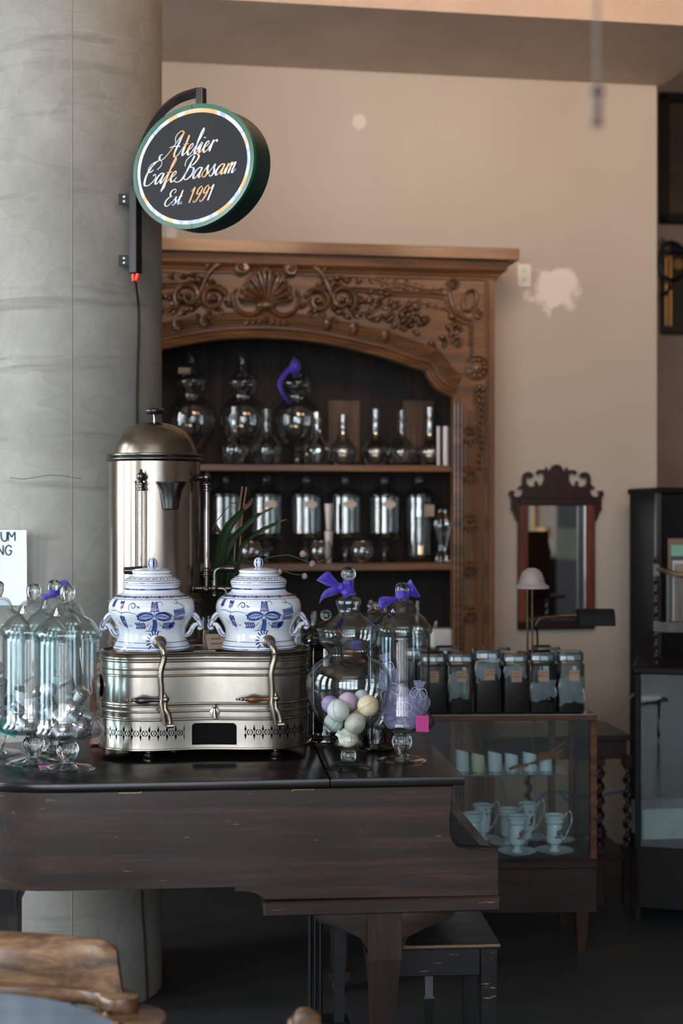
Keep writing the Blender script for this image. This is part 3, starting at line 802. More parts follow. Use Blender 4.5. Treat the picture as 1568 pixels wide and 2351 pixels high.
pl_ = [(x_ch - .02, 0)] + [p for p in pl_ if not (p[1] == 0 and p[0] > x_ch - .03)]; pin = [(x_ch - .02, .035)] + [p for p in pin if not (p[1] == .035 and p[0] > x_ch - .03)]; n = len(pl_)
vs = []; fs = []
x_ch = P(600, 2000)[0]
for q, z in ((pl_, zr0l), (pl_, zr1), (pin, zr1), (pin, zr0l)): vs += [(x, y, z) for x, y in q]
for k in range(4):
    for i in range(n - 1): fs.append((k * n + i, k * n + i + 1, ((k + 1) % 4) * n + i + 1, ((k + 1) % 4) * n + i))
fs += [(0, n, 2 * n, 3 * n), (n - 1, 2 * n - 1, 3 * n - 1, 4 * n - 1)]
rim.add([v for v in vs], fs)
part('case_rim', rim, m_case, piano, None, 30)
part('underside_boards', MB().prism(plan(-.04), zr0l + .03, zr0l + .05, 'z'), M('soundboard underside', '1c1512', .7), piano)
# cheek with the swept arm at the keyboard end
ck = [P(*q) for q in ((540, 2046), (560, 2047), (585, 2051), (600, 2060), (610, 2066), (1144, 2056), (1144, 1954), (1075, 1949), (1052, 1945), (1040, 1932), (1034, 1915), (1033, 1880), (1036, 1850), (1040, 1810), (1040, 1795))]
ck2 = [(x, z) for x, z in ck[:-1]] + [(ck[-1][0], zr1), (ck[0][0], zr1)]
for nm, d in (('cheek', 0), ('cheek', 1.365)):
    part(nm, MB().prism(ck2, d - .001, d + .035, bev=.002), m_case, piano, None, 12)
xa = P(1144, 2000)[0]
mz0, mz1 = P(1148, 2090, -.012)[1], P(1148, 2056, -.012)[1]
mx0 = P(605, 2080, -.012)[0]; mx1 = P(1149, 2080, -.012)[0]
ml = MB().bbox(mx0, mx1, -.016, 1.415, mz0, mz1 - .002, .004)
part('key_bed', ml, wood('worn key bed', '1d1614', '33241e', '4a352b', .42, 'x', 3, .2, 'b08a66', sdens=.66), piano)
part('fallboard', MB().prism([(-.02, .66), (xa - .01, .66), (xa - .01, P(1144, 1950)[1] - .002), (xa - .04, P(1144, 1950)[1] + .003), (xa - .09, P(1040, 1900)[1] + .0), (-.02, zr1 - .05)], .04, 1.36), m_lid, piano)
# lid in two leaves with rounded edges
xs_ = P(758, 1790, -.02)[0]
lo = plan(.016)
def clip(poly, x, keep):
    out = []; m = len(poly)
    for i in range(m):
        a, b = poly[i], poly[(i + 1) % m]; ia, ib = (a[0] - x) * keep >= 0, (b[0] - x) * keep >= 0
        if ia: out.append(a)
        if ia != ib: t = (x - a[0]) / (b[0] - a[0]); out.append((x, a[1] + (b[1] - a[1]) * t))
    return out
part('lid', MB().prism(clip(lo, xs_ - .0015, -1), .957, PT, 'z', bev=.005), m_lid, piano)
part('lid_flap', MB().prism(clip(lo, xs_ + .0015, 1), .957, PT, 'z', bev=.005), m_lid, piano, None)
m_brass = M('tarnished brass', '8f7a58', .35, 1, col2='6b5a42', scale=30)
for px, s in ((323, -1), (671, 1)):
    x, z = P(px, 1795, -.004)
    hb = MB().box(min(x, x + s * .055), max(x, x + s * .055), -.005, .002, .9505, .9525).box(x - .0015, x + .0015, -.006, .001, z - .024, .952)
    part('hinge', hb, m_brass, piano)
# legs: square tapered, each under a pair of carved brackets
def piano_leg(x, y, main):
    lg = MB(); w = .040
    lg.loft(lambda o: [(x - w - o, y - w - o), (x + w + o, y - w - o), (x + w + o, y + w + o), (x - w - o, y + w + o)], [(0.06, -.016), (.42, -.006), (.505, .002), (.505, .004), (mz0, .004)])
    lg.loft(lambda o: [(x - w - o, y - w - o), (x + w + o, y - w - o), (x + w + o, y + w + o), (x - w - o, y + w + o)], [(.045, -.005), (.075, -.005), (.08, -.012)])
    L = part('leg', lg, wood('leg mahogany', '1c1614', '33261f', '4a362a', .4, 'z', 3, .2, 'a67f5c', sdens=.70), piano)
    part('caster', MB().lathe([(0, -.012), (.022, -.012), (.022, .012), (0, .012)], 18, (x, y, .024), Matrix.Rotation(pi / 2, 4, 'X')), m_brass, L)
    if main:
        for s, px in ((-1, 720), (1, 1045)):
            e = P(px, 2100, y - w)[0] - x
            pr = [(s * w, mz0), (e, mz0), (e, mz0 - .016), (e * .9 + s * w * .1, mz0 - .032), (e * .7, mz0 - .046), (e * .5 + .5 * s * w, mz0 - .052), (s * (w + .022), mz0 - .075), (s * (w + .002), mz0 - .115), (s * w, mz0 - .125)]
            part('leg_bracket', MB().prism([(x + a, b) for a, b in pr], y - w + .004, y - w + .04, bev=.002), m_case, piano)
lx = P(883, 2150, .03)[0]
piano_leg(lx, .07, True)
piano_leg(lx, 1.30, False)
piano_leg(P(-12, 2150, .15)[0], .30, False)
bk = MB().box(P(-60, 2100, .2)[0], P(33, 2100, .2)[0], .20, .45, zr0l - .11, zr0l); part('leg_block', bk, m_lid, piano)
# pedal lyre
ly = thing  # (alias not used)
lyr = MB(); l0 = P(724, 2200, .70)[0]; l1 = P(778, 2200, .70)[0]
for x in (l0 - .016, l0, l0 + .016): lyr.tube([(x, .70, z) for z in (.09, zr0)], .006, 8)
part('pedal_lyre', lyr.box(l0 - .03, l1 + .03, .66, .76, .07, .115).box(l0 - .03, l1 + .03, .67, .73, zr0 - .04, zr0), M('lyre black', '15191a', .4), piano)
part('lyre_post', MB().box(l1 - .015, l1 + .015, .685, .72, .115, zr0 - .04), M('lyre post', '1d1c1b', .4), piano)
for i in range(3):
    x = l0 + .02 + i * .035; part('pedal', MB().tube([(x, .66, .085), (x, .58, .075), (x, .54, .06)], [.006, .008, .010], 8, flat=.6), m_brass, piano)

# ---------------------------------------------------------------- piano bench
BF = Frame(at(1149, 3.82), 3.82, 4)
m_bench = wood('worn black bench', '101112', '1c1a19', '2b2520', .42, 'x', 3, .2, 'a58a6c', sdens=.66)
bench = thing('piano_bench', 'worn black wooden piano bench beside the front leg of the piano', 'bench', BF.loc(0, 0), BF.a)
zb1 = BF.hit(1149, 2166, 0)[1]
bw = BF.hit(890, 2166, 0)[0] - .03
part('seat', MB().bbox(bw, 0, 0, .36, zb1 - .014, zb1, .002), m_bench, bench)
part('seat_edge', MB().box(bw + .001, -.001, -.0015, .0, zb1 - .008, zb1 - .001), wood('bare edge', '3b2b20', '9b7b5e', 'c3a080', .5, 'x', 12, 0), bench, 'edge worn to bare pale wood')
x1 = BF.hit(1140, 2200, .01)[0]; x0 = BF.hit(1103, 2200, .01)[0]
part('apron', MB().bbox(bw + .03, x0, .012, .34, BF.hit(1100, 2240, .01)[1], zb1 - .014, .002), m_bench, bench)
for (xa_, xb_, ya, yb) in ((x0, x1, .006, .042), (x0, x1, .31, .346), (bw + .01, bw + .046, .006, .042)):
    mx = (xa_ + xb_) / 2; my = (ya + yb) / 2; h = (xb_ - xa_) / 2
    part('leg', MB().loft(lambda o: [(mx - h - o, my - h - o), (mx + h + o, my - h - o), (mx + h + o, my + h + o), (mx - h - o, my + h + o)], [(0, -.006), (zb1 - .014, 0)]), m_bench, bench)
xl_ = BF.hit(984, 2250, .33)[0]
part('leg', MB().loft(lambda o: [(xl_ - .012 - o, .32 - o), (xl_ + .012 + o, .32 - o), (xl_ + .012 + o, .344 + o), (xl_ - .012 - o, .344 + o)],
     [(0, -.003), (BF.hit(984, 2330, .33)[1], .0), (BF.hit(984, 2291, .33)[1], .004), (BF.hit(984, 2288, .33)[1], .004), (BF.hit(984, 2282, .33)[1], -.001), (zb1 - .05, .002)]), m_bench, bench)

# ---------------------------------------------------------------- silver coffee urn
m_silver = M('old nickel silver', '9c938a', .24, 1, col2='8c8278', scale=5, stretch=(1, 1, .25), bump=.05, rvar=.07, bd=.004)
m_silverd = M('worn silver dome', '8a8378', .27, 1, col2='6f685d', scale=7, bump=.06, rvar=.08, bd=.003)
m_pewter = M('dull pewter', '6c6963', .3, 1, col2='4f4c48', scale=20, rvar=.06)
m_bake = M('black handle', '141416', .25, coat=.5)
UY = 4.30; UX = at(355, UY)
uz = lambda zy: zt(920 + zy / 4.197, UY) - PT      # height above the lid from a row of the photograph
us = UY / F / 4.197
ur = .1395 * UY / 4.4
urn = thing('coffee_urn', 'tall silver cylindrical coffee urn with domed lid behind the porcelain pots', 'coffee urn', (UX, UY, PT), 0)
R_ = 438 * us; zrim = uz(552)
pr = [(R_ * .9, .035), (R_ * 1.05, .04), (R_ * 1.06, .06), (R_ * .99, .07), (R_ * .99, .20), (R_ * 1.03, .205), (R_ * 1.03, .22), (R_, .226)]
for zy in (2310, 2160, 2040, 1925):
    z = uz(zy); pr += [(R_, z - .008), (R_ * 1.025, z - .005), (R_ * 1.03, z), (R_ * 1.025, z + .005), (R_, z + .008)]
pr = sorted(pr[:8], key=lambda q: q[1]) + pr[8:]
pr = [q for q in pr if q[1] < .226 or q[1] > .2265]
pr = [(0, .035)] + pr + [(R_, zrim - .012), (R_ * .95, zrim - .01), (0, zrim - .01)]
part('body', MB().lathe(pr, 96), m_silver, urn, None, 30)
rp = [(R_ * 1.0, zrim - .013), (467 * us, zrim - .009), (470 * us, zrim - .004), (460 * us, zrim), (467 * us, zrim + .004), (462 * us, zrim + .010), (R_ * .94, zrim + .011)]
part('rim_band', MB().lathe(sp(rp, 3), 96), m_pewter, urn)
dz = lambda zy: uz(zy)
dome = [(410 * us, uz(525)), (402 * us, uz(480)), (385 * us, uz(420)), (352 * us, uz(355)), (300 * us, uz(295)), (225 * us, uz(248)), (130 * us, uz(218)), (50 * us, uz(207)), (0, uz(205))]
lid = part('lid', MB().lathe(sp(dome, 5), 96), m_silverd, urn)
kn = part('knob', MB().lathe([(16 * us, uz(212)), (14 * us, uz(160)), (20 * us, uz(135)), (0, uz(130))], 16), m_silver, lid)
part('knob_disc', MB().lathe(sp([(0, uz(134)), (70 * us, uz(132)), (96 * us, uz(112)), (98 * us, uz(92)), (80 * us, uz(74)), (40 * us, uz(68)), (0, uz(66))], 4), 28), m_bake, kn, 'black knob')
for a in range(4):
    an = pi / 4 + a * pi / 2; part('foot', MB().lathe(sp([(0, 0), (.016, 0), (.018, .012), (.010, .022), (.014, .038)], 3), 16, (R_ * .8 * cos(an), R_ * .8 * sin(an), 0)), m_pewter, urn)
def gauge(px, ang, zf):
    """glass sight tube between two fittings, guard rods at its sides; ang = direction from the urn axis"""
    d = Vector((cos(ang), sin(ang), 0)); t = Vector((-d.y, d.x, 0)); r0 = R_ + .034
    c = lambda zy, off=0, rr=r0: tuple(d * rr + t * off + Vector((0, 0, uz(zy))))
    g = MB()
    g.lathe([(r * us, uz(z)) for r, z in ((0, 672), (10, 678), (16, 690), (12, 700), (22, 706), (38, 722), (42, 742), (38, 762), (22, 780), (16, 790), (28, 800), (46, 806), (46, 816), (30, 822), (30, 846), (42, 852), (42, 870), (28, 876), (0, 876))], 20, (d.x * r0, d.y * r0, 0))
    g.tube([d * (R_ - .004) + Vector((0, 0, uz(745))), d * r0 + Vector((0, 0, uz(745)))], .008, 12)
    g.lathe([(0, 0), (.013, 0), (.013, .008), (0, .008)], 6, (0, 0, 0), Matrix.Translation(d * (R_ + .0) + Vector((0, 0, uz(745)))) @ d.to_track_quat('Z', 'Y').to_matrix().to_4x4())
    gg = part('gauge_fitting', g, m_pewter, urn)
    part('sight_glass', MB().tube([c(876), c(1610)], 26 * us, 14), thin_glass('gauge glass', 'e9e6e2', '8c8884', 2.5, .1) if 'gauge glass' not in bpy.data.materials else bpy.data.materials['gauge glass'], gg)
    part('scale_strip', MB().tube([c(880, 0, r0 + .0), c(1600, 0, r0 + .0)], 12 * us, 8), M('gauge backing', 'b9aca2', .4), gg)
    rods = MB()
    for s in (-1, 1):
        part('guard_rod', MB().tube([c(800, s * 52 * us), c(1690, s * 52 * us)], 5 * us, 8).ball(c(795, s * 52 * us), 11 * us, 10, 6).ball(c(1695, s * 52 * us), 9 * us, 10, 6), m_pewter, gg)
    lo = MB().lathe([(r * us, uz(z)) for r, z in ((0, 1600), (28, 1602), (42, 1612), (42, 1632), (30, 1640), (30, 1655), (52, 1660), (52, 1670), (24, 1680), (24, 1790), (0, 1795))], 20, (d.x * r0, d.y * r0, 0))
    lo.tube([d * (R_ - .004) + Vector((0, 0, uz(1810))), d * (r0 + .0) + Vector((0, 0, uz(1810)))], .010, 12)
    lo.ball((d.x * r0, d.y * r0, uz(1810)), 36 * us, 14, 9)
    part('gauge_fitting', lo, m_pewter, urn)
    return d, t, r0
an1 = -pi / 2 - .10
gauge(0, an1, 0)
d2, t2, r2 = gauge(0, -.32, 0)
# drip cup on the front
dcx = (740 - 523) * us; dcy = -sqrt(R_ ** 2 - dcx ** 2) - .030
cupp = [(0, uz(1050)), (50 * us, uz(1050)), (68 * us, uz(1040)), (82 * us, uz(960)), (100 * us, uz(870)), (122 * us, uz(832)), (128 * us, uz(815)), (140 * us, uz(802)), (142 * us, uz(790)), (134 * us, uz(790)), (118 * us, uz(815)), (95 * us, uz(870)), (60 * us, uz(1030)), (0, uz(1035))]
cp_ = MB().lathe(cupp, 36, (dcx, dcy, 0), None, .02, 14)
part('drip_cup', cp_, m_pewter, urn)
part('cup_bracket', MB().box(dcx - .012, dcx + .012, dcy + .03, dcy + .075, uz(815), uz(800)), m_pewter, urn)
# left tap with black lever
g = lambda px, py, y: (at(px, UY + y) - UX, y, zt(py, UY + y) - PT)
yt = -R_ - .05
tp = MB().tube([g(346, 1352, yt + .05), g(346, 1340, yt), g(345, 1325, yt)], .010, 12).tube([g(346, 1322, yt), g(330, 1306, yt)], .008, 10)
tp = part('tap', tp, m_pewter, urn)
part('handle', MB().tube([g(328, 1308, yt), g(326, 1308, yt), g(300, 1310, yt), g(286, 1310, yt), g(284, 1310, yt)], [.008, .011, .011, .0105, .006], 14), m_bake, tp, 'black lever handle')
# right pipework with second tap
ry = d2.y * r2; 
q = lambda px, py: g(px, py, ry)
pipe = MB()
pipe.tube([q(440, 1351), q(530, 1351)], .0075, 12)
for px in (440, 444, 470, 492): pipe.ball(q(px, 1351), .010 if px != 492 else .0135, 14, 9)
pipe.lathe([(0, 0), (.013, 0), (.013, .010), (0, .010)], 6, (0, 0, 0), Matrix.Translation(q(437, 1351)) @ Matrix.Rotation(pi / 2, 4, 'Y'))
pipe.tube([q(493, 1351), q(493, 1334)], [.011, .009], 12).tube([q(493, 1336), q(493, 1333)], .013, 12)
pipe.tube(cr([q(493, 1334), q(493, 1318), q(497, 1308), q(506, 1305)], 5), .008, 12)
pipe.tube([q(493, 1351), q(493, 1368)], [.012, .009], 12).tube([q(493, 1364), q(493, 1368), q(493, 1372)], [.011, .0115, .005], 12)
pipe.tube(cr([q(505, 1351), q(516, 1353), q(520, 1362), q(521, 1378)], 5), [.009] * 16, 12)
tp2 = part('pipework', pipe, m_pewter, urn)
part('handle', MB().tube([q(503, 1305), q(506, 1305), q(530, 1305), q(538, 1305), q(541, 1305)], [.009, .0115, .0115, .0125, .009], 14), m_bake, tp2, 'black lever handle')

# ---------------------------------------------------------------- double bain-marie warmer
m_warm = M('polished old silver plate', 'b1aba1', .24, 1, col2='8e887d', scale=4, stretch=(1, 1, .5), bump=.2, rvar=.08, bd=.005)
m_warmd = M('inside in painted shade', '0d0c0b', .8, spec=.1)  # shade behind the pierced skirt put into the drum's colour
WM = Frame(at(470, 3.97), 3.97, 5.0)
HB = .123; HL = .288
def wout(o, n=None):
    pts = []
    r = HB + o; cxx = HL - HB
    def yy(x): return r - .016 * (cos(pi * x / (2 * cxx * .9)) ** 2 if abs(x) < cxx * .9 else 0)
    N = 60
    for i in range(N): x = -cxx + 2 * cxx * i / N; pts.append((x, -yy(x)))
    for i in range(40): a = -pi / 2 + pi * i / 40; pts.append((cxx + r * cos(a), r * sin(a)))
    for i in range(N): x = cxx - 2 * cxx * i / N; pts.append((x, yy(x) if 0 else r))
    for i in range(40): a = pi / 2 + pi * i / 40; pts.append((-cxx + r * cos(a), r * sin(a)))
    return pts
wz = lambda zy: zt(1280 + zy / 3.136, 3.85) - PT
warm = thing('buffet_warmer', 'long silver double warmer on little feet carrying two porcelain pots', 'warmer', WM.loc(0, 0, PT), WM.a)
def bead(z, h=.0035, o=.0045): return [(z - h, 0), (z - h * .7, o * .8), (z, o), (z + h * .7, o * .8), (z + h, 0)]
rows = [(wz(1188), 0)] + bead(wz(1168)) + bead(wz(1152), .002, .002) + bead(wz(1108)) + bead(wz(1072), .002, .002) + bead(wz(1055), .004, .005)
rows += bead(wz(852), .003) + [(wz(840), .001), (wz(812), .001)] + bead(wz(800), .003, .003) + [(wz(780), .0)] + bead(wz(745), .004, .004) + bead(wz(728), .003, .003) + [(wz(708), .002), (wz(700), .006), (wz(688), .008), (wz(682), .006), (wz(684), -.002), (wz(700), -.006)]
part('body', MB().loft(wout, rows, (False, True)), m_warm, warm, None, 28)
# pierced skirt: true holes cut in the sheet
z0k, z1k = wz(1378), wz(1188)
ol = wout(0); cum = [0]
for i in range(len(ol)): a, b = ol[i], ol[(i + 1) % len(ol)]; cum.append(cum[-1] + hypot(b[0] - a[0], b[1] - a[1]))
TOT = cum[-1]
def on(s, off=0.0):
    s = s % TOT; lo_, hi_ = 0, len(cum) - 1
    while hi_ - lo_ > 1:
        m_ = (lo_ + hi_) // 2
        if cum[m_] <= s: lo_ = m_
        else: hi_ = m_
    t = (s - cum[lo_]) / (cum[lo_ + 1] - cum[lo_]); a, b = ol[lo_], ol[(lo_ + 1) % len(ol)]
    return (a[0] + (b[0] - a[0]) * t, a[1] + (b[1] - a[1]) * t)
xof = lambda zx: WM.hit(220 + zx / 3.136, 1680, -HB)[0]
sx = lambda x: x + HL - HB                    # arc length on the straight front run
s_op0, s_op1 = sx(xof(693)), sx(xof(1018)); sA = sx(xof(640)); sB = sx(xof(1075))
zc_ = wz(1262); pp = .0237
def hole(s, z):
    zo0, zo1 = wz(1352), wz(1197)
    if s_op0 < s < s_op1 and zo0 < z < zo1:
        dx = min(s - s_op0, s_op1 - s); dzz = zo1 - z
        return not (dx < .010 and dzz < .010 and hypot(.010 - dx, .010 - dzz) > .010)
    ss = s if s < TOT * .75 else s - TOT
    if sA < ss < sB: return False
    if not (-.42 < ss < TOT * .5): return False
    u = ((ss - sA) % pp) - pp / 2; y = z - zc_
    rho = hypot(u, y)
    if .0056 < rho < .0084: return abs(u) > .0011
    if rho < .0056: return abs(u) < .0012 and abs(y) < .0040
    v = pp / 2 - abs(u)
    if rho > .0113 and (v / .0075) ** .75 + (abs(y) / .0235) ** .75 < 1: return True
    return False
ns = int(TOT / .00105); nz_ = int((z1k - z0k) / .00105)
sk = MB(); idx = {}
def vid(i, j):
    k_ = (i % ns, j)
    if k_ not in idx:
        x, y = on(TOT * (i % ns) / ns); idx[k_] = len(sk.v); sk.v.append((x, y, z0k + (z1k - z0k) * j / nz_))
    return idx[k_]
for i in range(ns):
    s0 = TOT * (i + .5) / ns
    coarse = False
    for j in range(nz_):
        if not hole(s0, z0k + (z1k - z0k) * (j + .5) / nz_): sk.f.append((vid(i, j), vid(i + 1, j), vid(i + 1, j + 1), vid(i, j + 1)))
part('pierced_skirt', sk, m_warm, warm, None, 60)
part('base_roll', MB().loft(wout, [(z0k - .004, -.002), (z0k - .004, .003), (z0k - .002, .005), (z0k + .001, .005), (z0k + .002, .0), (z0k, -.004)], (False, False)), m_warm, warm)
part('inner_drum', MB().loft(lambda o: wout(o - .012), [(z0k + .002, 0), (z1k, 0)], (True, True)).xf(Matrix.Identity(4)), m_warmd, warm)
for px, py, yl in ((342, 1720, -.088), (633, 1716, -.088), (400, 1700, .08), (600, 1700, .08)):
    x = WM.hit(px, 1735, yl)[0]
    part('foot', MB().lathe(sp([(0, 0), (.010, 0), (.015, .003), (.017, .007), (.013, .010), (.014, .013), (.009, .016), (.010, .020), (.005, .024), (.005, z0k + .002), (0, z0k + .002)], 2), 24, (x, yl, 0)), m_warm, warm)
# round side handle, drain cock
bos = Matrix.Translation((-HL - .001, -.02, wz(945))) @ Matrix.Rotation(-pi / 2, 4, 'Y')
part('side_boss', MB().lathe(sp([(0, .012), (.010, .012), (.020, .010), (.030, .004), (.032, 0), (.03, -.004)], 3), 28, (0, 0, 0), bos), m_warm, warm)
x = WM.hit(220 + 855 / 3.136 + 0, 1640, -.14)[0]; y_ = -HB + .010
dr = MB().lathe([(0, 0), (.014, 0), (.013, .003), (.006, .004), (.005, .018), (0, .018)], 20, (x, y_, wz(1120)), Matrix.Rotation(pi / 2, 4, 'X'))
dr.tube([(x, y_ - .016, wz(1085)), (x, y_ - .016, wz(1130)), (x + .002, y_ - .018, wz(1155))], [.004, .006, .005], 12).ball((x, y_ - .016, wz(1070)), (.0055, .0045, .0055), 12, 8).ball((x, y_ - .016, wz(1060)), .003, 8, 6)
part('drain_cock', dr, m_warm, warm)
part('top_plate', MB().box(-.03, .03, -.07, .07, wz(690), wz(684)), m_warm, warm)

# porcelain pots, each with its own tap
m_porc = M('glazed white porcelain', 'dde2e8', .14, col2='d3dae2', scale=3, coat=.6)
m_blue = M('cobalt underglaze blue', '1c3488', .25, col2='142668', scale=90, coat=.5)
m_blul = M('pale cobalt wash', '6f90c4', .3, col2='4f74b4', scale=50, coat=.4)
m_trk = M('mid blue wash', '3a5f9e', .25, col2='2d4f90', scale=60, coat=.4)
m_tap = M('brushed nickel tap', '988f82', .3, 1, col2='7d7263', scale=12, rvar=.06)
PYY = 3.96; ps = PYY / F / 3.136
pzz = lambda zy: (692 - zy) * ps
body = [(0, 0), (276, 690), (277, 680), (268, 660), (252, 632), (243, 600), (241, 570), (250, 535), (272, 495), (294, 460), (307, 430), (311, 400), (307, 370), (294, 342), (270, 318), (238, 300), (212, 288), (200, 276), (195, 262), (196, 248), (200, 236), (203, 228)]
bprof = sp([(a * ps, pzz(b)) for a, b in body[1:]], 4)
def prad(z):
    for (r0, z0), (r1, z1) in zip(bprof, bprof[1:]):
        if z0 <= z <= z1: return r0 + (r1 - r0) * (z - z0) / max(z1 - z0, 1e-6)
    return bprof[-1][0]
lprof = sp([(a * ps, pzz(b)) for a, b in ((203, 226), (205, 218), (203, 206), (196, 196), (172, 178), (150, 166), (141, 156), (139, 148), (142, 140), (143, 132), (138, 125), (110, 118), (60, 112), (22, 110), (18, 104), (0, 104))], 4)
def lrad(z):
    for (r0, z0), (r1, z1) in zip(lprof, lprof[1:]):
        if min(z0, z1) <= z <= max(z0, z1): return r0 + (r1 - r0) * (z - z0) / ((z1 - z0) or 1e-6)
    return .02
def make_pot(cx, cy, yaw, label, handle_mat, hlabel, knob_a):
    pot = thing('porcelain_pot', label, 'pot', WM.loc(cx, cy, PT + wz(686) + .001), WM.a, 'blue and white pots on the warmer')
    part('body', MB().lathe([(0, 0)] + bprof, 64), m_porc, pot)
    lidp = part('lid', MB().lathe(lprof, 64), m_porc, pot)
    kn = part('knob', MB().ball((0, 0, pzz(78)), (36 * ps, 36 * ps, 41 * ps), 24, 16), m_porc, lidp)
    ks = MB()
    def km(u, v): a = knob_a + u; e = v; return (37 * ps * cos(e) * cos(a), 37 * ps * cos(e) * sin(a), pzz(78) + 42 * ps * sin(e))
    for i in range(6): ks.ribbon([(i * pi / 3, -1.2 + j * .3) for j in range(9)], [.10, .22, .32, .36, .4, .36, .32, .22, .1], km)
    for i in range(6):
        for j in range(5): ks.ribbon([(i * pi / 3 + pi / 6 - .14, -.8 + j * .4), (i * pi / 3 + pi / 6 + .14, -.8 + j * .4)], .12, km)
    part('painted_stripes', ks, m_blue, kn, smooth=False)
    # --- painted onion pattern, laid on the curved wall
    th0 = -pi / 2 - WM.a
    def bm(s, zy): z = pzz(zy); r = prad(z) + .0005; a = th0 + s * ps / .116; return (r * cos(a), r * sin(a), z)
    b = MB(); wsh = MB(); trk = MB()
    def st(pts, w, wl=None, n=5, mbx=None):
        p = cr(pts, n) if len(pts) > 2 else pts; m = len(p)
        ws = [w * 1.3 * ps * (sin(pi * (i + .8) / (m + .6)) ** .5) for i in range(m)] if wl is None else [w * 1.2 * ps] * m
        # ribbon widths are metres; convert to pattern units on both axes
        (mbx if mbx is not None else b).ribbon(p, [q_ / ps for q_ in ws], bm)
    def ringr(zy, w, rad=prad, mbx=None):
        z0_, z1_ = pzz(zy + w / 2), pzz(zy - w / 2)
        (mbx or b).grid(lambda u, v: ((rad(z0_ + (z1_ - z0_) * v) + .0006) * cos(u * 2 * pi), (rad(z0_ + (z1_ - z0_) * v) + .0006) * sin(u * 2 * pi), z0_ + (z1_ - z0_) * v), 64, 1, True)
    ringr(258, 11); ringr(324, 3); ringr(302, 3); ringr(630, 4); ringr(663, 4); ringr(682, 6)
    # shoulder frieze between the two lines
    for k in range(-14, 15):
        x = k * 34; st([(x - 12, 314), (x, 306), (x + 12, 313)], 6 if k % 3 else 11); st([(x + 14, 312), (x + 20, 305)], 4)
    def leafp(x0, y0, x1, y1, bul):
        dx, dy = x1 - x0, y1 - y0; mx, my = (x0 + x1) / 2, (y0 + y1) / 2; L = hypot(dx, dy); nx, ny = -dy / L, dx / L
        return [(x0, y0), (x0 + dx * .25 + nx * bul * .8, y0 + dy * .25 + ny * bul * .8), (mx + nx * bul, my + ny * bul), (x0 + dx * .78 + nx * bul * .6, y0 + dy * .78 + ny * bul * .6), (x1, y1)]
    for sx_ in (-1, 1):
        # lotus leaves with saw-tooth upper rim
        X0, Y0, X1, Y1 = 55, 436, 55 + sx_ * 122, 452
        for bul in (24, -24): st(leafp(X0, Y0, X1, Y1, bul), 5)
        for bul in (14, -12): st(leafp(X0, Y0, X1 - sx_ * 14, Y1, bul), 4, None, 5, wsh)
        st([(X0, Y0), (X0 + sx_ * 55, 440), (X1, Y1)], 3)
        for k in range(9):
            t = .12 + k * .1; x = X0 + (X1 - X0) * t; y = Y0 + (Y1 - Y0) * t - 24 * sin(pi * t) ** .8
            st([(x - sx_ * 6, y + 3), (x + sx_ * 5, y - 4), (x + sx_ * 13, y - 12)], 9)
            for q_ in (14, 26, 36): st([(x - sx_ * 8, y + q_ + 2), (x + sx_ * 2, y + q_)], 2.2)
            if k > 1: st([(x - sx_ * 4, y + 44 * sin(pi * t)), (x + sx_ * 10, y + 46 * sin(pi * t) + 8)], 7)
            if 0 < k < 7: st([(x - sx_ * 6, 444), (x + sx_ * 4, y + 10)], 2, None, 5)
    # feather above the flower
    st([(55, 434), (54, 390), (58, 345)], 3)
    for k in range(6):
        y = 408 - k * 12
        for sx_ in (-1, 1): st([(57, y), (57 + sx_ * 16, y - 7), (57 + sx_ * (32 - k * 3), y + 2)], 7)
    st([(70, 350), (95, 336), (112, 350), (106, 364)], 3)
    # trunk and ground
    for k in range(5): st([(50 + k * 4 - 2, 462), (54 + k * 6 - 4, 500), (48 + k * 9 - 10, 545)], 9, 1, 5, trk)
    st([(48, 462), (54, 500), (40, 546)], 3); st([(66, 462), (76, 510), (78, 546)], 3)
    st([(-20, 548), (40, 545), (115, 550)], 4)
    # branches right and left with leaflets
    st([(176, 450), (215, 438), (262, 430), (300, 425)], 4); st([(-68, 424), (-130, 410), (-190, 415), (-250, 402), (-310, 408)], 4)
    for k in range(8):
        x = 205 + k * 12; st([(x, 438 - k), (x - 6, 410), (x - 16, 396 - k * 2)], 7); st([(x, 444 - k), (x + 2, 460), (x - 6, 472)], 6)
    for (X, Y, L_) in ((-190, 400, 1), (-280, 392, 1)):
        st([(X, Y), (X - 2, Y - 30), (X + 4, Y - 62)], 3)
        for k in range(5):
            for sx_ in (-1, 1): st([(X, Y - 14 - k * 10), (X + sx_ * 12, Y - 22 - k * 10), (X + sx_ * 20, Y - 18 - k * 10)], 7)
    for k in range(4):                     # hanging flower cluster
        for sx_ in (-1, 1): st([(-190, 438 + k * 9), (-190 + sx_ * 14, 446 + k * 9), (-190 + sx_ * 22, 440 + k * 9)], 6)
    for (X, Y) in ((-205, 485), (-180, 490), (-190, 510), (-206, 505), (-178, 512)):
        st([(X + 9 * cos(a * pi / 3), Y + 9 * sin(a * pi / 3)) for a in range(7)], 4, 1); st([(X - 2, Y), (X + 3, Y)], 6, 1)
    st([(-190, 415), (-196, 450), (-190, 500), (-180, 555)], 3); st([(-235, 480), (-250, 495), (-232, 505)], 3); st([(-160, 500), (-140, 512), (-128, 500)], 3)
    # curls
    st([(-115, 404), (-128, 375), (-110, 350), (-85, 352), (-80, 372), (-96, 382), (-106, 370), (-98, 362)], 5); st([(-70, 372), (-62, 366), (-58, 380), (-50, 372), (-44, 384)], 4)
    st([(195, 340), (215, 352), (232, 345), (228, 330), (216, 334)], 4); st([(232, 350), (262, 362), (282, 380), (268, 388)], 4)
    st([(160, 540), (205, 530), (228, 505), (214, 490), (200, 500)], 4)
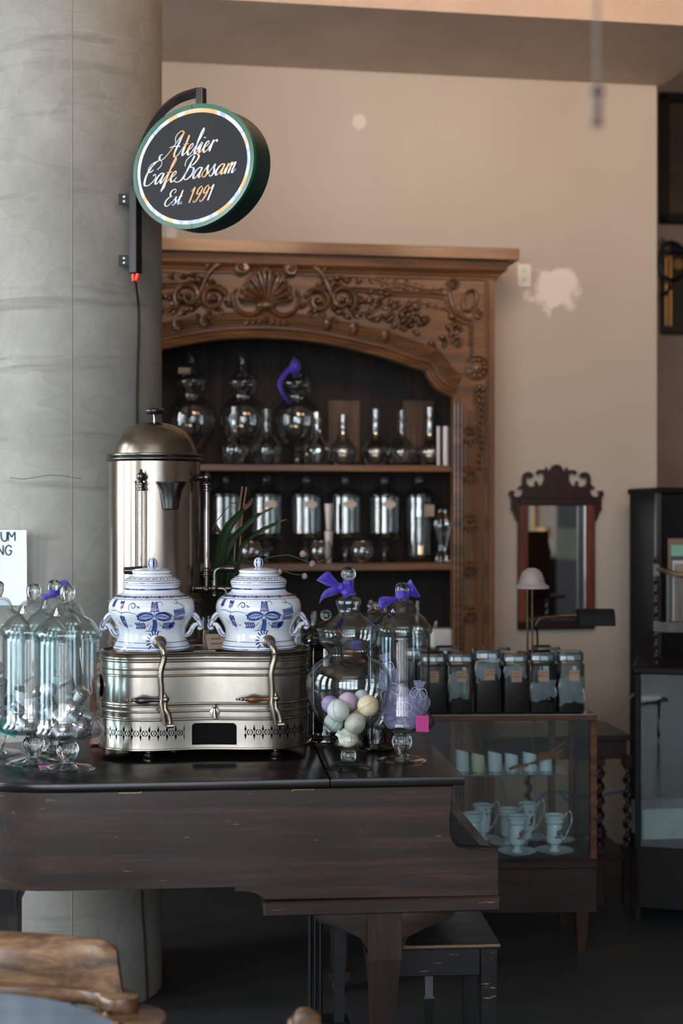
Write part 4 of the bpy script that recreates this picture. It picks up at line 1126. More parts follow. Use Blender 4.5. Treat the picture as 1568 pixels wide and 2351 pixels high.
    # fern sprays beside the trunk
    for sx_, X, Y in ((-1, 20, 500), (1, 90, 500)):
        st([(X, Y - 12), (X + sx_ * 30, Y + 12), (X + sx_ * 100, Y + 8)], 3)
        for k in range(5):
            x = X + sx_ * (35 + k * 16); st([(x, Y + 10), (x + sx_ * 8, Y - 6), (x + sx_ * 14, Y - 14)], 8); st([(x, Y + 12), (x + sx_ * 8, Y + 24), (x + sx_ * 14, Y + 30)], 8)
        if sx_ > 0:
            for k in range(4): st([(X + 90, Y + 10), (X + 108, Y - 8 + k * 10), (X + 130, Y - 14 + k * 8)], 10)
    st([(10, 545), (30, 515), (42, 500)], 3)
    # radiating dashes round the tap boss
    for k in range(11):
        a = pi * .38 + k * pi * .122
        st([(66 + 44 * cos(a), 618 - 44 * sin(a)), (66 + 76 * cos(a), 618 - 76 * sin(a))], 9, 1)
    # the same bouquet repeated on the flanks
    for off in (470, -470, 900):
        for k in range(7):
            for sx_ in (-1, 1): st([(off + 0, 440 - k * 12), (off + sx_ * 22, 428 - k * 12), (off + sx_ * 40, 436 - k * 12)], 7)
        st([(off, 350), (off + 4, 440), (off - 4, 540)], 4); st([(off - 70, 448), (off, 470), (off + 70, 448)], 10)
    part('painted_flowers', b, m_blue, pot, 'cobalt blue onion flower painting', smooth=False)
    part('painted_wash', wsh, m_blul, pot, smooth=False); part('painted_trunk', trk, m_trk, pot, smooth=False)
    lb = MB()
    ringr(212, 5, lrad, lb); ringr(197, 4, lrad, lb); ringr(150, 3, lrad, lb); ringr(126, 3, lrad, lb); ringr(173, 3, lrad, lb)
    def lm(s, zy): z = pzz(zy); r = lrad(z) + .0006; a = s; return (r * cos(a), r * sin(a), z)
    for k in range(22): 
        a = k * 2 * pi / 22; lb.ribbon([(a - .10, 190), (a - .02, 181), (a + .07, 188)], [.02, 5 if 0 else .09, .02], lm)
        lb.ribbon([(a + .05, 188), (a + .12, 180)], .05, lm)
    part('painted_bands', lb, m_blue, lidp, smooth=False)
    # scrolled handles
    for sgn in (-1, 1):
        h = MB(); hp = [(sgn * 288, 478), (sgn * 318, 470), (sgn * 338, 492), (sgn * 346, 520), (sgn * 352, 540), (sgn * 340, 548), (sgn * 332, 536)]
        p3 = cr([(x * ps, -.012, pzz(z)) for x, z in ((sgn * 282, 440), (sgn * 306, 452), (sgn * 328, 480), (sgn * 345, 505), (sgn * 353, 530), (sgn * 343, 544), (sgn * 332, 534))], 6)
        h.tube(p3, [.008, .009] + [.0085] * 10 + [.0068] * (len(p3) - 12), 12, flat=1.7)
        p4 = cr([(x * ps, -.014, pzz(z)) for x, z in ((sgn * 330, 515), (sgn * 305, 520), (sgn * 288, 545), (sgn * 272, 575), (sgn * 252, 592), (sgn * 240, 584))], 6)
        h.tube(p4, [.0055 + .0022 * sin(pi * i / (len(p4) - 1)) for i in range(len(p4))], 12, flat=1.7)
        hd = part('handle', h, m_porc, pot)
        hs = MB(); 
        hs.tube([(x + sgn * .002, y - .0125, z + .004) for x, y, z in p3[14:]], .0016, 6); hs.tube([(x, y - .0145, z) for x, y, z in p4[12:]], .0014, 6); hs.tube([(x, y - .0160, z) for x, y, z in p3[2:14]], .0012, 6)
        part('painted_line', hs, m_blue, hd)
    # tap: boss, swan-neck, cock, lever and nozzle
    bx, bz = 62 * ps, pzz(628); by = -sqrt(prad(bz) ** 2 - bx ** 2)
    T = lambda zx, zy, y: ((zx - 405) * ps, y, pzz(zy))
    bo = MB().lathe(sp([(.019, -.004), (.0185, .004), (.016, .006), (.0165, .010), (.012, .013), (.0125, .017), (.009, .022), (0, .023)], 2), 28, (bx, by, bz), Matrix.Rotation(pi / 2, 4, 'X'))
    tap = part('tap', bo, m_tap, pot)
    yo = by - .028; yv = -.152 - cy * 0
    nk = cr([T(467, 628, by - .018), T(478, 632, by - .034), T(492, 650, yv + .004), T(505, 690, yv), T(506, 730, yv), T(490, 790, yv), T(482, 850, yv), T(487, 930, yv), T(488, 1005, yv)], 6)
    part('neck', MB().tube(nk, [.0088] * 20 + [.0075] * (len(nk) - 20), 14), m_tap, tap)
    ck_ = MB().ball(T(518, 1008, yv), (.0092, .0085, .0092), 16, 10).ball(T(512, 972, yv), .0035, 10, 6)
    ck_.lathe([(.003, 0), (.005, -.004), (.004, -.010)], 12, T(512, 972, yv))
    ck_.tube([T(486, 1000, yv), T(484, 1040, yv), T(496, 1090, yv), T(505, 1140, yv), T(512, 1190, yv)], [.006, .0075, .008, .0065, .0045], 12)
    ck_.tube([T(515, 1015, yv), T(513, 1050, yv), T(514, 1075, yv), T(535, 1110, yv), T(548, 1160, yv), T(545, 1188, yv)], [.006, .005, .0072, .008, .0058, .0075], 12)
    ck_.tube([T(475, 1085, yv), T(448, 1073, yv)], [.004, .002], 8)
    ck_.tube([T(528, 1190, yv - .004), T(572, 1188, yv - .004)], .0065, 12)
    part('cock', ck_, m_tap, tap)
    L = [(235, .0016), (240, .004), (246, .0022), (256, .0045), (266, .0028), (280, .0055), (292, .0038), (306, .006), (330, .0098), (350, .0108), (375, .0098), (410, .0068), (440, .0058), (468, .0062), (486, .0058)]
    k3 = [T(a, 1012, yv) for a, _ in L]
    lv = part('lever', MB().tube(k3[7:], [r for _, r in L[7:]], 16), handle_mat, tap, hlabel)
    part('lever_finial', MB().tube(k3[:8], [r for _, r in L[:8]], 12), m_tap, lv)
    return pot
m_ebony = M('ebony lever', '1d1715', .25, coat=.5); m_rose = M('rosewood lever', '6b3a20', .3, col2='40210f', scale=20, stretch=(.3, 1, 1), coat=.4)
xp0 = WM.hit(220 + 405 / 3.136, 1490, .0)[0]; xp1 = WM.hit(220 + 1172 / 3.136, 1490, .0)[0]
make_pot(xp0, 0, 0, 'blue and white porcelain pot at the left end of the silver warmer, dark tap lever', m_ebony, 'black wooden tap lever', -1.2)
make_pot(xp1, 0, 0, 'blue and white porcelain pot at the right end of the silver warmer, reddish tap lever', m_rose, 'reddish brown wooden tap lever', -1.0)
# small folded card standing between the pots
cdx, cdy = WM.hit(495, 1480, .0)[0], 0
card = thing('price_card', 'small folded kraft card standing on the warmer between the two pots', 'card', WM.loc(cdx, -.01, PT + wz(684) + .001), WM.a + .35)
m_kraft = M('kraft paper', '8d7a68', .8, col2='7e6c5b', scale=30)
part('fold', MB().add([(-.030, -.022, 0), (.030, -.022, 0), (.030, 0, .040), (-.030, 0, .040), (-.030, .022, 0), (.030, .022, 0)], [(0, 1, 2, 3), (3, 2, 5, 4)]), m_kraft, card, smooth=False)
sc_ = MB(); rr = random.Random(3)
def scrib(mb, x0, x1, z, h, w, mp, rr):
    n = int((x1 - x0) / (h * .45)); pts = [(x0 + (x1 - x0) * i / n, z + h * (.5 * ((-1) ** i) * rr.uniform(.5, 1))) for i in range(n + 1)]
    mb.ribbon(cr(pts, 4), w, mp)
cmp_ = lambda u, v: (u, -.022 * (1 - v / .04) - .0006, v)
scrib(sc_, -.018, .012, .027, .006, .0012, cmp_, rr); scrib(sc_, -.02, .016, .014, .006, .0012, cmp_, rr)
part('handwriting', sc_, m_dark, card, smooth=False)
# ---------------------------------------------------------------- footed glass jars on the piano
g_body = thin_glass('clear jar glass', 'fafcfc', '8f9da2', .9, .008)
g_lid = thin_glass('clear lid glass', 'f6fafa', '87959b', 1.1, .01)
g_solid = solid_glass('solid glass')
g_foot = thin_glass('foot glass', 'e6eeee', 'c9d6da', 3.0, .10)
g_dark = thin_glass('smoky jar glass', '8d9492', '1d2224', 1.6, .02)
K = .0002327
def jz(zy): return (2160 - zy) * K
def cyl_jar(label, x, y, sc=1.0, group=None, mat=None):
    j = thing('footed_glass_jar', label, 'glass jar', (x, y, PT), 0, group)
    foot = [(0, 0), (.0675, 0), (.0680, .0025), (.060, .006), (.040, .0105), (.022, .0145), (.0155, .017)]
    stem = [(.0155, .017), (.017, .021), (.021, .028), (.0262, .038), (.0292, .048), (.0290, .056), (.0255, .064), (.0195, .0705), (.0185, .0745), (.0225, .0775), (0, .079)]
    part('foot', MB().lathe(sp(foot, 3) + [(0, .0165)], 48), g_foot, j)
    part('stem', MB().lathe([(0, .0165)] + sp(stem[:-1], 3) + [(0, .0785)], 40), g_solid if mat is None else mat, j)
    cup = [(0, .079), (.04, .080), (.070, .0835), (.089, .090), (.0945, .0975), (.0945, .105), (.0900, .115), (.0845, .125), (.0820, .136)]
    cin = [(.0785, .337), (.0785, .137), (.081, .126), (.0865, .115), (.0905, .105), (.0902, .099), (.086, .0935), (.068, .088), (.04, .085), (0, .0842)]
    part('body', MB().lathe([(0, .079)] + sp(cup[1:], 4) + [(.0815, .20), (.0815, .337), (.080, .3385)] + cin, 64), g_body if mat is None else mat, j)
    lidp = [(.0765, .330), (.0765, .341), (.084, .3425), (.0876, .347), (.0885, .354), (.0865, .3605), (.0800, .367), (.0765, .372), (.068, .3835), (.056, .393), (.0465, .3985), (.0438, .4005), (.0425, .405), (.0385, .415), (.033, .4255), (.0255, .432), (.0135, .4345), (.0115, .437)]
    lin_ = [(0, .431), (.022, .4285), (.030, .423), (.036, .413), (.040, .403), (.043, .3965), (.055, .389), (.066, .380), (.076, .368), (.083, .359), (.085, .354), (.083, .3475), (.075, .345), (.0735, .330), (.0765, .330)]
    lid = part('lid', MB().lathe(sp(lidp, 3) + lin_, 64), g_lid if mat is None else mat, j)
    kp = [(.0115, .436), (.0125, .439), (.0165, .447), (.0192, .457), (.0190, .466), (.0155, .4745), (.008, .479), (0, .480)]
    part('knob', MB().lathe([(0, .4355)] + sp(kp, 3), 32), g_solid if mat is None else mat, lid)
    if sc != 1: j.scale = (sc, sc, 1)
    return j
JF = (at(155, 3.71), 3.71); J2 = (at(77, 3.80), 3.80); J3 = (at(124, 4.00), 4.00); J0 = (at(-6, 3.94), 3.94); JR = (at(923, 3.84), 3.84)
cyl_jar('tall footed glass jar of tea infusers nearest the warmer on the left side', *JF)
cyl_jar('tall footed glass jar of tea infusers just behind and left of the front one', J2[0], J2[1])
cyl_jar('footed glass jar with purple ribbon behind the two left jars of infusers', J3[0], J3[1], .93)
cyl_jar('footed glass jar cut by the left edge of the photo, teal note on its base', J0[0], J0[1])
cyl_jar('footed cylinder glass jar with purple ribbon holding lilac sachets', JR[0], JR[1], .93)

# apothecary jar with bath bombs
Q = .000252
AX, AY = at(800, 3.72), 3.72
aj = thing('apothecary_jar', 'curvy footed apothecary jar with purple bow holding pastel bath bombs', 'glass jar', (AX, AY, PT))
z_ = lambda y: (2168 - y) * Q
P2 = lambda L: [(h * Q, z_(y)) for h, y in L]
part('foot', MB().lathe([(0, 0)] + [(.0600, 0), (.0605, .002)] + sp(P2([(220, 2152), (150, 2122), (80, 2098), (60, 2090)]), 3) + [(0, z_(2090))], 48), g_body, aj)
part('stem', MB().lathe([(0, z_(2091))] + sp(P2([(60, 2090), (74, 2070), (80, 2045), (78, 2015), (70, 1995), (82, 1985), (70, 1975)]), 3) + [(0, z_(1972))], 36), g_solid, aj)
outp = P2([(70, 1972), (110, 1960), (140, 1940), (150, 1915), (140, 1890), (128, 1868), (140, 1840), (195, 1780), (285, 1690), (360, 1590), (405, 1490), (432, 1400), (444, 1300), (436, 1220), (410, 1150), (360, 1090), (300, 1045), (245, 1015), (215, 985), (222, 955), (258, 915), (295, 865), (308, 810), (312, 760), (312, 748)])
inp = [(max(r - .003, 0), z + (.004 if z < z_(1850) else 0)) for r, z in outp[::-1]]
part('body', MB().lathe([(0, z_(1970))] + sp(outp, 4) + sp(inp[:-1], 3) + [(0, z_(1955))], 72), g_body, aj)
lo_ = P2([(300, 757), (300, 747), (326, 742), (332, 728), (322, 712), (290, 690), (245, 655), (200, 620), (160, 585), (134, 560), (116, 540), (112, 520), (118, 498), (132, 470), (136, 440), (128, 415), (108, 395), (70, 380), (48, 374)])
li_ = [(max(r - .0028, .001), z - .0025) for r, z in lo_[::-1][:-2]]
al = part('lid', MB().lathe(sp(lo_, 3) + [(0, z_(382))] + li_ + [lo_[0]], 64), g_lid, aj)
part('knob', MB().lathe([(0, z_(376))] + sp(P2([(48, 374), (42, 350), (44, 280), (50, 240), (52, 212), (60, 205), (52, 198)]), 3)[:-1] + sp(P2([(52, 200), (66, 190), (78, 165), (80, 148), (72, 110), (48, 84), (20, 73), (0, 71)]), 3), 36), g_solid, al)
m_bomb = lambda n, c, c2: M('bath bomb ' + n, c, .6, col2=c2, scale=60, bump=.25, bd=.001)
bombs = [  # centre in zoom px of the photo, radius px, depth, colours, label, tilt
 (352, 1522, 92, .020, '8c7ba6', 'a392b8', 'speckled purple bath bomb at the left of the pile', (.3, -.2, 1)),
 (537, 1497, 102, .030, 'c9b0c4', 'b79cb4', 'pale pink bath bomb at the top of the pile', (.5, -.3, .8)),
 (437, 1587, 118, -.030, 'd8d8d2', 'c8c8c2', 'pearl white bath bomb at the front left of the pile', (.85, -.45, .25)),
 (745, 1540, 114, -.022, 'ead9bb', 'd8c19a', 'cream yellow bath bomb at the right of the pile', (.45, -.35, -.85)),
 (680, 1450, 80, .055, 'b9c8cc', 'a9babf', 'pale blue bath bomb at the back of the pile', (0, 0, 1)),
 (390, 1712, 104, .008, 'b9c6b8', 'a8b7b2', 'pale green bath bomb low at the left of the pile', (.8, .3, -.5)),
 (660, 1650, 88, .030, 'cdb79b', 'bda587', 'tan bath bomb half hidden under the yellow one', (0, 0, 1)),
 (612, 1722, 112, -.028, 'cfcdbb', 'bdbcae', 'grey green bath bomb with a flat end at the front', (.40, -.72, -.57)),
 (540, 1865, 108, -.004, 'e3dcc6', 'd3c9ae', 'ivory bath bomb at the bottom of the jar', (.1, -.1, 1))]
for i, (zx, zy, rp_, dy, c1, c2, lb, tl) in enumerate(bombs):
    r = rp_ * Q * (AY + dy) / AY * .985
    px, py = 680 + zx / 4.52, 1280 + zy / 4.52
    prf = [(0, -r)] + [(r * sin(a), -r * cos(a)) for a in [pi * k / 24 for k in range(1, 11)]] + [(r * .998, -r * .10), (r * 1.06, -r * .07), (r * 1.06, r * .07), (r * .998, r * .10)] + [(r * sin(a), -r * cos(a)) for a in [pi * k / 24 for k in range(14, 24)]] + [(0, r)]
    if i == 7: prf = [(0, -r * .82), (r * .52, -r * .82)] + [p for p in prf if p[1] > -r * .80]
    mt = Vector((0, 0, -1 if i == 7 else 1)).rotation_difference(Vector(tl)).to_matrix().to_4x4()
    if 0: mt = Matrix.Rotation(tl, 4, 'Y') @ Matrix.Rotation(.35 if i != 7 else -.9, 4, 'X')
    solo('bath_bomb', MB().lathe(prf, 36, (0, 0, 0), mt), m_bomb(str(i), c1, c2), lb, 'bath bomb', 'bath bombs in the apothecary jar', (at(px, AY + dy), AY + dy, zt(py, AY + dy)))
# two little tags in the bottom of the jar
m_white = M('white card', 'dfe0e0', .7)
for zx, zy, rz in ((445, 1830, .6), (535, 1880, -.1)):
    px, py = 680 + zx / 4.52, 1280 + zy / 4.52; yy = AY - .036
    solo('paper_tag', MB().box(-.007, .007, -.0005, .0005, -.008, .008).xf(Matrix.Rotation(rz, 4, 'Y')), m_white, 'small white paper tag against the glass under the bombs, ' + ('tilted' if rz > .3 else 'upright'), 'tag', None, (at(px, yy), yy, zt(py, yy)))

# ribbons -----------------------------------------------------------------
m_rib = sheer('purple organza ribbon', '4226bd', .80)
m_rib.node_tree.nodes['Principled BSDF'].inputs['Roughness'].default_value = .45
def band(mb, r, z0, z1, c):
    return mb.grid(lambda u, v: (c[0] + r * cos(u * 2 * pi), c[1] + r * sin(u * 2 * pi), z0 + (z1 - z0) * v + .001 * sin(u * 20)), 32, 3, True)
def sheet(mb, left, right, y, wav=.004, n=12):
    """cloth strip between two edges given in metres (x,z) about the knot"""
    A, B = cr(left, 6), cr(right, 6); m = min(len(A), len(B)) - 1
    def fn(u, v):
        a = A[int(round(u * m))]; b = B[int(round(u * m))]
        return (a[0] + (b[0] - a[0]) * v, y + wav * sin(u * 5 + v * 4) - .010 * sin(pi * u) * sin(pi * v), a[1] + (b[1] - a[1]) * v)
    return mb.grid(fn, m, 6)
def z3(zx, zy, s=Q): return ((zx - 545) * s, (2168 - zy) * s)
bw_ = thing('ribbon_bow', 'purple organza bow tied round the neck of the bath bomb jar', 'bow', (AX, AY, PT))
part('band', band(MB(), 54 * Q, z_(360), z_(214), (0, 0)), m_rib, bw_)
part('loop', sheet(MB(), [z3(*p) for p in ((470, 262), (400, 190), (330, 122), (225, 200), (222, 218))], [z3(*p) for p in ((470, 300), (420, 275), (330, 272), (250, 232), (224, 222))], -.022), m_rib, bw_)
part('tail', sheet(MB(), [z3(*p) for p in ((462, 270), (390, 275), (300, 320), (262, 380), (242, 455))], [z3(*p) for p in ((465, 320), (440, 350), (370, 375), (290, 405), (246, 458))], -.024), m_rib, bw_)
part('loop', sheet(MB(), [z3(*p) for p in ((468, 262), (520, 258), (565, 270), (600, 310), (626, 355))], [z3(*p) for p in ((462, 330), (490, 375), (515, 402), (560, 372), (612, 368))], -.024), m_rib, bw_)
part('knot', MB().ball((-.018, -.022, z_(290)), (.010, .007, .013), 14, 9), m_rib, bw_)
# ribbon of the sachet jar
def z4(zx, zy): return ((zx - 1090) * .26e-3, (2105 - zy) * .26e-3)
rb = thing('ribbon_bow', 'purple organza ribbon round the knob of the sachet jar', 'bow', (JR[0], JR[1], PT))
part('band', band(MB(), .0185, .437, .458, (0, 0)), m_rib, rb)
part('tail', sheet(MB(), [z4(*p) for p in ((1025, 410), (960, 402), (890, 402), (850, 420), (846, 425))], [z4(*p) for p in ((1030, 450), (985, 470), (930, 510), (880, 536), (846, 536))], -.016), m_rib, rb)
part('tail', sheet(MB(), [z4(*p) for p in ((1120, 300), (1150, 260), (1176, 228), (1182, 230))], [z4(*p) for p in ((1130, 385), (1200, 410), (1262, 420), (1284, 405))], .006), m_rib, rb)
# ribbon of the back left jar
rb2 = thing('ribbon_bow', 'purple ribbon on the half hidden jar behind the infuser jars', 'bow', (J3[0], J3[1], PT))
k5 = 4.0 / F / 4.896
def z5(zx, zy): return ((zx - 600) * k5, zt(1320 + zy / 4.896, 4.0) - PT)
part('band', band(MB(), .0185, .437, .452, (0, 0)), m_rib, rb2)
part('tail', sheet(MB(), [z5(*p) for p in ((640, 215), (560, 210), (500, 208), (465, 222))], [z5(*p) for p in ((640, 250), (560, 262), (510, 285), (462, 280))], -.014), m_rib, rb2)
part('loop', sheet(MB(), [z5(*p) for p in ((600, 190), (625, 100), (680, 62), (740, 58), (765, 95))], [z5(*p) for p in ((640, 230), (680, 200), (740, 170), (775, 130), (770, 100))], .010), m_rib, rb2)

# lilac organza sachets ------------------------------------------------------
m_org = sheer('lilac organza', 'b6b1d6', .58)
m_wrib = M('white satin cord', 'e4e6f2', .4)
m_lav = M('lavender buds', '8681b4', .9, col2='6c6699', scale=200)
sach = [ # x,z of the belly centre in zoom px, size, tilt, depth, label
 (1255, 1490, .031, .15, -.012, 'lilac sachet with its gathered neck upright at the right of the jar', 1.0),
 (1050, 1480, .040, -.7, .012, 'lilac sachet leaning at the back left of the jar', 1.0),
 (1000, 1620, .036, 1.2, -.030, 'lilac sachet lying at the front left of the jar', .9),
 (1180, 1640, .038, -1.0, -.030, 'lilac sachet in the middle of the jar floor', .9),
 (1245, 1690, .031, .5, .014, 'lilac sachet pressed low against the right side of the jar', .8),
 (960, 1240, .026, -.2, .030, 'pale sachet standing tall against the left back of the jar', 1.4)]
for i, (zx, zy, r, tl, dy, lb, tall) in enumerate(sach):
    rr = random.Random(i + 11)
    px, py = 680 + zx / 4.52, 1280 + zy / 4.52; yy = JR[1] + dy; sx_, sz_ = at(px, yy), zt(py, yy)
    s = thing('organza_sachet', lb, 'sachet', (sx_, yy, sz_), 0, 'lilac sachets in the right jar')
    rot = Matrix.Rotation(tl, 4, 'Y')
    ph = [rr.uniform(0, 6) for _ in range(5)]
    def bag(u, v, r=r, ph=ph, tall=tall, rot=rot):
        a = u * 2 * pi
        prf = cr([(0, -.85), (.75, -.75), (1.0, -.2), (.92, .35), (.45, .85), (.16, 1.05), (.34, 1.35), (.48, 1.75)], 6); k = v * (len(prf) - 1)
        q0 = prf[int(k)]; rad, zz = max(q0[0], 0) * r, q0[1] * r * tall
        rad *= 1 + .10 * sin(3 * a + ph[0]) + .07 * sin(7 * a + ph[1] + v * 3) + (.25 * sin(5 * a + ph[2]) if v > .85 else 0)
        return tuple(rot @ Vector((rad * cos(a), rad * sin(a) * .8, zz)))
    def crump(u, v, bag=bag, ph=ph, r=r):
        p = bag(u, v); a = u * 2 * pi; k = r * .055
        return (p[0] + k * sin(9 * a + 6 * v + ph[3]) * sin(13 * v + ph[4]), p[1] + k * sin(11 * a - 7 * v + ph[0]), p[2] + k * sin(8 * a + 17 * v + ph[1]))
    part('bag', MB().grid(crump, 72, 60, True), m_org, s)
    part('filling', MB().ball((0, 0, 0), (r * .72, r * .55, r * .62), 18, 12).xf(rot @ Matrix.Translation((0, 0, -r * .15))), m_lav, s)
    cd_ = MB(); zc2 = r * tall * 1.05
    cd_.tube([(r * .2 * cos(a * pi / 8), r * .17 * sin(a * pi / 8), zc2) for a in range(17)], .0009, 6)
    for sg in (-1, 1):
        cd_.tube(cr([(0, -r * .2, zc2), (sg * r * .5, -r * .35, zc2 + r * .1), (sg * r * .75, -r * .5, zc2 - r * .5), (sg * r * .3, -r * .75, zc2 - r * .7), (sg * r * .05, -r * .3, zc2)], 5), .0007, 6)
    part('cord', cd_.xf(rot), m_wrib, s)

# sticky notes
def note(name, label, col, x, y, z, pts, digits, rot):
    n = thing('sticky_note', label, 'sticky note', (x, y, z)); n.rotation_euler = rot
    w, h = pts
    curl = lambda u, v: (u, -.004 * (1 - (v / h)) ** 2 * (1 if v < h else 0) - .0, v)
    part('paper', MB().grid(lambda u, v: curl(-w / 2 + w * u, h * v), 8, 8), M(name, col, .6), n)
    d = MB(); mp = lambda u, v: (u, curl(u, v)[1] - .0006, v)
    for st in digits: d.ribbon(cr([(a * w, b * h) for a, b in st], 4), .0008, mp)
    part('handwriting', d, M('pencil', '6a4a70', .8), n, smooth=False)
D37 = [[(-.22, .72), (-.08, .78), (-.1, .58), (-.2, .52), (-.06, .46), (-.10, .26), (-.24, .3)], [(.05, .72), (.25, .75), (.12, .22)], [(.06, .5), (.24, .52)]]
nz0 = zt(1280 + 1820 / 4.52, JR[1] - .09)
note('pink note', 'bright pink sticky note on the base of the sachet jar', 'e04f9c', at(680 + 1300 / 4.52, JR[1] - .072), JR[1] - .078, nz0 + .001, (.0415, .0425), D37, (-.10, .12, .55))
note('teal note', 'teal sticky note on the base of the cut off jar at far left', '1fb4ae', at(16, J0[1] - .095), J0[1] - .092, zt(1687, J0[1] - .09), (.046, .040), D37, (-.15, .35, .3))
# pink note lying on the lid at the foot of the front jar
def lyn(label, pts, col):
    wpts = []
    for zx, zy in pts:
        py = 1320 + zy / 4.896; Y = (CAMZ - PT - .003) / (py - 1175.5) * F; wpts.append((at(zx / 4.896, Y), Y))
    cx = sum(p[0] for p in wpts) / len(wpts); cy = sum(p[1] for p in wpts) / len(wpts)
    solo('sticky_note', MB().prism([(x - cx, y - cy) for x, y in wpts], 0, .0006, 'z'), M('note ' + col, col, .6), label, 'sticky note', None, (cx, cy, PT + .0025), 0)
lyn('pink sticky note lying flat on the piano in front of the jar foot', [(415, 2110), (600, 2108), (665, 2150), (600, 2185), (450, 2185)], 'd56bb0')
solo('sticky_note', MB().box(-.016, .016, -.003, .003, 0, .0006), bpy.data.materials['teal note'], 'sliver of teal note lying behind the foot of the second left jar', 'sticky note', None, (at(62, 4.0), 3.99, PT + .0006))

# tea infusers ------------------------------------------------------------------
m_mesh = M('fine steel mesh', 'c2c6ca', .45, .75, col2='8e9296', scale=260, bump=.6, bd=.0006)
m_steel = M('bright steel', 'c4c8cc', .15, 1)
def infuser(loc, r, rot, label, kind=0):
    o = thing('tea_infuser', label, 'tea infuser', loc, 0, 'tea infusers in the left jars'); o.rotation_euler = rot
    h = r * 1.7
    prf = [(0, -h / 2), (r * .78, -h / 2), (r * .82, -h / 2 + .001)]
    for k in range(14):
        z = -h / 2 + .002 + (h - .004) * k / 13; q = r * (.82 + .16 * k / 13); prf += [(q, z), (q + .0006, z + .0009)]
    b_ = part('basket', MB().lathe(prf + [(r, h / 2), (r * .96, h / 2)], 32), m_mesh, o)
    part('rim', MB().lathe([(r * 1.0, h / 2 - .002), (r * 1.06, h / 2 - .001), (r * 1.07, h / 2 + .001), (r * 1.0, h / 2 + .002), (r * .96, h / 2)], 32), m_steel, o)
    ld = part('lid', MB().lathe(sp([(r * 1.0, h / 2 + .002), (r * .9, h / 2 + .004), (r * .6, h / 2 + .0065), (r * .2, h / 2 + .008), (0, h / 2 + .008)], 2), 32), m_mesh if kind else m_steel, o)
    part('knob', MB().ball((0, 0, h / 2 + .010), (.0025, .0025, .003), 10, 6), m_steel, ld)
    return o
K4 = 1 / 4.896
lab = ['steel tea infuser at the left front of the nearest jar, lid towards the viewer', 'steel tea infuser with ringed basket at the right of the pile in the front jar', 'topmost steel tea infuser of the front jar, leaning right', 'small steel tea infuser with knobbed lid in the middle of the front jar',
       'steel tea infuser with meshed lid in the centre of the front jar', 'glinting tea infuser lowest in the middle of the front jar', 'ribbed tea infuser low at the right of the front jar', 'large mesh disc infuser hanging by its chain in the front jar']
fi = [(530, 1705, 78, (1.35, .3, .3), -.042), (905, 1700, 88, (.9, .5, -.5), -.030), (905, 1360, 88, (.5, .55, .2), .004), (828, 1505, 72, (1.0, .0, -.2), -.036), (680, 1610, 90, (.8, .1, .1), -.018), (705, 1730, 80, (1.35, -.1, .0), -.046), (960, 1590, 80, (.3, -1.2, .1), .010), (548, 1290, 90, (1.5, 0, .1), .0)]
for (zx, zy, r, rot, dy), l in zip(fi, lab):
    yy = JF[1] + dy; infuser((at(zx * K4, yy), yy, zt(1320 + zy * K4, yy)), r * K * .92, rot, l, 1 if zx in (680, 548) else 0)
lab = ['wide mesh infuser basket on top of the pile in the second left jar', 'ribbed tea infuser at the left bottom of the second left jar', 'domed steel tea infuser at the bottom centre of the second left jar', 'steel infuser ring standing on edge between the two left jars']
fi = [(270, 1365, 118, (.2, .1, .2), .0), (180, 1560, 90, (.5, .35, .1), -.015), (355, 1620, 90, (.9, -.1, .1), -.035), (390, 1310, 76, (1.3, 0, -.6), .01)]
for (zx, zy, r, rot, dy), l in zip(fi, lab):
    yy = J2[1] + dy; infuser((at(zx * K4, yy), yy, zt(1320 + zy * K4, yy)), r * K * .92, rot, l)
lab = ['dark mesh ball infuser on top in the jar cut by the left edge', 'mesh basket infuser in the middle of the jar cut by the left edge', 'tea infuser at the bottom of the jar cut by the left edge']
fi = [(-10, 1060, 80, (1.2, 0, .3), .0), (0, 1270, 110, (.4, 0, .3), .0), (-20, 1440, 100, (1.1, .2, .1), -.01)]
for (zx, zy, r, rot, dy), l in zip(fi, lab):
    yy = J0[1] + dy; infuser((at(zx * K4 - 3, yy), yy, zt(1320 + zy * K4, yy)), r * K * .9, rot, l, 1)
for (zx, zy, r, rot), l in zip([(690, 1190, 110, (.2, .1, .2)), (790, 1230, 100, (.4, -.4, .2))], ['large mesh infuser basket on top of the pile in the ribboned jar', 'mesh infuser leaning right in the back ribboned jar']):
    yy = J3[1]; infuser((at(zx * K4 - 6, yy), yy, zt(1320 + zy * K4, yy)), r * K * .9, rot, l, 1)
for (jx, jy), nm, cnt in ((JF, 'nearest left jar', 7), (J2, 'second left jar', 7), (J0, 'jar at left edge', 6), (J3, 'ribboned left jar', 6)):
    rr = random.Random(int(jy * 100))
    for k in range(cnt * 2 - 3):
        lay = k >= cnt; a = k * 2 * pi / (cnt if not lay else cnt - 3) + lay * .4; q = (.056 if k % cnt else .008) if not lay else .040
        o = infuser((jx + q * cos(a), jy + q * sin(a), PT + (.108 if not lay else .143)), .0175, (rr.uniform(.3, 1.5), rr.uniform(-1, 1), rr.uniform(0, 6)), ('mesh lidded' if k % 2 else 'steel lidded') + ' tea infuser in the ' + ('upper' if lay else 'lowest') + ' layer of the pile, ' + nm, k % 2)
        o['group'] = 'infusers buried at the bottom of the ' + nm
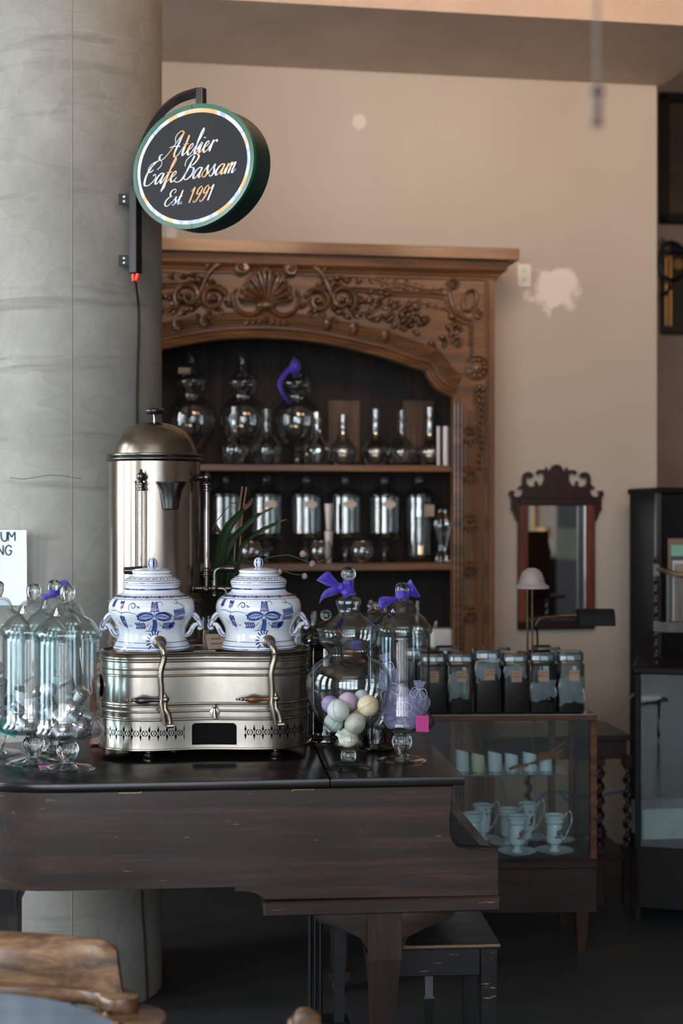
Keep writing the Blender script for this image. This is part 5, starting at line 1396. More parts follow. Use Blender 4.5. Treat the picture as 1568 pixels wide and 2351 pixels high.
# bead chains of the hanging infusers
for i, (pts, l) in enumerate([([(535, 790), (540, 900), (545, 1050), (548, 1250)], 'beaded chain hanging straight down inside the front jar'), ([(905, 770), (905, 900), (925, 1050), (955, 1180), (968, 1270)], 'beaded chain curving along the right side of the front jar')]):
    pp_ = cr([(at(a * K4, JF[1] - .055 + .0), JF[1] - .055, zt(1320 + b * K4, JF[1] - .055)) for a, b in pts], 14); mb = MB(); 
    tot = len(pp_); rs = [.0009 + .0008 * (j % 2) for j in range(tot)]
    solo('infuser_chain', mb.tube(pp_, rs, 7), m_steel, l, 'chain')

# amber glass bottle box between jars and warmer
ax0 = at(228, 4.02)
amb = solo('amber_glass_block', MB().bbox(-.022, .022, -.03, .03, 0, .245, .006), M('amber glass', 'b5541c', .15, col2='8a3a10', scale=6, coat=.6), 'amber orange glass block standing between the left jars and the silver warmer', 'ornament', None, (at(226, 4.1), 4.1, PT))
bpy.data.materials['amber glass'].node_tree.nodes['Principled BSDF'].inputs['Transmission Weight'].default_value = .5

# dark jars behind on the right ---------------------------------------------------
dk = thing('dark_glass_jar', 'dark footed jar with ball knob behind and left of the bath bomb jar', 'glass jar', (at(748, 4.15), 4.15, PT))
s_ = 4.15 / F
dz_ = lambda py: zt(py, 4.15) - PT
part('body', MB().lathe(sp([(.0, .004), (.058, .004), (.062, .016), (.054, .025), (.050, .04), (.050, dz_(1500)), (.046, dz_(1490)), (.052, dz_(1482))], 3), 40), g_dark, dk)
l_ = part('lid', MB().lathe(sp([(.052, dz_(1480)), (.068, dz_(1474)), (.066, dz_(1462)), (.045, dz_(1450)), (.034, dz_(1436)), (.020, dz_(1428)), (.010, dz_(1424))], 3) + [(0, dz_(1424))], 40), g_dark, dk)
part('knob', MB().ball((0, 0, dz_(1412)), (.0165, .0165, .016), 20, 12), g_solid, l_)
dk2 = thing('dark_glass_jar', 'smoky jar of red and blue wrapped sweets behind the glass jars at right', 'glass jar', (at(866, 4.02), 4.02, PT))
dz_ = lambda py: zt(py, 4.02) - PT
part('body', MB().lathe(sp([(0, .002), (.050, .003), (.056, .010), (.046, .022), (.045, .04), (.045, dz_(1440)), (.042, dz_(1430))], 3), 40), g_dark, dk2)
l_ = part('lid', MB().lathe(sp([(.044, dz_(1430)), (.052, dz_(1426)), (.040, dz_(1412)), (.022, dz_(1402)), (.008, dz_(1398))], 3) + [(0, dz_(1398))], 36), g_dark, dk2)
part('knob', MB().ball((0, 0, dz_(1390)), (.014, .014, .013), 18, 10), g_solid, l_)
rr = random.Random(5)
for i, (c, l) in enumerate((('a01e35', 'dark red wrapped sweet at the left in the smoky jar'), ('b3283a', 'bright red wrapped sweet at the right in the smoky jar'), ('2c4f8a', 'blue wrapped sweet on top of the red ones in the smoky jar'), ('7c1830', 'maroon wrapped sweet between the other sweets in the smoky jar'))):
    px, py = ((853, 1704), (872, 1706), (866, 1690), (886, 1698))[i]; yy = 3.995 + .01 * (i % 2)
    mb = MB().bbox(-.010, .010, -.007, .007, -.008, .008, .003)
    o = thing('wrapped_sweet', l, 'sweet', (at(px, yy), yy, zt(py, yy)), .3 * i, 'sweets in the smoky jar'); mt = M('wrapper ' + str(i), c, .3, coat=.5)
    part('sweet', mb, mt, o)
    part('twisted_end', MB().lathe([(.002, 0), (.007, .009), (.0075, .010)], 10, (0, 0, 0), Matrix.Translation((.009, 0, 0)) @ Matrix.Rotation(pi / 2, 4, 'Y')), mt, o)
# ---------------------------------------------------------------- glassware in the cabinet
g_shelf = thin_glass('shelf glass', 'eef2f2', '66747a', 2.0, .03)
g_ribbed = thin_glass('cut glass', 'dfe6e8', '4f5c62', 2.6, .06)
SY = -.20                                    # depth of the glassware on the shelves
def cpos(px, z, y=SY): 
    x = CF.hit(px, 1100, y)[0]; return CF.loc(x, y, z)
u_ = 6.6 / F                                 # metres per photo pixel there
def prof(L, w=1, h=1): return [(r * u_ * w, z * u_ * h) for r, z in L]
def globe_jar(px, label, ribbon=False, h=255):
    j = thing('globe_jar', label, 'glass jar', cpos(px, z1s), 0, 'tall globe jars on the top shelf')
    k = h / 255
    part('foot', MB().lathe(sp(prof([(0, 0), (34, 0), (30, 4), (10, 10), (8, 18), (14, 24), (8, 30), (0, 31)], 1, k), 3), 32), g_ribbed, j)
    part('body', MB().lathe(sp(prof([(0, 31), (12, 33), (28, 45), (46, 70), (55, 100), (50, 130), (32, 150), (24, 156), (26, 164), (34, 175), (38, 186)], 1, k), 3), 40), g_shelf, j)
    l = part('lid', MB().lathe(sp(prof([(39, 185), (40, 190), (33, 200), (18, 212), (10, 220), (14, 226), (8, 232)], 1, k), 3), 36), g_shelf, j)
    part('knob', MB().lathe(sp(prof([(0, 230), (7, 232), (7, 246), (9, 250), (6, 255), (0, 257)], 1, k), 2), 20), g_solid, l)
    return j
globe_jar(441, 'leftmost tall globe jar with a twine tag on the top shelf, half behind the urn')
globe_jar(558, 'tall globe jar in the middle of the three on the top shelf')
globe_jar(682, 'tall globe jar with a dark purple ribbon on the top shelf')
x, y, z = cpos(676, z1s)
r_ = thing('ribbon_bow', 'dark purple ribbon hanging from the globe jar on the top shelf', 'bow', (x, y - .0, z), CF.a)
part('knot', MB().ball((0, -.03, .46), (.024, .02, .035), 14, 9), m_rib, r_)
part('tail', sheet(MB(), [(-.01, .47), (-.05, .44), (-.085, .38), (-.07, .33), (-.04, .29)], [(-.005, .44), (-.035, .42), (-.065, .375), (-.05, .33), (-.02, .285)], -.05), m_rib, r_)
x, y, z = cpos(425, z1s)
solo('twine_tag', MB().bbox(-.028, .028, -.003, .003, -.012, .016, .002), m_kraft, 'kraft tag hanging from the leftmost globe jar', 'tag', None, (x, y - .03, z + .43), .3)
# decanters
def decanter(px, label, h, w, tw=9, fl=.0, yy=SY + .05, fn=8):
    d = thing('decanter', label, 'decanter', cpos(px, z1s, yy), 0, 'clear decanters on the top shelf')
    pr_ = [(0, 0), (w * .55, 1), (w * .8, 10), (w, 30), (w * .92, 42), (w * .5, 60), (tw, 76), (tw * .85, h * .80), (tw * 1.25, h * .81), (tw * 1.2, h * .84), (tw * .9, h * .85), (tw, h)]
    part('body', MB().lathe(sp(prof(pr_), 3), 48, (0, 0, 0), None, fl, fn), g_ribbed, d)
    return d
for px, l, h, w, f_, yy in ((537, 'round decanter in front of the middle globe jar', 130, 32, .03, -.32), (612, 'faceted diamond decanter beside the middle globe jar', 125, 32, .12, -.32), (727, 'tear shaped ribbed decanter right of the ribboned globe jar', 120, 33, .08, -.30),
        (787, 'small plain decanter, fourth from the right on the top shelf', 118, 30, .03, -.22), (862, 'tallest plain decanter in the middle right of the top shelf', 132, 32, .02, -.2), (922, 'diamond shaped decanter, second from the right on the top shelf', 130, 32, .10, -.2), (986, 'slim bell decanter at the right end of the top shelf', 138, 31, .02, -.2)):
    decanter(px, l, h, w, 10, f_, yy, 4 if 'iamond' in l else 10)
m_can = M('pale candle glass', 'c9c0ba', .25, col2='9a8c86', scale=4, stretch=(14, 14, .5))
for px, w, h, l in ((1007, 4.5, 92, 'narrow pale glass tube at the right end of the top shelf'), (1024, 7.5, 92, 'wide pale glass tube against the right end of the top shelf')):
    solo('glass_tube', MB().lathe(prof([(0, 0), (w, 0), (w, h), (w * .8, h), (w * .8, 4), (0, 4)]), 24), m_can, l, 'glass tube', 'glass tubes on the top shelf', cpos(px, z1s, -.27))
# second shelf: lidded jars on feet
def store_jar(px, label, h=193, w=36, tagk=0, straight=False):
    j = thing('lidded_glass_jar', label, 'glass jar', cpos(px, z2s), CF.a, 'lidded glass jars on the second shelf')
    b0 = 0 if straight else 50
    if not straight:
        part('foot', MB().lathe(sp(prof([(0, 0), (30, 0), (27, 5), (9, 12), (8, 22), (15, 32), (8, 42), (12, 48), (0, 49)]), 3), 32), g_ribbed, j)
    part('body', MB().lathe(prof([(0, b0), (w * 1.1, b0 + 3), (w * 1.2, b0 + 8), (w, b0 + 18), (w, 150), (w * .93, 150), (w * .93, b0 + 16), (0, b0 + 8)]), 40), g_shelf, j)
    l = part('lid', MB().lathe(sp(prof([(w * 1.0, 149), (w * 1.15, 152), (w * 1.12, 157), (w * .8, 166), (w * .5, 171), (w * .42, 178), (w * .2, 181), (0, 182)]), 3), 40), g_shelf, j)
    part('knob', MB().ball((0, 0, 189 * u_), (8 * u_, 8 * u_, 9 * u_), 18, 10), g_solid, l)
    # pale paper linings seen through the glass as upright stripes
    if tagk == 1: part('label', MB().prism([(.016 * 1.9 * cos(a * pi / 12) + .010, .018 * sin(a * pi / 12)) for a in range(24)], -w * u_ - .003, -w * u_ - .001).xf(Matrix.Translation((.0, 0, 133 * u_))), m_plab, j, 'pale oval label')
    if tagk == 2: part('label', MB().box(.012, .058, -w * u_ - .002, -w * u_ - .0005, 105 * u_, 132 * u_), m_kraft, j, 'kraft paper label')
    return j
m_plab = M('aged label', 'b5a596', .7)
for px, l, tg in ((520, 'lidded jar at the left of the second shelf, behind the orchid', 0), (612, 'lidded jar with pale label, second from left on the second shelf', 1), (703, 'lidded jar with pale label, left of the narrow tumblers', 1),
                  (793, 'lidded jar right of the narrow tumblers on the second shelf', 1), (882, 'lidded jar with an oval label, fifth on the second shelf', 1)):
    store_jar(px, l, tagk=tg)
store_jar(962, 'straight sided lidded jar with kraft label, last on the second shelf', 193, 33, 2, True)
for px, r, l in ((735, 27, 'round glass bowl behind the third lidded jar'), (830, 27, 'round glass bowl behind the fourth lidded jar'), (575, 28, 'round glass bowl behind the second lidded jar')):
    solo('glass_bowl', MB().lathe(sp(prof([(0, 0), (12, 1), (r, 18), (r + 1, 32), (r * .8, 46), (r * .75, 50)]), 3), 36), g_ribbed, l, 'bowl', 'glass bowls on the second shelf', cpos(px, z2s, -.33))
for i, (px, h) in enumerate(((755, 72), (755, 60))):
    solo('glass_tumbler', MB().lathe(prof([(0, 0), (6, 0), (10, h), (9, h), (5, 3), (0, 3)]), 24), m_can, ('lower' if i == 0 else 'upper') + ' narrow pale tumbler of the stack between the third and fourth jars', 'tumbler', 'stacked tumblers', cpos(px, z2s + i * 74 * u_, -.3))
vs_ = thing('crystal_vase', 'twisted cut crystal vase at the right end of the second shelf', 'vase', cpos(1017, z2s, -.26), CF.a)
part('body', MB().lathe(sp(prof([(0, 0), (17, 0), (15, 15), (9, 30), (14, 60), (20, 90), (9, 118), (16, 130)]), 3), 48, (0, 0, 0), None, .14, 6), g_ribbed, vs_)
# third level: assorted small glass
rr = random.Random(9)
for px, h, w, l in ((640, 60, 18, 'small footed glass at the left of the lowest visible shelf'), (686, 95, 14, 'slim decanter above the right porcelain pot'), (720, 85, 22, 'round footed goblet right of the porcelain pot'), (850, 110, 20, 'dim decanter between the two front jars'),
                    (885, 100, 16, 'small decanter left of the sachet jar ribbon'), (958, 105, 15, 'slim decanter right of the sachet jar knob'), (1000, 60, 14, 'little bottle at the right of the lowest visible shelf')):
    solo('glass_bottle', MB().lathe(sp(prof([(0, 0), (w, 1), (w * 1.05, h * .25), (w * .9, h * .45), (w * .35, h * .62), (w * .3, h * .85), (w * .42, h * .86), (w * .4, h * .9), (w * .25, h * .92), (w * .3, h)]), 3), 32), g_ribbed, l, 'bottle', 'small bottles on the lowest visible shelf', cpos(px, 1.02 + (1395 - 1387) * 0 + .0, -.3))
m_box = M('white ceramic', 'c2c2bc', .4)
x, y, z = cpos(1012, z3s, -.33)
solo('white_box', MB().bbox(-.055, .055, -.05, .05, 0, .09, .01), m_box, 'pale box at the right corner behind the square jars', 'box', None, (x, y, z), CF.a)
solo('ribbon_roll', MB().lathe([(.02, 0), (.035, 0), (.035, .03), (.02, .03), (.02, 0)], 30), m_rib, 'dim purple ribbon roll behind the bath bomb jar', 'ribbon', None, cpos(822, z3s + .30, -.28))
bpy.data.objects['ribbon_roll'].location.z = z3s
solo('glass_bottle', MB().lathe(sp(prof([(0, 0), (30, 2), (34, 30), (30, 80), (12, 100), (10, 120)]), 3), 30), g_ribbed, 'large dim bottle left of the sachet jar low in the cabinet', 'bottle', 'small bottles on the lowest visible shelf', cpos(655, z3s, -.22))

# ---------------------------------------------------------------- orchid
m_leaf = M('orchid leaf', '1f2d1e', .45, col2='2e4427', scale=8, coat=.2); m_leafd = M('withered leaf tip', '7d5a42', .7, col2='553b29', scale=20)
m_cane = M('bamboo cane', '8a6848', .55, col2='6d4f36', scale=40, stretch=(1, 1, .3)); m_stem = M('green stem', '33452c', .5); m_bud = M('pink bud', 'b995a2', .5, col2='8d6f78', scale=60)
OY = 4.48
ob = (at(510, OY), OY)
orc = thing('potted_orchid', 'orchid with withering leaves, bamboo canes and pink buds behind the porcelain pots', 'plant', (ob[0], OY, PT))
op = lambda zx, zy, dy=0: (at(440 + zx / 4.126, OY + dy) - ob[0], dy, zt(1060 + zy / 4.126, OY + dy) - PT)
part('flower_pot', MB().lathe(sp([(0, 0), (.045, 0), (.052, .03), (.062, .10), (.064, .11), (.058, .11), (.05, .10), (0, .095)], 3), 32), M('dark glazed pot', '1c1d22', .3, coat=.4), orc)
def leaf3(pts, w, m, name='leaf', lab=None, thick=.0012):
    P3 = cr([op(*p) for p in pts], 6); n = len(P3) - 1
    mb = MB()
    def fn(u, v):
        i = min(int(round(u * n)), n); p = Vector(P3[i]); a = Vector(P3[max(i - 1, 0)]); b = Vector(P3[min(i + 1, n)])
        t = (b - a).normalized(); s = t.cross(Vector((.25, -1, .1))).normalized(); ww = w * (sin(pi * min(.97, u * .85 + .13)) ** .6)
        return tuple(p + s * ww * (v - .5) + Vector((0, .012 * w / .03 * (abs(v - .5) * 2) ** 1.5 * -1, 0)))
    return part(name, mb.grid(fn, n, 6), m, orc, lab)
leaf3([(250, 1560, .05), (270, 1100, .0), (285, 800, -.01), (340, 640, -.02), (420, 530, -.02), (500, 450, -.02)], .030, m_leaf)
leaf3([(480, 470, -.02), (510, 430, -.02), (550, 395, -.02), (577, 340, -.02)], .014, m_leafd, 'leaf', 'withered brown leaf tip')
leaf3([(260, 1500, .0), (300, 1000, .0), (380, 760, -.01), (480, 640, -.02), (610, 520, -.02), (660, 490, -.02)], .020, m_leaf)
leaf3([(650, 500, -.02), (700, 470, -.02), (775, 435, -.02)], .008, m_leafd, 'leaf', 'withered brown leaf tip')
leaf3([(420, 1300, .0), (460, 850, .0), (540, 740, -.01), (660, 650, -.02), (790, 590, -.02), (820, 575, -.02)], .013, m_leaf)
leaf3([(810, 580, -.02), (860, 558, -.02), (905, 548, -.02)], .005, m_leafd, 'leaf', 'withered brown leaf tip')
leaf3([(200, 1020, .0), (260, 800, .0), (290, 710, .0)], .024, m_leaf); leaf3([(300, 700, .0), (262, 660, 0), (232, 600, -.01)], .012, m_leafd, 'leaf', 'withered brown leaf tip')
leaf3([(220, 1540, .03), (330, 1100, .02), (350, 900, .02), (330, 760, .02)], .034, m_leaf)
leaf3([(400, 1300, .0), (400, 1050, .0), (420, 980, .0)], .018, m_leaf)
leaf3([(340, 960, -.02), (430, 950, -.02), (520, 960, -.02), (580, 990, -.02)], .008, m_leaf)
for pts in ([(520, 240), (470, 600), (445, 1100), (430, 1500)], [(480, 235), (440, 560), (405, 880), (395, 1500)]):
    part('bamboo_cane', MB().tube(cr([op(a, b, .01) for a, b in pts], 5), .0028, 8), m_cane, orc)
part('stem', MB().tube(cr([op(200, 660, -.02), op(220, 590, -.02), op(290, 495, -.02), op(370, 405, -.02), op(455, 380, 0)], 6), .0014, 6), m_stem, orc)
part('stem', MB().tube(cr([op(430, 1400, 0), op(560, 1060, -.02), op(640, 960, -.04), op(730, 910, -.05), op(900, 885, -.05), op(1010, 915, -.05), op(1110, 955, -.05)], 6), .0015, 6), m_stem, orc)
part('stem', MB().tube(cr([op(600, 1200, 0), op(760, 1080, -.03), op(860, 1040, -.04), op(960, 1065, -.05), op(1050, 1072, -.05)], 6), .0013, 6), m_stem, orc)
for a, b, r in ((1053, 875, .0105), (1145, 970, .0105), (1070, 1085, .0095), (832, 1045, .009)):
    part('bud', MB().ball(op(a, b, -.05), (r, r, r * 1.1), 14, 9), m_bud, orc)
# glass vase with stalks; its reflections are put in as coloured strips
vz = thing('glass_vase', 'clear glass vase with painted coloured reflections between the porcelain pots', 'vase', (at(478, 4.22), 4.22, PT))
part('body', MB().lathe([(0, 0), (.024, 0), (.026, .01), (.020, .1), (.026, .36), (.024, .36), (.018, .1), (0, .02)], 32), g_body, vz)
part('stalks', MB().tube([(0, 0, .03), (.004, 0, .34)], .004, 8).tube([(.006, 0, .03), (-.006, 0, .35)], .003, 8), m_leaf, vz)
part('reflection_strip', MB().grid(lambda u, v: (-.012 + .010 * u + .004 * sin(v * 6), -.012, .12 + .2 * v), 4, 16), M('orange reflection strip', 'c0502c', .2), vz)
part('reflection_strip', MB().grid(lambda u, v: (-.010 + .010 * u + .010 * v, -.014, .10 + .12 * v), 4, 16), M('turquoise reflection strip', '58b7c8', .2), vz)

# ---------------------------------------------------------------- display case with square tea jars
m_cwood = wood('display case wood', '110b08', '24150d', '3c2213', .55, 'x', 4, .05); m_cwv = wood('display case upright', '140c08', '2c190f', '4a2a17', .45, 'z', 4, .2)
g_pane = thin_glass('window pane', 'f2f8f7', 'b9c6c6', .8, .0)
DC = Frame(at(1371, 5.33), 5.33, 2.0)        # front right corner of the case
D = lambda px, py, y=0.0: DC.hit(px, py, y)
dz1 = D(1371, 1640)[1]; dz0 = D(1371, 1972)[1]; dzb = D(1360, 2095)[1]; DX = -.92; DD = .42
case = thing('display_case', 'wood framed glass display case of cups standing behind the piano at right', 'display case', DC.loc(0, 0), DC.a)
m_cw2 = wood('display case frame', '2a180e', '5a3420', '80502e', .5, 'x', 4, .05)
part('top_frame', MB().bbox(DX, 0, 0, DD, dz1 - .024, dz1 - .003, .002), m_cw2, case)
part('top_pane', MB().box(DX + .01, -.008, .006, DD - .006, dz1 - .003, dz1), M('glass top', '7d8a84', .12, coat=.5), case)
for x, y in ((-.026, 0), (DX, 0), (-.026, DD - .026), (DX, DD - .026), (D(1265, 1800, DD)[0] - .013, DD - .026)):
    part('post', MB().bbox(x, x + .026 if y < .1 or x == -.026 else x + .026, y, y + .026, dz0, dz1 - .024, .002), m_cw2, case)
part('base', MB().bbox(DX, 0, 0, DD, dzb, dz0, .003), m_cwood, case)
part('base_moulding', MB().bbox(DX - .004, .004, -.006, DD + .004, dz0 - .035, dz0 - .005, .004), m_cwood, case)
part('front_pane', MB().box(DX + .026, -.026, .010, .014, dz0, dz1 - .024), g_pane, case)
part('side_pane', MB().box(-.016, -.012, .026, DD - .026, dz0, dz1 - .024), g_pane, case)
gz = D(1200, 1780, .03)[1]
part('glass_shelf', MB().box(DX + .03, D(1306, 1780, .05)[0], .045, DD - .08, gz - .006, gz), M('shelf glass slab', '34504c', .1, coat=.6), case)
for x in (D(1335, 2100, .02)[0], DX + .05):
    for y in (.025, DD - .025):
        part('leg', MB().loft(lambda o: [(x - .024 - o, y - .02 - o), (x + .024 + o, y - .02 - o), (x + .024 + o, y + .02 + o), (x - .024 - o, y + .02 + o)], [(0, -.010), (dzb, 0)]), m_cwv, case)
# square jars
g_tea = thin_glass('tea jar glass', 'cfdcdc', '3c4a4c', 1.8, .03)
m_tea = M('dark tea leaves', '15110f', .9, col2='241a15', scale=150); m_tis = sheer('white tissue', 'b9bdc2', .75)
m_sq = M('kraft label', '937c6b', .8, col2='877161', scale=40)
s5 = 5.4 / F
def text(s, size, m, parent, name, loc, shear=.35, center=True):
    c = bpy.data.curves.new('t', 'FONT'); c.body = s; c.size = size; c.shear = shear
    if center: c.align_x = 'CENTER'
    o = bpy.data.objects.new('tmp', c); me = bpy.data.meshes.new_from_object(o); bpy.data.objects.remove(o)
    q = bpy.data.objects.new(name, me); me.materials.append(m); C.objects.link(q); q.parent = parent; q.location = loc; q.rotation_euler = (pi / 2, 0, 0); return q
def rrect(h, r, n=5):
    return [(sx_ * (h - r) + r * cos(a), sy_ * (h - r) + r * sin(a)) for sx_, sy_, a0 in ((1, 1, 0), (-1, 1, pi / 2), (-1, -1, pi), (1, -1, 1.5 * pi)) for a in [a0 + pi / 2 * i / n for i in range(n + 1)]]
def sqjar(px, label, words, tis, fill, y=.055, h=138, w=62, lx=0, lz=.62, group='square tea jars in the front row'):
    x = D(px, 1640, y)[0]; j = thing('square_tea_jar', label, 'glass jar', DC.loc(x, y, dz1 + .001), DC.a, group)
    hw = w * s5 / 2; H_ = h * s5
    o = lambda k: rrect(hw + k, .012)
    part('body', MB().loft(o, [(0, -.004), (.006, 0), (H_ * .80, 0), (H_ * .82, -.006), (H_ * .85, -.008)], (True, False)), g_tea, j)
    part('lid', MB().loft(o, [(H_ * .85, -.006), (H_ * .86, -.003), (H_ * .97, -.003), (H_, -.007)], (True, True)), g_tea, j)
    part('lid_liner', MB().loft(o, [(H_ * .87, -.010), (H_ * .95, -.010)]), M('frosted liner', '8f9aa8', .6) if 'frosted liner' not in bpy.data.materials else bpy.data.materials['frosted liner'], j)
    part('tea', MB().loft(o, [(.006, -.006), (H_ * fill, -.006), (H_ * (fill + .02), -.014)]), m_tea, j)
    if tis:
        z0, z1, a, b = tis
        def fn(u, v): return (-hw * .9 + hw * 1.75 * (a + (b - a) * u) + .003 * sin(v * 7), -hw + .004 + .004 * sin(u * 9 + v * 5), H_ * (z0 + (z1 - z0) * v) + (.006 * sin(u * 4 + px) + .004 * abs(sin(u * 9 + px))) * (1 if v > .5 else 1.6))
        part('tissue_bag', MB().grid(fn, 14, 10), m_tis, j)
    if words:
        pl2 = part('label', MB().box(-.0195 + lx, .0195 + lx, -hw - .0016, -hw - .0006, H_ * lz - .021, H_ * lz + .021), m_sq, j)
        for i, t_ in enumerate(words): text(t_, .0105, m_dark, pl2, 'handwriting', (lx, -hw - .0020, H_ * lz + .009 - i * .012))
    return j
xs7 = ((992, 'square tea jar partly behind the sachet jar, leftmost of its row', ('decaf', 'green', 'jasmine'), None, .78, .0),
       (1055, 'square tea jar with a big tissue bag, second from the left', ('decaf', 'ginseng'), (.22, .66, .0, .8), .2, .002), (1117, 'tallest square tea jar, filled with dark tea to its label', ('decaf', 'vanilla'), (.5, .84, -.02, 1.0), .62, .004),
       (1181, 'square tea jar labelled ceylon, fourth from the left', ('china', 'Ceylon', 'Tea'), (.58, .78, .0, .9), .6, .0), (1242, 'square tea jar with crumpled tissue, second from the right', ('decaf', 'Earl grey'), (.22, .52, .0, 1.05), .16, .0), (1306, 'square tea jar at the right end of the case top', ('Earl grey',), (.14, .58, .0, 1.05), .12, .01))
for i, (px, l, wd, ts, fl, lx) in enumerate(xs7):
    sqjar(px, l, wd, ts, fl, lx=lx, h=146 if i == 2 else 138 if i < 4 else 140)
for px, l in ((1030, 'dark lidded tea jar in the back row above the second front jar'), (1140, 'dark lidded tea jar in the back row behind the tallest jar'), (1255, 'glass tea jar in the back row behind the two right jars'), (955, 'dark tea jar in the back row behind the sachet jar')):
    sqjar(px, l, None, None, .7, .22, 142, 62, group='tea jars in the back row')
# white creamers on the glass shelf
m_cer = M('white ceramic cup', 'c6d4de', .25, col2='bac9d4', coat=.4)
def creamer(px, label, h, w, c):
    x = D(px, 1770, .12)[0]; j = thing('white_creamer', label, 'creamer', DC.loc(x, .12, gz + .001), DC.a + .5, 'creamers on the glass shelf')
    k = 5.45 / F
    mb = MB()
    def fn(u, v):
        a = u * 2 * pi; r = w * k * (1 - .06 * v) * (1 + .25 * max(0, cos(a - pi)) ** 3 * v)
        return (r * cos(a), r * sin(a), v * h * k * (1 + .10 * cos(a - pi)))
    mb.grid(fn, 36, 8, True).lathe([(0, .002), (w * k * .98, .002)], 36)
    part('body', mb, c, j)
    part('handle', MB().tube(cr([(w * k * .95, 0, h * k * .85), (w * k * 1.4, 0, h * k * .78), (w * k * 1.45, 0, h * k * .4), (w * k * .95, 0, h * k * .2)], 5), .004, 8), m_blk if 1 else c, j)
    return j
m_crm = M('cream ceramic cup', 'c9cbb0', .3, coat=.3)
for px, l, h, w, c in ((1062, 'tall white creamer at the left of the glass shelf', 46, 15, m_cer), (1098, 'cream coloured creamer, second on the glass shelf', 38, 15, m_crm), (1137, 'white creamer third from left on the glass shelf', 42, 16, m_cer), (1175, 'white creamer with twigs behind it, fourth on the shelf', 38, 15, m_cer), (1217, 'white creamer left of the dried twigs', 40, 16, m_cer), (1253, 'short white creamer holding the dried twigs at right', 30, 15, m_cer)):
    creamer(px, l, h, w, c)
m_twig = M('dried orange twigs', '8e5626', .8, col2='5d3516', scale=60)
tw = thing('dried_twigs', 'bundle of dried orange brown twigs fanning out of the rightmost creamer', 'twigs', DC.loc(D(1253, 1750, .1)[0], .10, gz + .03))
for i in range(9):
    part('twig', MB().tube(cr([(-.075 + .01 * i * .5, -.01, .0), (-.02, -.02 + .004 * i, .018 + .002 * i), (.03 + .004 * (i % 3), -.02 + .004 * i, .026 + .006 * (i * 3 % 7)), (.052 + .010 * (i % 3), -.03 + .008 * i, .020 + .011 * (i * 3 % 7))], 5), [.002, .002, .0025] + [.003] * 13, 6), m_twig, tw)
solo('dried_twigs', MB().tube(cr([(0, 0, 0), (.004, 0, .05), (-.003, 0, .10), (.004, 0, .15)], 5), .0025, 6).ball((.004, 0, .165), (.010, .01, .022), 10, 6), m_twig, 'single dried stem with pale seed head rising in the middle of the case', 'twigs', None, DC.loc(D(1224, 1750, .2)[0], .2, gz + .001))
solo('dried_twigs', MB().tube(cr([(-.04, 0, 0), (-.01, 0, .012), (.03, -.01, .02)], 5), .006, 6), m_twig, 'short brown twig bundle between the two middle creamers', 'twigs', None, DC.loc(D(1193, 1750, .07)[0], .07, gz + .014))
# porcelain cups and saucers on the case floor
m_cup = M('white porcelain cup', 'c6d6e0', .2, col2='bccdd8', coat=.5); m_gold = M('gilt handle', '8f7c48', .3, 1)
m_petal = M('painted purple rose', '6d3550', .4); m_pl = M('painted leaf', '3c5a48', .4)
def cup(px, py, y, label, flip=1, rose=True, sauc=True, sc=1.0):
    x = D(px, py, y)[0]; t_ = thing('porcelain_cup', label, 'cup', DC.loc(x, y, dz0 + .001), DC.a, 'porcelain cups in the display case')
    k = 5.5 / F * sc
    bp_ = [(0, 6), (13, 6), (14, 8), (8, 14), (8, 20), (17, 27), (18, 36), (18, 62), (17, 68), (19, 71), (22, 73), (22, 76), (19, 78), (19, 81), (24, 84), (24, 88)]
    part('body', MB().lathe([(r * k, z * k) for r, z in bp_] + [((r - 1.5) * k, z * k) for r, z in bp_[::-1][:10]] + [(0, 26 * k)], 36), m_cup, t_)
    part('handle', MB().tube([(flip * a * k, 0, b * k) for a, b in cr([(22, 80), (30, 96), (38, 90), (38, 70), (30, 50), (22, 36), (17, 32)], 5)], [.0022 + .001 * sin(i) for i in range(31)], 8), m_cup, t_)
    part('handle_curl', MB().ball((flip * 30 * k, 0, 96 * k), .0045, 10, 7).ball((flip * 33 * k, 0, 84 * k), .0035, 8, 6), m_gold, t_)
    if rose:
        rs_ = part('painted_rose', MB().ball((flip * 6 * k, -17.2 * k, 50 * k), (.011, .002, .012), 12, 8).ball((flip * 10 * k, -15.6 * k, 55 * k), (.008, .002, .008), 12, 8), m_petal, t_)
        part('painted_leaf', MB().ball((flip * 2 * k, -18.0 * k, 41 * k), (.010, .0016, .004), 10, 6).ball((flip * 10 * k, -16.2 * k, 40 * k), (.005, .0012, .003), 10, 6), m_pl, t_)
    if sauc:
        solo('saucer', MB().lathe(sp([(0, 2 * k), (14 * k, 1 * k), (16 * k, 3 * k), (30 * k, 6 * k), (42 * k, 10 * k), (42 * k, 11 * k), (28 * k, 8 * k), (15 * k, 5 * k), (0, 5 * k)], 2), 48), m_cup, 'scalloped white saucer under the ' + label.replace('white cup', 'cup').split(',')[0].replace('painted ', ''), 'saucer', 'saucers in the display case', DC.loc(x, y, dz0))
cup(1187, 1955, .07, 'painted cup at the front middle, its handle up right')
cup(1273, 1952, .08, 'painted cup at the front right, alone on its saucer')
cup(1168, 1935, .20, 'painted cup half hidden behind the front middle cup', rose=False)
cup(1212, 1930, .30, 'painted rose cup at the back, long handle to the right')
cup(1085, 1940, .12, 'painted cup leftmost, behind the piano arm', rose=False)
cup(1108, 1925, .28, 'painted cup in the back row at the left', rose=False)
solo('saucer', MB().lathe(sp([(0, .001), (.02, .001), (.05, .010), (.068, .016), (.05, .013), (0, .008)], 2), 40), m_cup, 'empty saucer lying behind the front right cup', 'saucer', 'saucers in the display case', DC.loc(D(1280, 1930, .26)[0], .26, dz0))

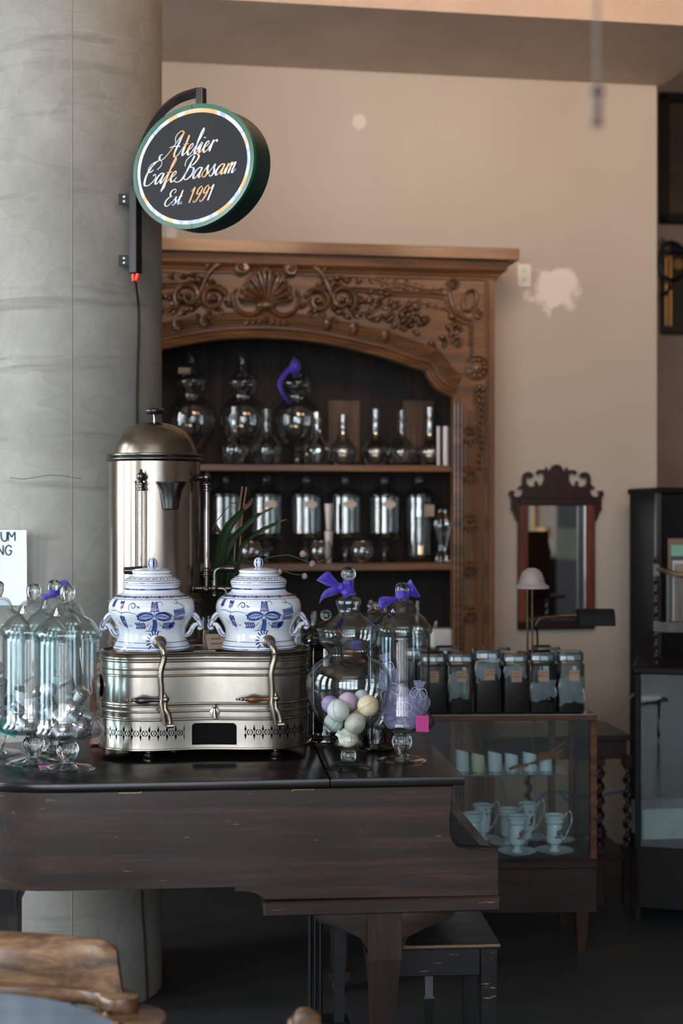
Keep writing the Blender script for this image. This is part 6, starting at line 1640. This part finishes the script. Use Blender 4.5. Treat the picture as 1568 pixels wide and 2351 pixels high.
# ---------------------------------------------------------------- twist leg table behind the case, cables
m_tw = wood('dark barley twist', '120c0a', '24160f', '3a231a', .4, 'z', 4, .1)
TW = Frame(at(1448, 5.95), 5.95, 5.0)
T_ = lambda px, py, y=0.0: TW.hit(px, py, y)
tz1 = T_(1448, 1688)[1]; tzs = T_(1440, 1958)[1]
tb = thing('twist_leg_table', 'dark side table with barley twist legs between the display case and black case', 'table', TW.loc(0, 0), TW.a)
part('top', MB().bbox(-.62, .004, -.01, .40, tz1 - .022, tz1, .004), m_tw, tb)
part('apron', MB().bbox(-.60, -.012, .01, .38, tz1 - .10, tz1 - .022, .003), m_tw, tb)
part('lower_shelf', MB().bbox(-.60, -.01, .01, .38, tzs - .03, tzs, .003), m_tw, tb)
for x, y in ((T_(1441, 1800, .02)[0], .03), (T_(1376, 1800, .03)[0], .03), (T_(1214, 1800, .35)[0], .36), (-.03, .36)):
    lg = MB()
    def fn(u, v):
        a = u * 2 * pi; z = tzs + (tz1 - .12 - tzs) * v; ph = (z * 2 * pi / .062)
        r = .0135 + .0045 * cos(2 * a - ph * 1.0) if 0 else .0125
        return (x + r * cos(a) + .007 * cos(ph), y + r * sin(a) + .007 * sin(ph), z)
    lg.grid(fn, 12, 110, True)
    lg.box(x - .02, x + .02, y - .02, y + .02, tz1 - .13, tz1 - .09).box(x - .02, x + .02, y - .02, y + .02, tzs - .04, tzs + .02).box(x - .017, x + .017, y - .017, y + .017, 0, tzs - .04)
    part('leg', lg, m_tw, tb)
m_bcab = M('blue cable', '1d4a66', .5); m_brc = M('tan cable', '7c6248', .5); m_grc = M('grey cable', '5d6566', .5)
def cable(pts, r, m, label, Y=6.5):
    w_ = [(at(a, Y + d), Y + d, zt(b, Y + d)) for a, b, d in pts]
    solo('cable', MB().tube(cr(w_, 6), r, 7), m, label, 'cable')
cable([(1225, 1855, 0), (1250, 1822, 0), (1290, 1818, 0), (1340, 1830, 0), (1400, 1822, 0), (1448, 1812, 0)], .006, m_bcab, 'blue cable looping along the wall behind the display case')
cable([(1150, 1880, 0), (1190, 1868, 0), (1225, 1855, 0), (1245, 1822, .01)], .005, m_bcab, 'blue cable end rising at the left behind the cups')
cable([(1280, 1815, -.02), (1300, 1835, -.02), (1315, 1848, -.02)], .006, m_bcab, 'short stub of blue cable hanging right of the case post')
cable([(1456, 1592, 0), (1400, 1660, 0), (1330, 1745, 0), (1280, 1812, 0)], .004, m_brc, 'tan cable running diagonally down the wall to the right of the case')
cable([(1226, 1780, .0), (1228, 1820, .0), (1222, 1860, .0), (1200, 1875, 0)], .004, m_brc, 'tan cable hanging behind the creamers')
cable([(1350, 1830, 0), (1325, 1870, 0), (1300, 1900, 0), (1285, 1935, 0)], .004, m_grc, 'grey cable sagging behind the right cup')
cable([(1150, 1790, 0), (1158, 1830, 0), (1168, 1870, 0)], .004, m_grc, 'grey cable left of the twisted back leg')

# ---------------------------------------------------------------- mirror
m_mah = wood('dark mahogany frame', '160d0b', '28130e', '40201a', .35, 'z', 5, .4); m_mahl = wood('mahogany moulding', '3c1c12', '6a3a24', '86502f', .35, 'z', 5, .3)
mr = thing('wall_mirror', 'mahogany framed mirror with scroll cut crest hanging on the wall', 'mirror', WF.loc(0, 0), WF.a)
MY = -.03
Wm = lambda px, py, y=MY: WF.hit(px, py, y)
zm = lambda zx, zy: (1140 + zx / 4.897, 1040 + zy / 4.897)
half_c = [(678, 128), (720, 140), (745, 175), (752, 205), (772, 200), (790, 160), (803, 172), (806, 195), (850, 188), (890, 195), (906, 220), (895, 245), (872, 240), (868, 222), (845, 218), (835, 235), (818, 240), (815, 300), (840, 350), (862, 378), (882, 365), (892, 335), (905, 312), (922, 325), (918, 360), (935, 380), (985, 375), (1015, 345), (1022, 290), (1000, 262), (985, 285), (955, 280), (938, 250), (955, 225), (1000, 212), (1045, 235), (1062, 290), (1060, 350), (1080, 372), (1108, 390), (1100, 408), (1060, 405), (1052, 440), (1075, 480), (1120, 495), (1150, 485), (1155, 455), (1140, 440), (1165, 422), (1200, 430), (1207, 470), (1190, 500), (1178, 530), (1185, 570), (1178, 610), (1190, 640), (1165, 655), (1150, 700), (1120, 770), (1105, 780), (1105, 570), (678, 570)]
ri = [Wm(*zm(a, b)) for a, b in half_c]
cxm = ri[0][0]; cz_ = ri[-1][1]
ril = [(2 * cxm - x, z) for x, z in reversed(ri[1:-1])]
part('crest', MB().prism([p for p in ri[:-1]] + ril, MY, MY + .020), m_mah, mr, None, 50)
xL, zT = Wm(*zm(225, 570)); xR, zB = Wm(*zm(1108, 1975)); xl2 = Wm(*zm(308, 570))[0]; xr2 = Wm(*zm(1030, 570))[0]
xL = 2 * cxm - xR
fw = .050
for nm, a in (('side_rail', (xL, xL + fw)), ('side_rail', (xR - fw, xR))):
    part(nm, MB().bbox(a[0], a[1], MY - .006, 0, zB, zT + .01, .005), m_mahl, mr)
part('bottom_rail', MB().bbox(xL, xR, MY - .006, 0, zB - .002, zB + .045, .005), m_mah, mr)
part('top_rail', MB().bbox(xL, xR, MY - .008, 0, zT - .01, zT + .03, .005), m_mah, mr)
mg = NT('mirror glass'); mg.b.inputs['Metallic'].default_value = 1; mg.b.inputs['Roughness'].default_value = .02; mg.b.inputs['Base Color'].default_value = lin('d4d4d0')
mg.t.nodes.new('ShaderNodeTexNoise')
part('mirror_glass', MB().box(xL + fw - .004, xR - fw + .004, -.022, -.018, zB + .04, zT), mg.m, mr)

# ---------------------------------------------------------------- lamps in front of the mirror
m_br = M('aged brass', '75644f', .35, 1, col2='4c3e2e', scale=20)
m_fro = M('frosted shade glass', 'c4b3ae', .5, col2='aaa3a5', scale=12, sheen=.1); m_fro.node_tree.nodes['Principled BSDF'].inputs['Transmission Weight'].default_value = .35
LY = 5.58
lp = thing('brass_lamp', 'brass lamp with small frosted bell shade standing behind the tea jars', 'lamp', (at(1221, LY), LY, dz1 + .001))
lz = lambda py: zt(py, LY) - dz1 - .001
part('base', MB().lathe(sp([(0, 0), (.05, 0), (.05, .008), (.02, .016), (0, .018)], 2), 28), m_br, lp)
for px in (1211, 1222): part('pole', MB().tube([(at(px, LY) - at(1221, LY), 0, .01), (at(px, LY) - at(1221, LY), 0, lz(1348))], .0042, 10), m_br, lp)
part('clamp', MB().tube([(at(1204, LY) - at(1221, LY), 0, lz(1425)), (at(1226, LY) - at(1221, LY), 0, lz(1425))], .003, 8), m_br, lp)
kk = LY / F
part('lamp_shade', MB().lathe(sp([(0, lz(1304)), (10 * kk, lz(1305)), (22 * kk, lz(1314)), (28 * kk, lz(1330)), (31 * kk, lz(1340)), (38 * kk, lz(1345)), (40 * kk, lz(1350)), (38 * kk, lz(1351))], 3), 36), m_fro, lp)
lp2 = thing('library_lamp', 'brass lamp with long dark shade on a side arm in front of the mirror', 'lamp', (at(1229, LY + .04), LY + .04, dz1 + .001))
L2 = LY + .04; lz = lambda py: zt(py, L2) - dz1 - .001; lx_ = lambda px: at(px, L2) - at(1229, L2)
part('base', MB().lathe(sp([(0, 0), (.055, 0), (.055, .006), (.02, .012), (0, .014)], 2), 28, (.02, .07, 0)), m_br, lp2)
part('pole', MB().tube(cr([(.02, .07, .01), (.012, .03, lz(1460)), (0, 0, lz(1440)), (lx_(1236), 0, lz(1425)), (lx_(1250), 0, lz(1418)), (lx_(1325), 0, lz(1412))], 6), .0042, 10), m_br, lp2)
part('arm_collar', MB().tube([(lx_(1283), -.01, lz(1413)), (lx_(1322), -.01, lz(1412))], .007, 12), m_br, lp2)
part('bracket', MB().tube(cr([(lx_(1318), 0, lz(1400)), (lx_(1324), 0, lz(1412)), (lx_(1332), -.01, lz(1436))], 5), .005, 8), m_br, lp2)
sh_ = MB()
def fn(u, v):
    a = -.15 + (pi + .3) * u; r = .047 if 1 else 0
    return (lx_(1324) + (lx_(1405) - lx_(1324)) * v + .003 * (v > .95), -r * cos(a) - .012, lz(1430) + .060 * sin(a) * .95)
sh_.grid(fn, 20, 6)
sh_.prism([(-(.047) * cos(-.15 + (pi + .3) * i / 20) - .012, lz(1430) + .057 * sin(-.15 + (pi + .3) * i / 20)) for i in range(21)], lx_(1403), lx_(1405), 'x')
sh_.prism([(-(.047) * cos(-.15 + (pi + .3) * i / 20) - .012, lz(1430) + .057 * sin(-.15 + (pi + .3) * i / 20)) for i in range(21)], lx_(1324), lx_(1326), 'x')
part('lamp_shade', sh_, M('dark green black shade', '141714', .7, spec=.2), lp2)

# ---------------------------------------------------------------- right edge: pictures, black cabinet, glass case, magazine rack
FX = Frame(0, 9.3, 9.0); Hf = lambda px, py, y=-.02: FX.hit(px, py, y)
m_bf = wood('dark picture frame', '100e0c', '1e1712', '3a2a1c', .4, 'x', 4, .2); m_cv = M('dark oil painting', '2c2519', .5, col2='4b3a20', scale=3)
def picture(name, label, px0, py0, px1, py1, cvm):
    x0, z1 = Hf(px0, py0); x1, z0 = Hf(px1, py1); p = thing(name, label, 'picture', FX.loc(0, 0), FX.a); b_ = .07
    part('canvas', MB().box(x0 + b_, x1 - b_, -.03, -.012, z0 + b_, z1 - b_), cvm, p)
    for i, (a, b, c, d) in enumerate(((x0, x1, z1 - b_, z1), (x0, x1, z0, z0 + b_), (x0, x0 + b_, z0, z1), (x1 - b_, x1, z0, z1))):
        part('frame_rail', MB().bbox(a, b, -.05, 0, c, d, .012), m_bf, p)
    return p
picture('oil_painting', 'large dark framed painting high on the far wall at the right edge', 1512, 212, 1750, 522, m_cv)
pc_ = thing('carved_wall_clock', 'dark framed clock with gilt dial and columns at the right edge, upper half', 'clock', FX.loc(0, 0), FX.a)
x0, z1 = Hf(1516, 575); x1, z0 = Hf(1640, 770)
part('case', MB().bbox(x0, x1, -.06, 0, z0, z1, .01), M('green black clock case', '14180f', .4, col2='241d12', scale=5), pc_)
for px in (1530, 1540):
    a, _ = Hf(px, 600, -.07); part('gilt_column', MB().tube([(a, -.065, Hf(px, 750)[1]), (a, -.065, Hf(px, 592)[1])], .011, 10), M('gilt', '9a7440', .4, .6) if 'gilt' not in bpy.data.materials else bpy.data.materials['gilt'], pc_)
a, b_ = Hf(1557, 607, -.07)
part('dial', MB().lathe([(0, .012), (.036, .012), (.040, 0)], 28, (a, -.062, b_), Matrix.Rotation(pi / 2, 4, 'X')), bpy.data.materials['gilt'], pc_)
wr = thing('iron_scroll_bracket', 'black wrought iron scroll in front of the clock at the right edge', 'bracket', FX.loc(0, 0), FX.a)
pts = [(1518, 545), (1528, 562), (1545, 558), (1562, 562), (1575, 575)]; q3 = lambda L, d=-.12: [(Hf(a, b, d)[0], d, Hf(a, b, d)[1]) for a, b in L]
part('scroll', MB().tube(cr(q3([(1519, 548), (1524, 560), (1517, 585), (1516, 610), (1526, 635), (1545, 642), (1562, 636), (1572, 620)]), 6), .013, 8), m_blk, wr)
part('scroll', MB().tube(cr(q3([(1522, 562), (1540, 556), (1560, 564), (1575, 580)]), 6), .014, 8), m_blk, wr)
part('scroll', MB().tube(cr(q3([(1530, 640), (1540, 655), (1530, 672), (1517, 676)]), 6), .012, 8), m_blk, wr)
for k in range(4): part('leaf', blade(MB(), *Hf(1540 + k * 9, 562 + k * 2, -.13), -.9, .07, .035, -.13, .02), m_blk, wr)
# black cabinet
BK = Frame(at(1508, 6.49), 6.49, 6.0); Kk = lambda px, py, y=0.0: BK.hit(px, py, y)
bz = Kk(1510, 1121)[1]; m_bk = M('black lacquer', '101113', .6, col2='0c0d0f', scale=3, spec=.1)
bc = thing('black_cabinet', 'tall black lacquered cabinet against the wall at the right edge', 'cabinet', BK.loc(0, 0), BK.a)
part('body', MB().bbox(0, .75, .02, .42, 0, bz, .015), m_bk, bc)
part('edge_highlight_strip', MB().bbox(-.003, .024, .0, .03, .0, bz - .02, .004), M('cabinet edge highlight', '1b1b1e', .5), bc)  # lighter strip that puts the corner's edge highlight into colour
part('top', MB().bbox(-.006, .76, .0, .43, bz - .025, bz + .004, .008), m_bk, bc)
# low glass case with rack on top
GC = Frame(at(1457, 5.75), 5.75, -14.0); Gh = lambda px, py, y=0.0: GC.hit(px, py, y)
gz1 = Gh(1457, 1530)[1]; gzm = Gh(1480, 1945)[1]; m_gc = M('black case wood', '0f0f0e', .6, col2='161413', scale=4, spec=.15)
gc = thing('black_glass_case', 'low black framed glass case at the right edge with a white box inside', 'display case', GC.loc(0, 0), GC.a)
part('top', MB().bbox(-.01, .7, -.01, .42, gz1 - .03, gz1, .006), m_gc, gc)
for x, y in ((0, 0), (.67, 0), (0, .38), (.67, .38)): part('post', MB().bbox(x, x + .025, y, y + .025, 0, gz1 - .03, .003), m_gc, gc)
part('front_pane', MB().box(.025, .67, .008, .012, gzm, gz1 - .03), g_pane, gc)
part('side_pane', MB().box(.008, .012, .025, .38, gzm, gz1 - .03), g_pane, gc)
part('base', MB().bbox(0, .695, 0, .405, .05, gzm, .004), m_gc, gc)
part('back', MB().box(.02, .68, .385, .40, gzm, gz1 - .03), M('grey back board', '10191a', .8, spec=.1), gc)
x0, a = Gh(1468, 1928, .05); hwb = .11
solo('white_box', MB().bbox(0, .30, 0, .2, 0, Gh(1500, 1868, .05)[1] - gzm, .003), M('white cardboard', '8e9494', .6), 'open white cardboard box inside the low glass case at the right edge', 'box', None, GC.loc(x0 + .01, .12, gzm + .001), GC.a + .35)
# magazine rack
mrk = thing('magazine_rack', 'wooden magazine rack with twisted posts holding papers at the right edge', 'rack', GC.loc(0, 0), GC.a)
Y_ = .12; rxp, _ = Gh(1507, 1400, Y_)
rz = lambda py: zt(py, 5.85)
def twpost(x, y):
    lg = MB()
    lg.grid(lambda u, v: (x + .008 * cos(u * 2 * pi) + .004 * cos(v * 60), y + .008 * sin(u * 2 * pi) + .004 * sin(v * 60), gz1 + (rz(1285) - gz1) * v), 10, 90, True)
    lg.box(x - .012, x + .012, y - .012, y + .012, rz(1322), rz(1296)).box(x - .012, x + .012, y - .012, y + .012, rz(1448), rz(1425)).ball((x, y, rz(1285)), .012, 10, 6)
    return part('post', lg, m_tw, mrk)
twpost(rxp, Y_); twpost(rxp + .34, Y_)
part('curved_rail', MB().tube(cr([(rxp, Y_ - .005, rz(1305)), (rxp + .05, Y_ - .02, rz(1313)), (rxp + .12, Y_ - .03, rz(1320)), (rxp + .24, Y_ - .03, rz(1320)), (rxp + .34, Y_ - .005, rz(1305))], 5), .010, 8), m_br if 0 else wood('rack rail', '2d2119', '5b4733', '8c7a52', .4, 'x', 8, .2), mrk)
part('lower_rail', MB().bbox(rxp, rxp + .34, Y_ - .01, Y_ + .01, rz(1452), rz(1426), .003), m_tw, mrk)
part('floor_board', MB().bbox(rxp, rxp + .34, Y_, Y_ + .16, rz(1452), rz(1444), .002), m_tw, mrk)
for k in range(6):
    x = rxp + .045 + .05 * k; part('slat', MB().box(x - .005, x + .005, Y_ - .012, Y_ - .004, rz(1428), rz(1312)), m_tw, mrk)
pm = {n: M('rack ' + n, c, .6) for n, c in (('brown clipboard', '5e4431'), ('mint folder', '5c8f76'), ('dark frame', '231914'), ('lilac paper', '97949f'), ('yellow brochure', '6f6344'))}
for i, (n_, px, py0, dx, dy, l) in enumerate((('brown clipboard', 1533, 1237, .20, .12, 'brown clipboard standing at the back of the magazine rack'), ('mint folder', 1540, 1252, .18, .10, 'mint green folder in the magazine rack'), ('dark frame', 1541, 1278, .17, .08, 'dark edged menu board in the magazine rack'),
        ('lilac paper', 1543, 1287, .15, .06, 'pale lilac papers in the magazine rack'), ('yellow brochure', 1549, 1295, .05, .04, 'small yellow brochure at the front of the magazine rack'))):
    x = Gh(px, py0, Y_ + dy)[0]
    solo('paper_document', MB().bbox(0, dx, -.003, .003, 0, rz(py0) - rz(1444), .002), pm[n_], l, 'document', 'papers in the magazine rack', GC.loc(x, Y_ + dy, rz(1444)), GC.a)

# ---------------------------------------------------------------- foreground: round table, captain's chair, second chair tip
m_ft = M('table top with painted blue grey reflection', '5d6f80', .22, col2='71849a', scale=2.5, stretch=(.4, 3, 1), coat=.3, lo=.3, hi=.7)  # blue grey reflection put into the colour of the top
ft = thing('round_cafe_table', 'round table top with painted blue grey reflection at the bottom left corner, nearest the camera', 'table', (-.705, 2.335, 0))
part('table_top', MB().lathe([(0, .715), (.355, .715), (.362, .72), (.362, .735), (.358, .74), (0, .74)], 96), m_ft, ft)
part('pedestal', MB().lathe(sp([(.0, 0), (.22, 0), (.22, .02), (.04, .05), (.035, .4), (.05, .70), (.1, .715), (0, .715)], 2), 32), m_blk, ft)
m_ch = wood('honey brown bentwood', '37271c', '7a5a40', 'a98866', .30, 'x', 7, .4)
chr_ = thing('captains_chair', 'honey brown wooden captain chair with curved back at the bottom left', 'chair', (-.78, 2.72, 0), 0)
cw = lambda px, py, Y: (at(px, Y) + .78, Y - 2.72, zt(py, Y))
# crest board: curved upright board, arm rail: flat bent rail ending in paddles
def crest(u, v, side):
    x = -.30 + .60 * u; yb = .12 - 1.0 * (x) ** 2 * .9
    top = .805 - .05 * abs(2 * u - 1) ** 5; z = .715 + (top - .715) * v
    return (x, yb + (.018 if side else 0) + .018 * v, z)
zc0 = 0
mbc = MB()
def prof_c(u, k):
    sec = [(0, 0), (-.004, .03), (-.006, .06), (-.002, .088), (.004, .095), (.014, .094), (.020, .085), (.020, .03), (.022, 0)]
    y, z = sec[k]; x = -.34 + .68 * u; s = max(0, abs(x) - .29) / .05
    yb = .205 - .62 * x * x; return (x * (1 - z * .5 * abs(x) / .34), yb + y + z * .25, .684 + z * (1 - .14 * min(s, 1) ** 3))
n1, n2 = 40, 9
mbc.add([prof_c(i / n1, k) for i in range(n1 + 1) for k in range(n2)], [(i * n2 + k, (i + 1) * n2 + k, (i + 1) * n2 + (k + 1) % n2, i * n2 + (k + 1) % n2) for i in range(n1) for k in range(n2)] + [tuple(range(n2)), tuple(n1 * n2 + k for k in range(n2))])
part('crest_board', mbc, m_ch, chr_, None, 50)
ar_ = []
for i in range(49):
    a = pi * (.12 + .76 * i / 48); ar_.append((.385 * (1 if cos(a) > 0 else -1) * abs(cos(a)) ** .8, .20 * sin(a) ** .75))
def rail(mb, path, w, z0, z1):
    n = len(path); vs = []; fs = []
    for i, (x, y) in enumerate(path):
        a, b = path[max(i - 1, 0)], path[min(i + 1, n - 1)]; t = (b[0] - a[0], b[1] - a[1]); L = hypot(*t); nx, ny = -t[1] / L, t[0] / L
        e = min(i, n - 1 - i); ww = w * (1.35 if e < 7 else 1.0) * (sqrt(1 - ((3 - e) / 3.01) ** 2) if e < 3 else 1)
        for sx2, zz in ((1, z0 + .004), (1, z1 - .004), (.88, z1), (-.88, z1), (-1, z1 - .004), (-1, z0 + .004), (-.88, z0), (.88, z0)): vs.append((x + nx * ww / 2 * sx2, y + ny * ww / 2 * sx2, zz))
    for i in range(n - 1):
        for k in range(8): fs.append((i * 8 + k, i * 8 + (k + 1) % 8, (i + 1) * 8 + (k + 1) % 8, (i + 1) * 8 + k))
    fs += [tuple(range(8)), tuple((n - 1) * 8 + k for k in range(8))]
    return mb.add(vs, fs)
part('arm_rail', rail(MB(), ar_, .05, .658, .686), m_ch, chr_, None, 50)
for s in (-1, 1): part('arm', MB().prism([(s * .355 + .082 * cos(2 * pi * i / 32), .075 + .085 * sin(2 * pi * i / 32)) for i in range(32)], .636, .657, 'z', bev=.004), m_ch, chr_, None, 50)
part('seat', MB().lathe(sp([(0, .42), (.22, .42), (.235, .435), (.225, .452), (.12, .445), (0, .44)], 3), 48), m_ch, chr_)
for i in range(9):
    a = pi * (.02 + .96 * i / 8); part('spindle', MB().tube([(.20 * cos(a), .17 * sin(a), .445), (.355 * cos(a), .16 * sin(a) + .02, .66)], .010, 10), m_ch, chr_)
for sx2 in (-1, 1):
    for sy2 in (-1, 1): part('leg', MB().tube([(sx2 * .15, sy2 * .13, .425), (sx2 * .21, sy2 * .20, 0)], [.020, .013], 12), m_ch, chr_)
# corner of another chair's top rail at the bottom edge
c2 = thing('wooden_chair', 'rounded tip of a second honey brown chair at the bottom edge', 'chair', (at(708, 2.62), 2.62, 0), .25)
zt2 = zt(2314, 2.62)
part('backrest', MB().prism(cr([(-.035, zt2 - .40), (-.04, zt2 - .06), (-.028, zt2 - .015), (-.01, zt2), (.02, zt2 - .012), (.05, zt2 - .045), (.30, zt2 - .10), (.32, zt2 - .40)], 5), -.012, .012, bev=.006), m_ch, c2, None, 50)
part('seat', MB().bbox(-.04, .36, -.42, .0, .42, .45, .01), m_ch, c2)
for x, y in ((-.02, -.02), (.32, -.02), (-.02, -.38), (.32, -.38)): part('leg', MB().tube([(x, y, .43), (x, y, 0)], [.02, .014], 12), m_ch, c2)

# hanging pendant socket near the camera
HY = 1.55
pn = thing('hanging_lamp_socket', 'pale lamp socket hanging on a cord high at the right, out of focus', 'pendant', (at(1371, HY), HY, zt(290, HY)))
part('cord', MB().tube([(0, 0, .045), (0, 0, 4.999 - zt(290, HY))], .0022, 8), M('grey cord', '6e625a', .6), pn)
part('socket', MB().lathe(sp([(0, 0), (.009, 0), (.011, .006), (.008, .012), (.008, .045), (.012, .05), (.012, .058), (.008, .062), (.004, .066), (0, .067)], 2), 20).xf(Matrix.Diagonal((.62, .62, .70, 1))), M('dull brass socket', '453a36', .5, .2, col2='6a5b52', scale=40), pn)

# ---------------------------------------------------------------- the side of the room that the mirror shows
sb = thing('side_cabinet', 'pale topped glass cabinet beside the right wall, seen in the mirror', 'cabinet', (4.30, .0, 0))
part('body', MB().bbox(-.25, .25, -.36, .36, 0, 1.19, .01), M('dark side cabinet', '241c18', .5), sb)
part('cabinet_top', MB().bbox(-.27, .27, -.38, .38, 1.19, 1.22, .004), m_white, sb)
part('glass_door', MB().box(-.256, -.251, -.30, .30, .25, 1.12), M('mirror cabinet pane', '56645f', .1, coat=.6), sb)
jr = thing('white_candle_jar', 'white jar standing on the pale topped cabinet in the mirror', 'jar', (4.24, .06, 1.222))
part('body', MB().lathe(sp([(0, 0), (.065, 0), (.07, .01), (.07, .17), (.06, .185), (0, .186)], 2), 28), M('cream jar', 'd8c8b4', .5), jr)
gp = thing('gilt_picture', 'gilt framed picture on the right wall, seen at the top left of the mirror', 'picture', (4.59, -.74, 1.66))
m_gilt2 = M('bright gilt', 'c08a3e', .45, .3)
part('canvas', MB().box(-.015, 0, -.16, .16, -.22, .22), M('pale print', '6d7570', .7), gp)
for a, b, c, d in ((-.22, .22, .22, .29), (-.22, .22, -.29, -.22), (-.22, -.16, -.22, .22), (.16, .22, -.22, .22)): part('frame_rail', MB().bbox(-.03, 0, a, b, c, d, .006), m_gilt2, gp)
wl = thing('sconce_glow_plate', 'gilt plate standing in for a sconce glow on the right wall, in the mirror', 'plaque', (4.59, -.36, 1.44))  # gilt plate added in place of a sconce's glow
part('plate', MB().bbox(-.03, 0, -.12, .12, -.05, .05, .01), m_gilt2, wl)
ab = thing('stand_in_armoire', 'stand-in dark armoire for the dark figure at the right of the mirror', 'cabinet', (4.3, 1.36, 0))  # made-up armoire in place of a dark figure, its panel for the olive shirt
part('body', MB().bbox(-.27, .27, -.30, .55, 0, 1.9, .01), m_bk, ab)
part('olive_panel', MB().bbox(-.285, -.268, -.26, .22, 1.2, 1.5, .008), M('olive stand-in panel', '4a4a3c', .8), ab)
part('knob', MB().ball((-.29, .14, 1.2), .015, 10, 6), m_br, ab)
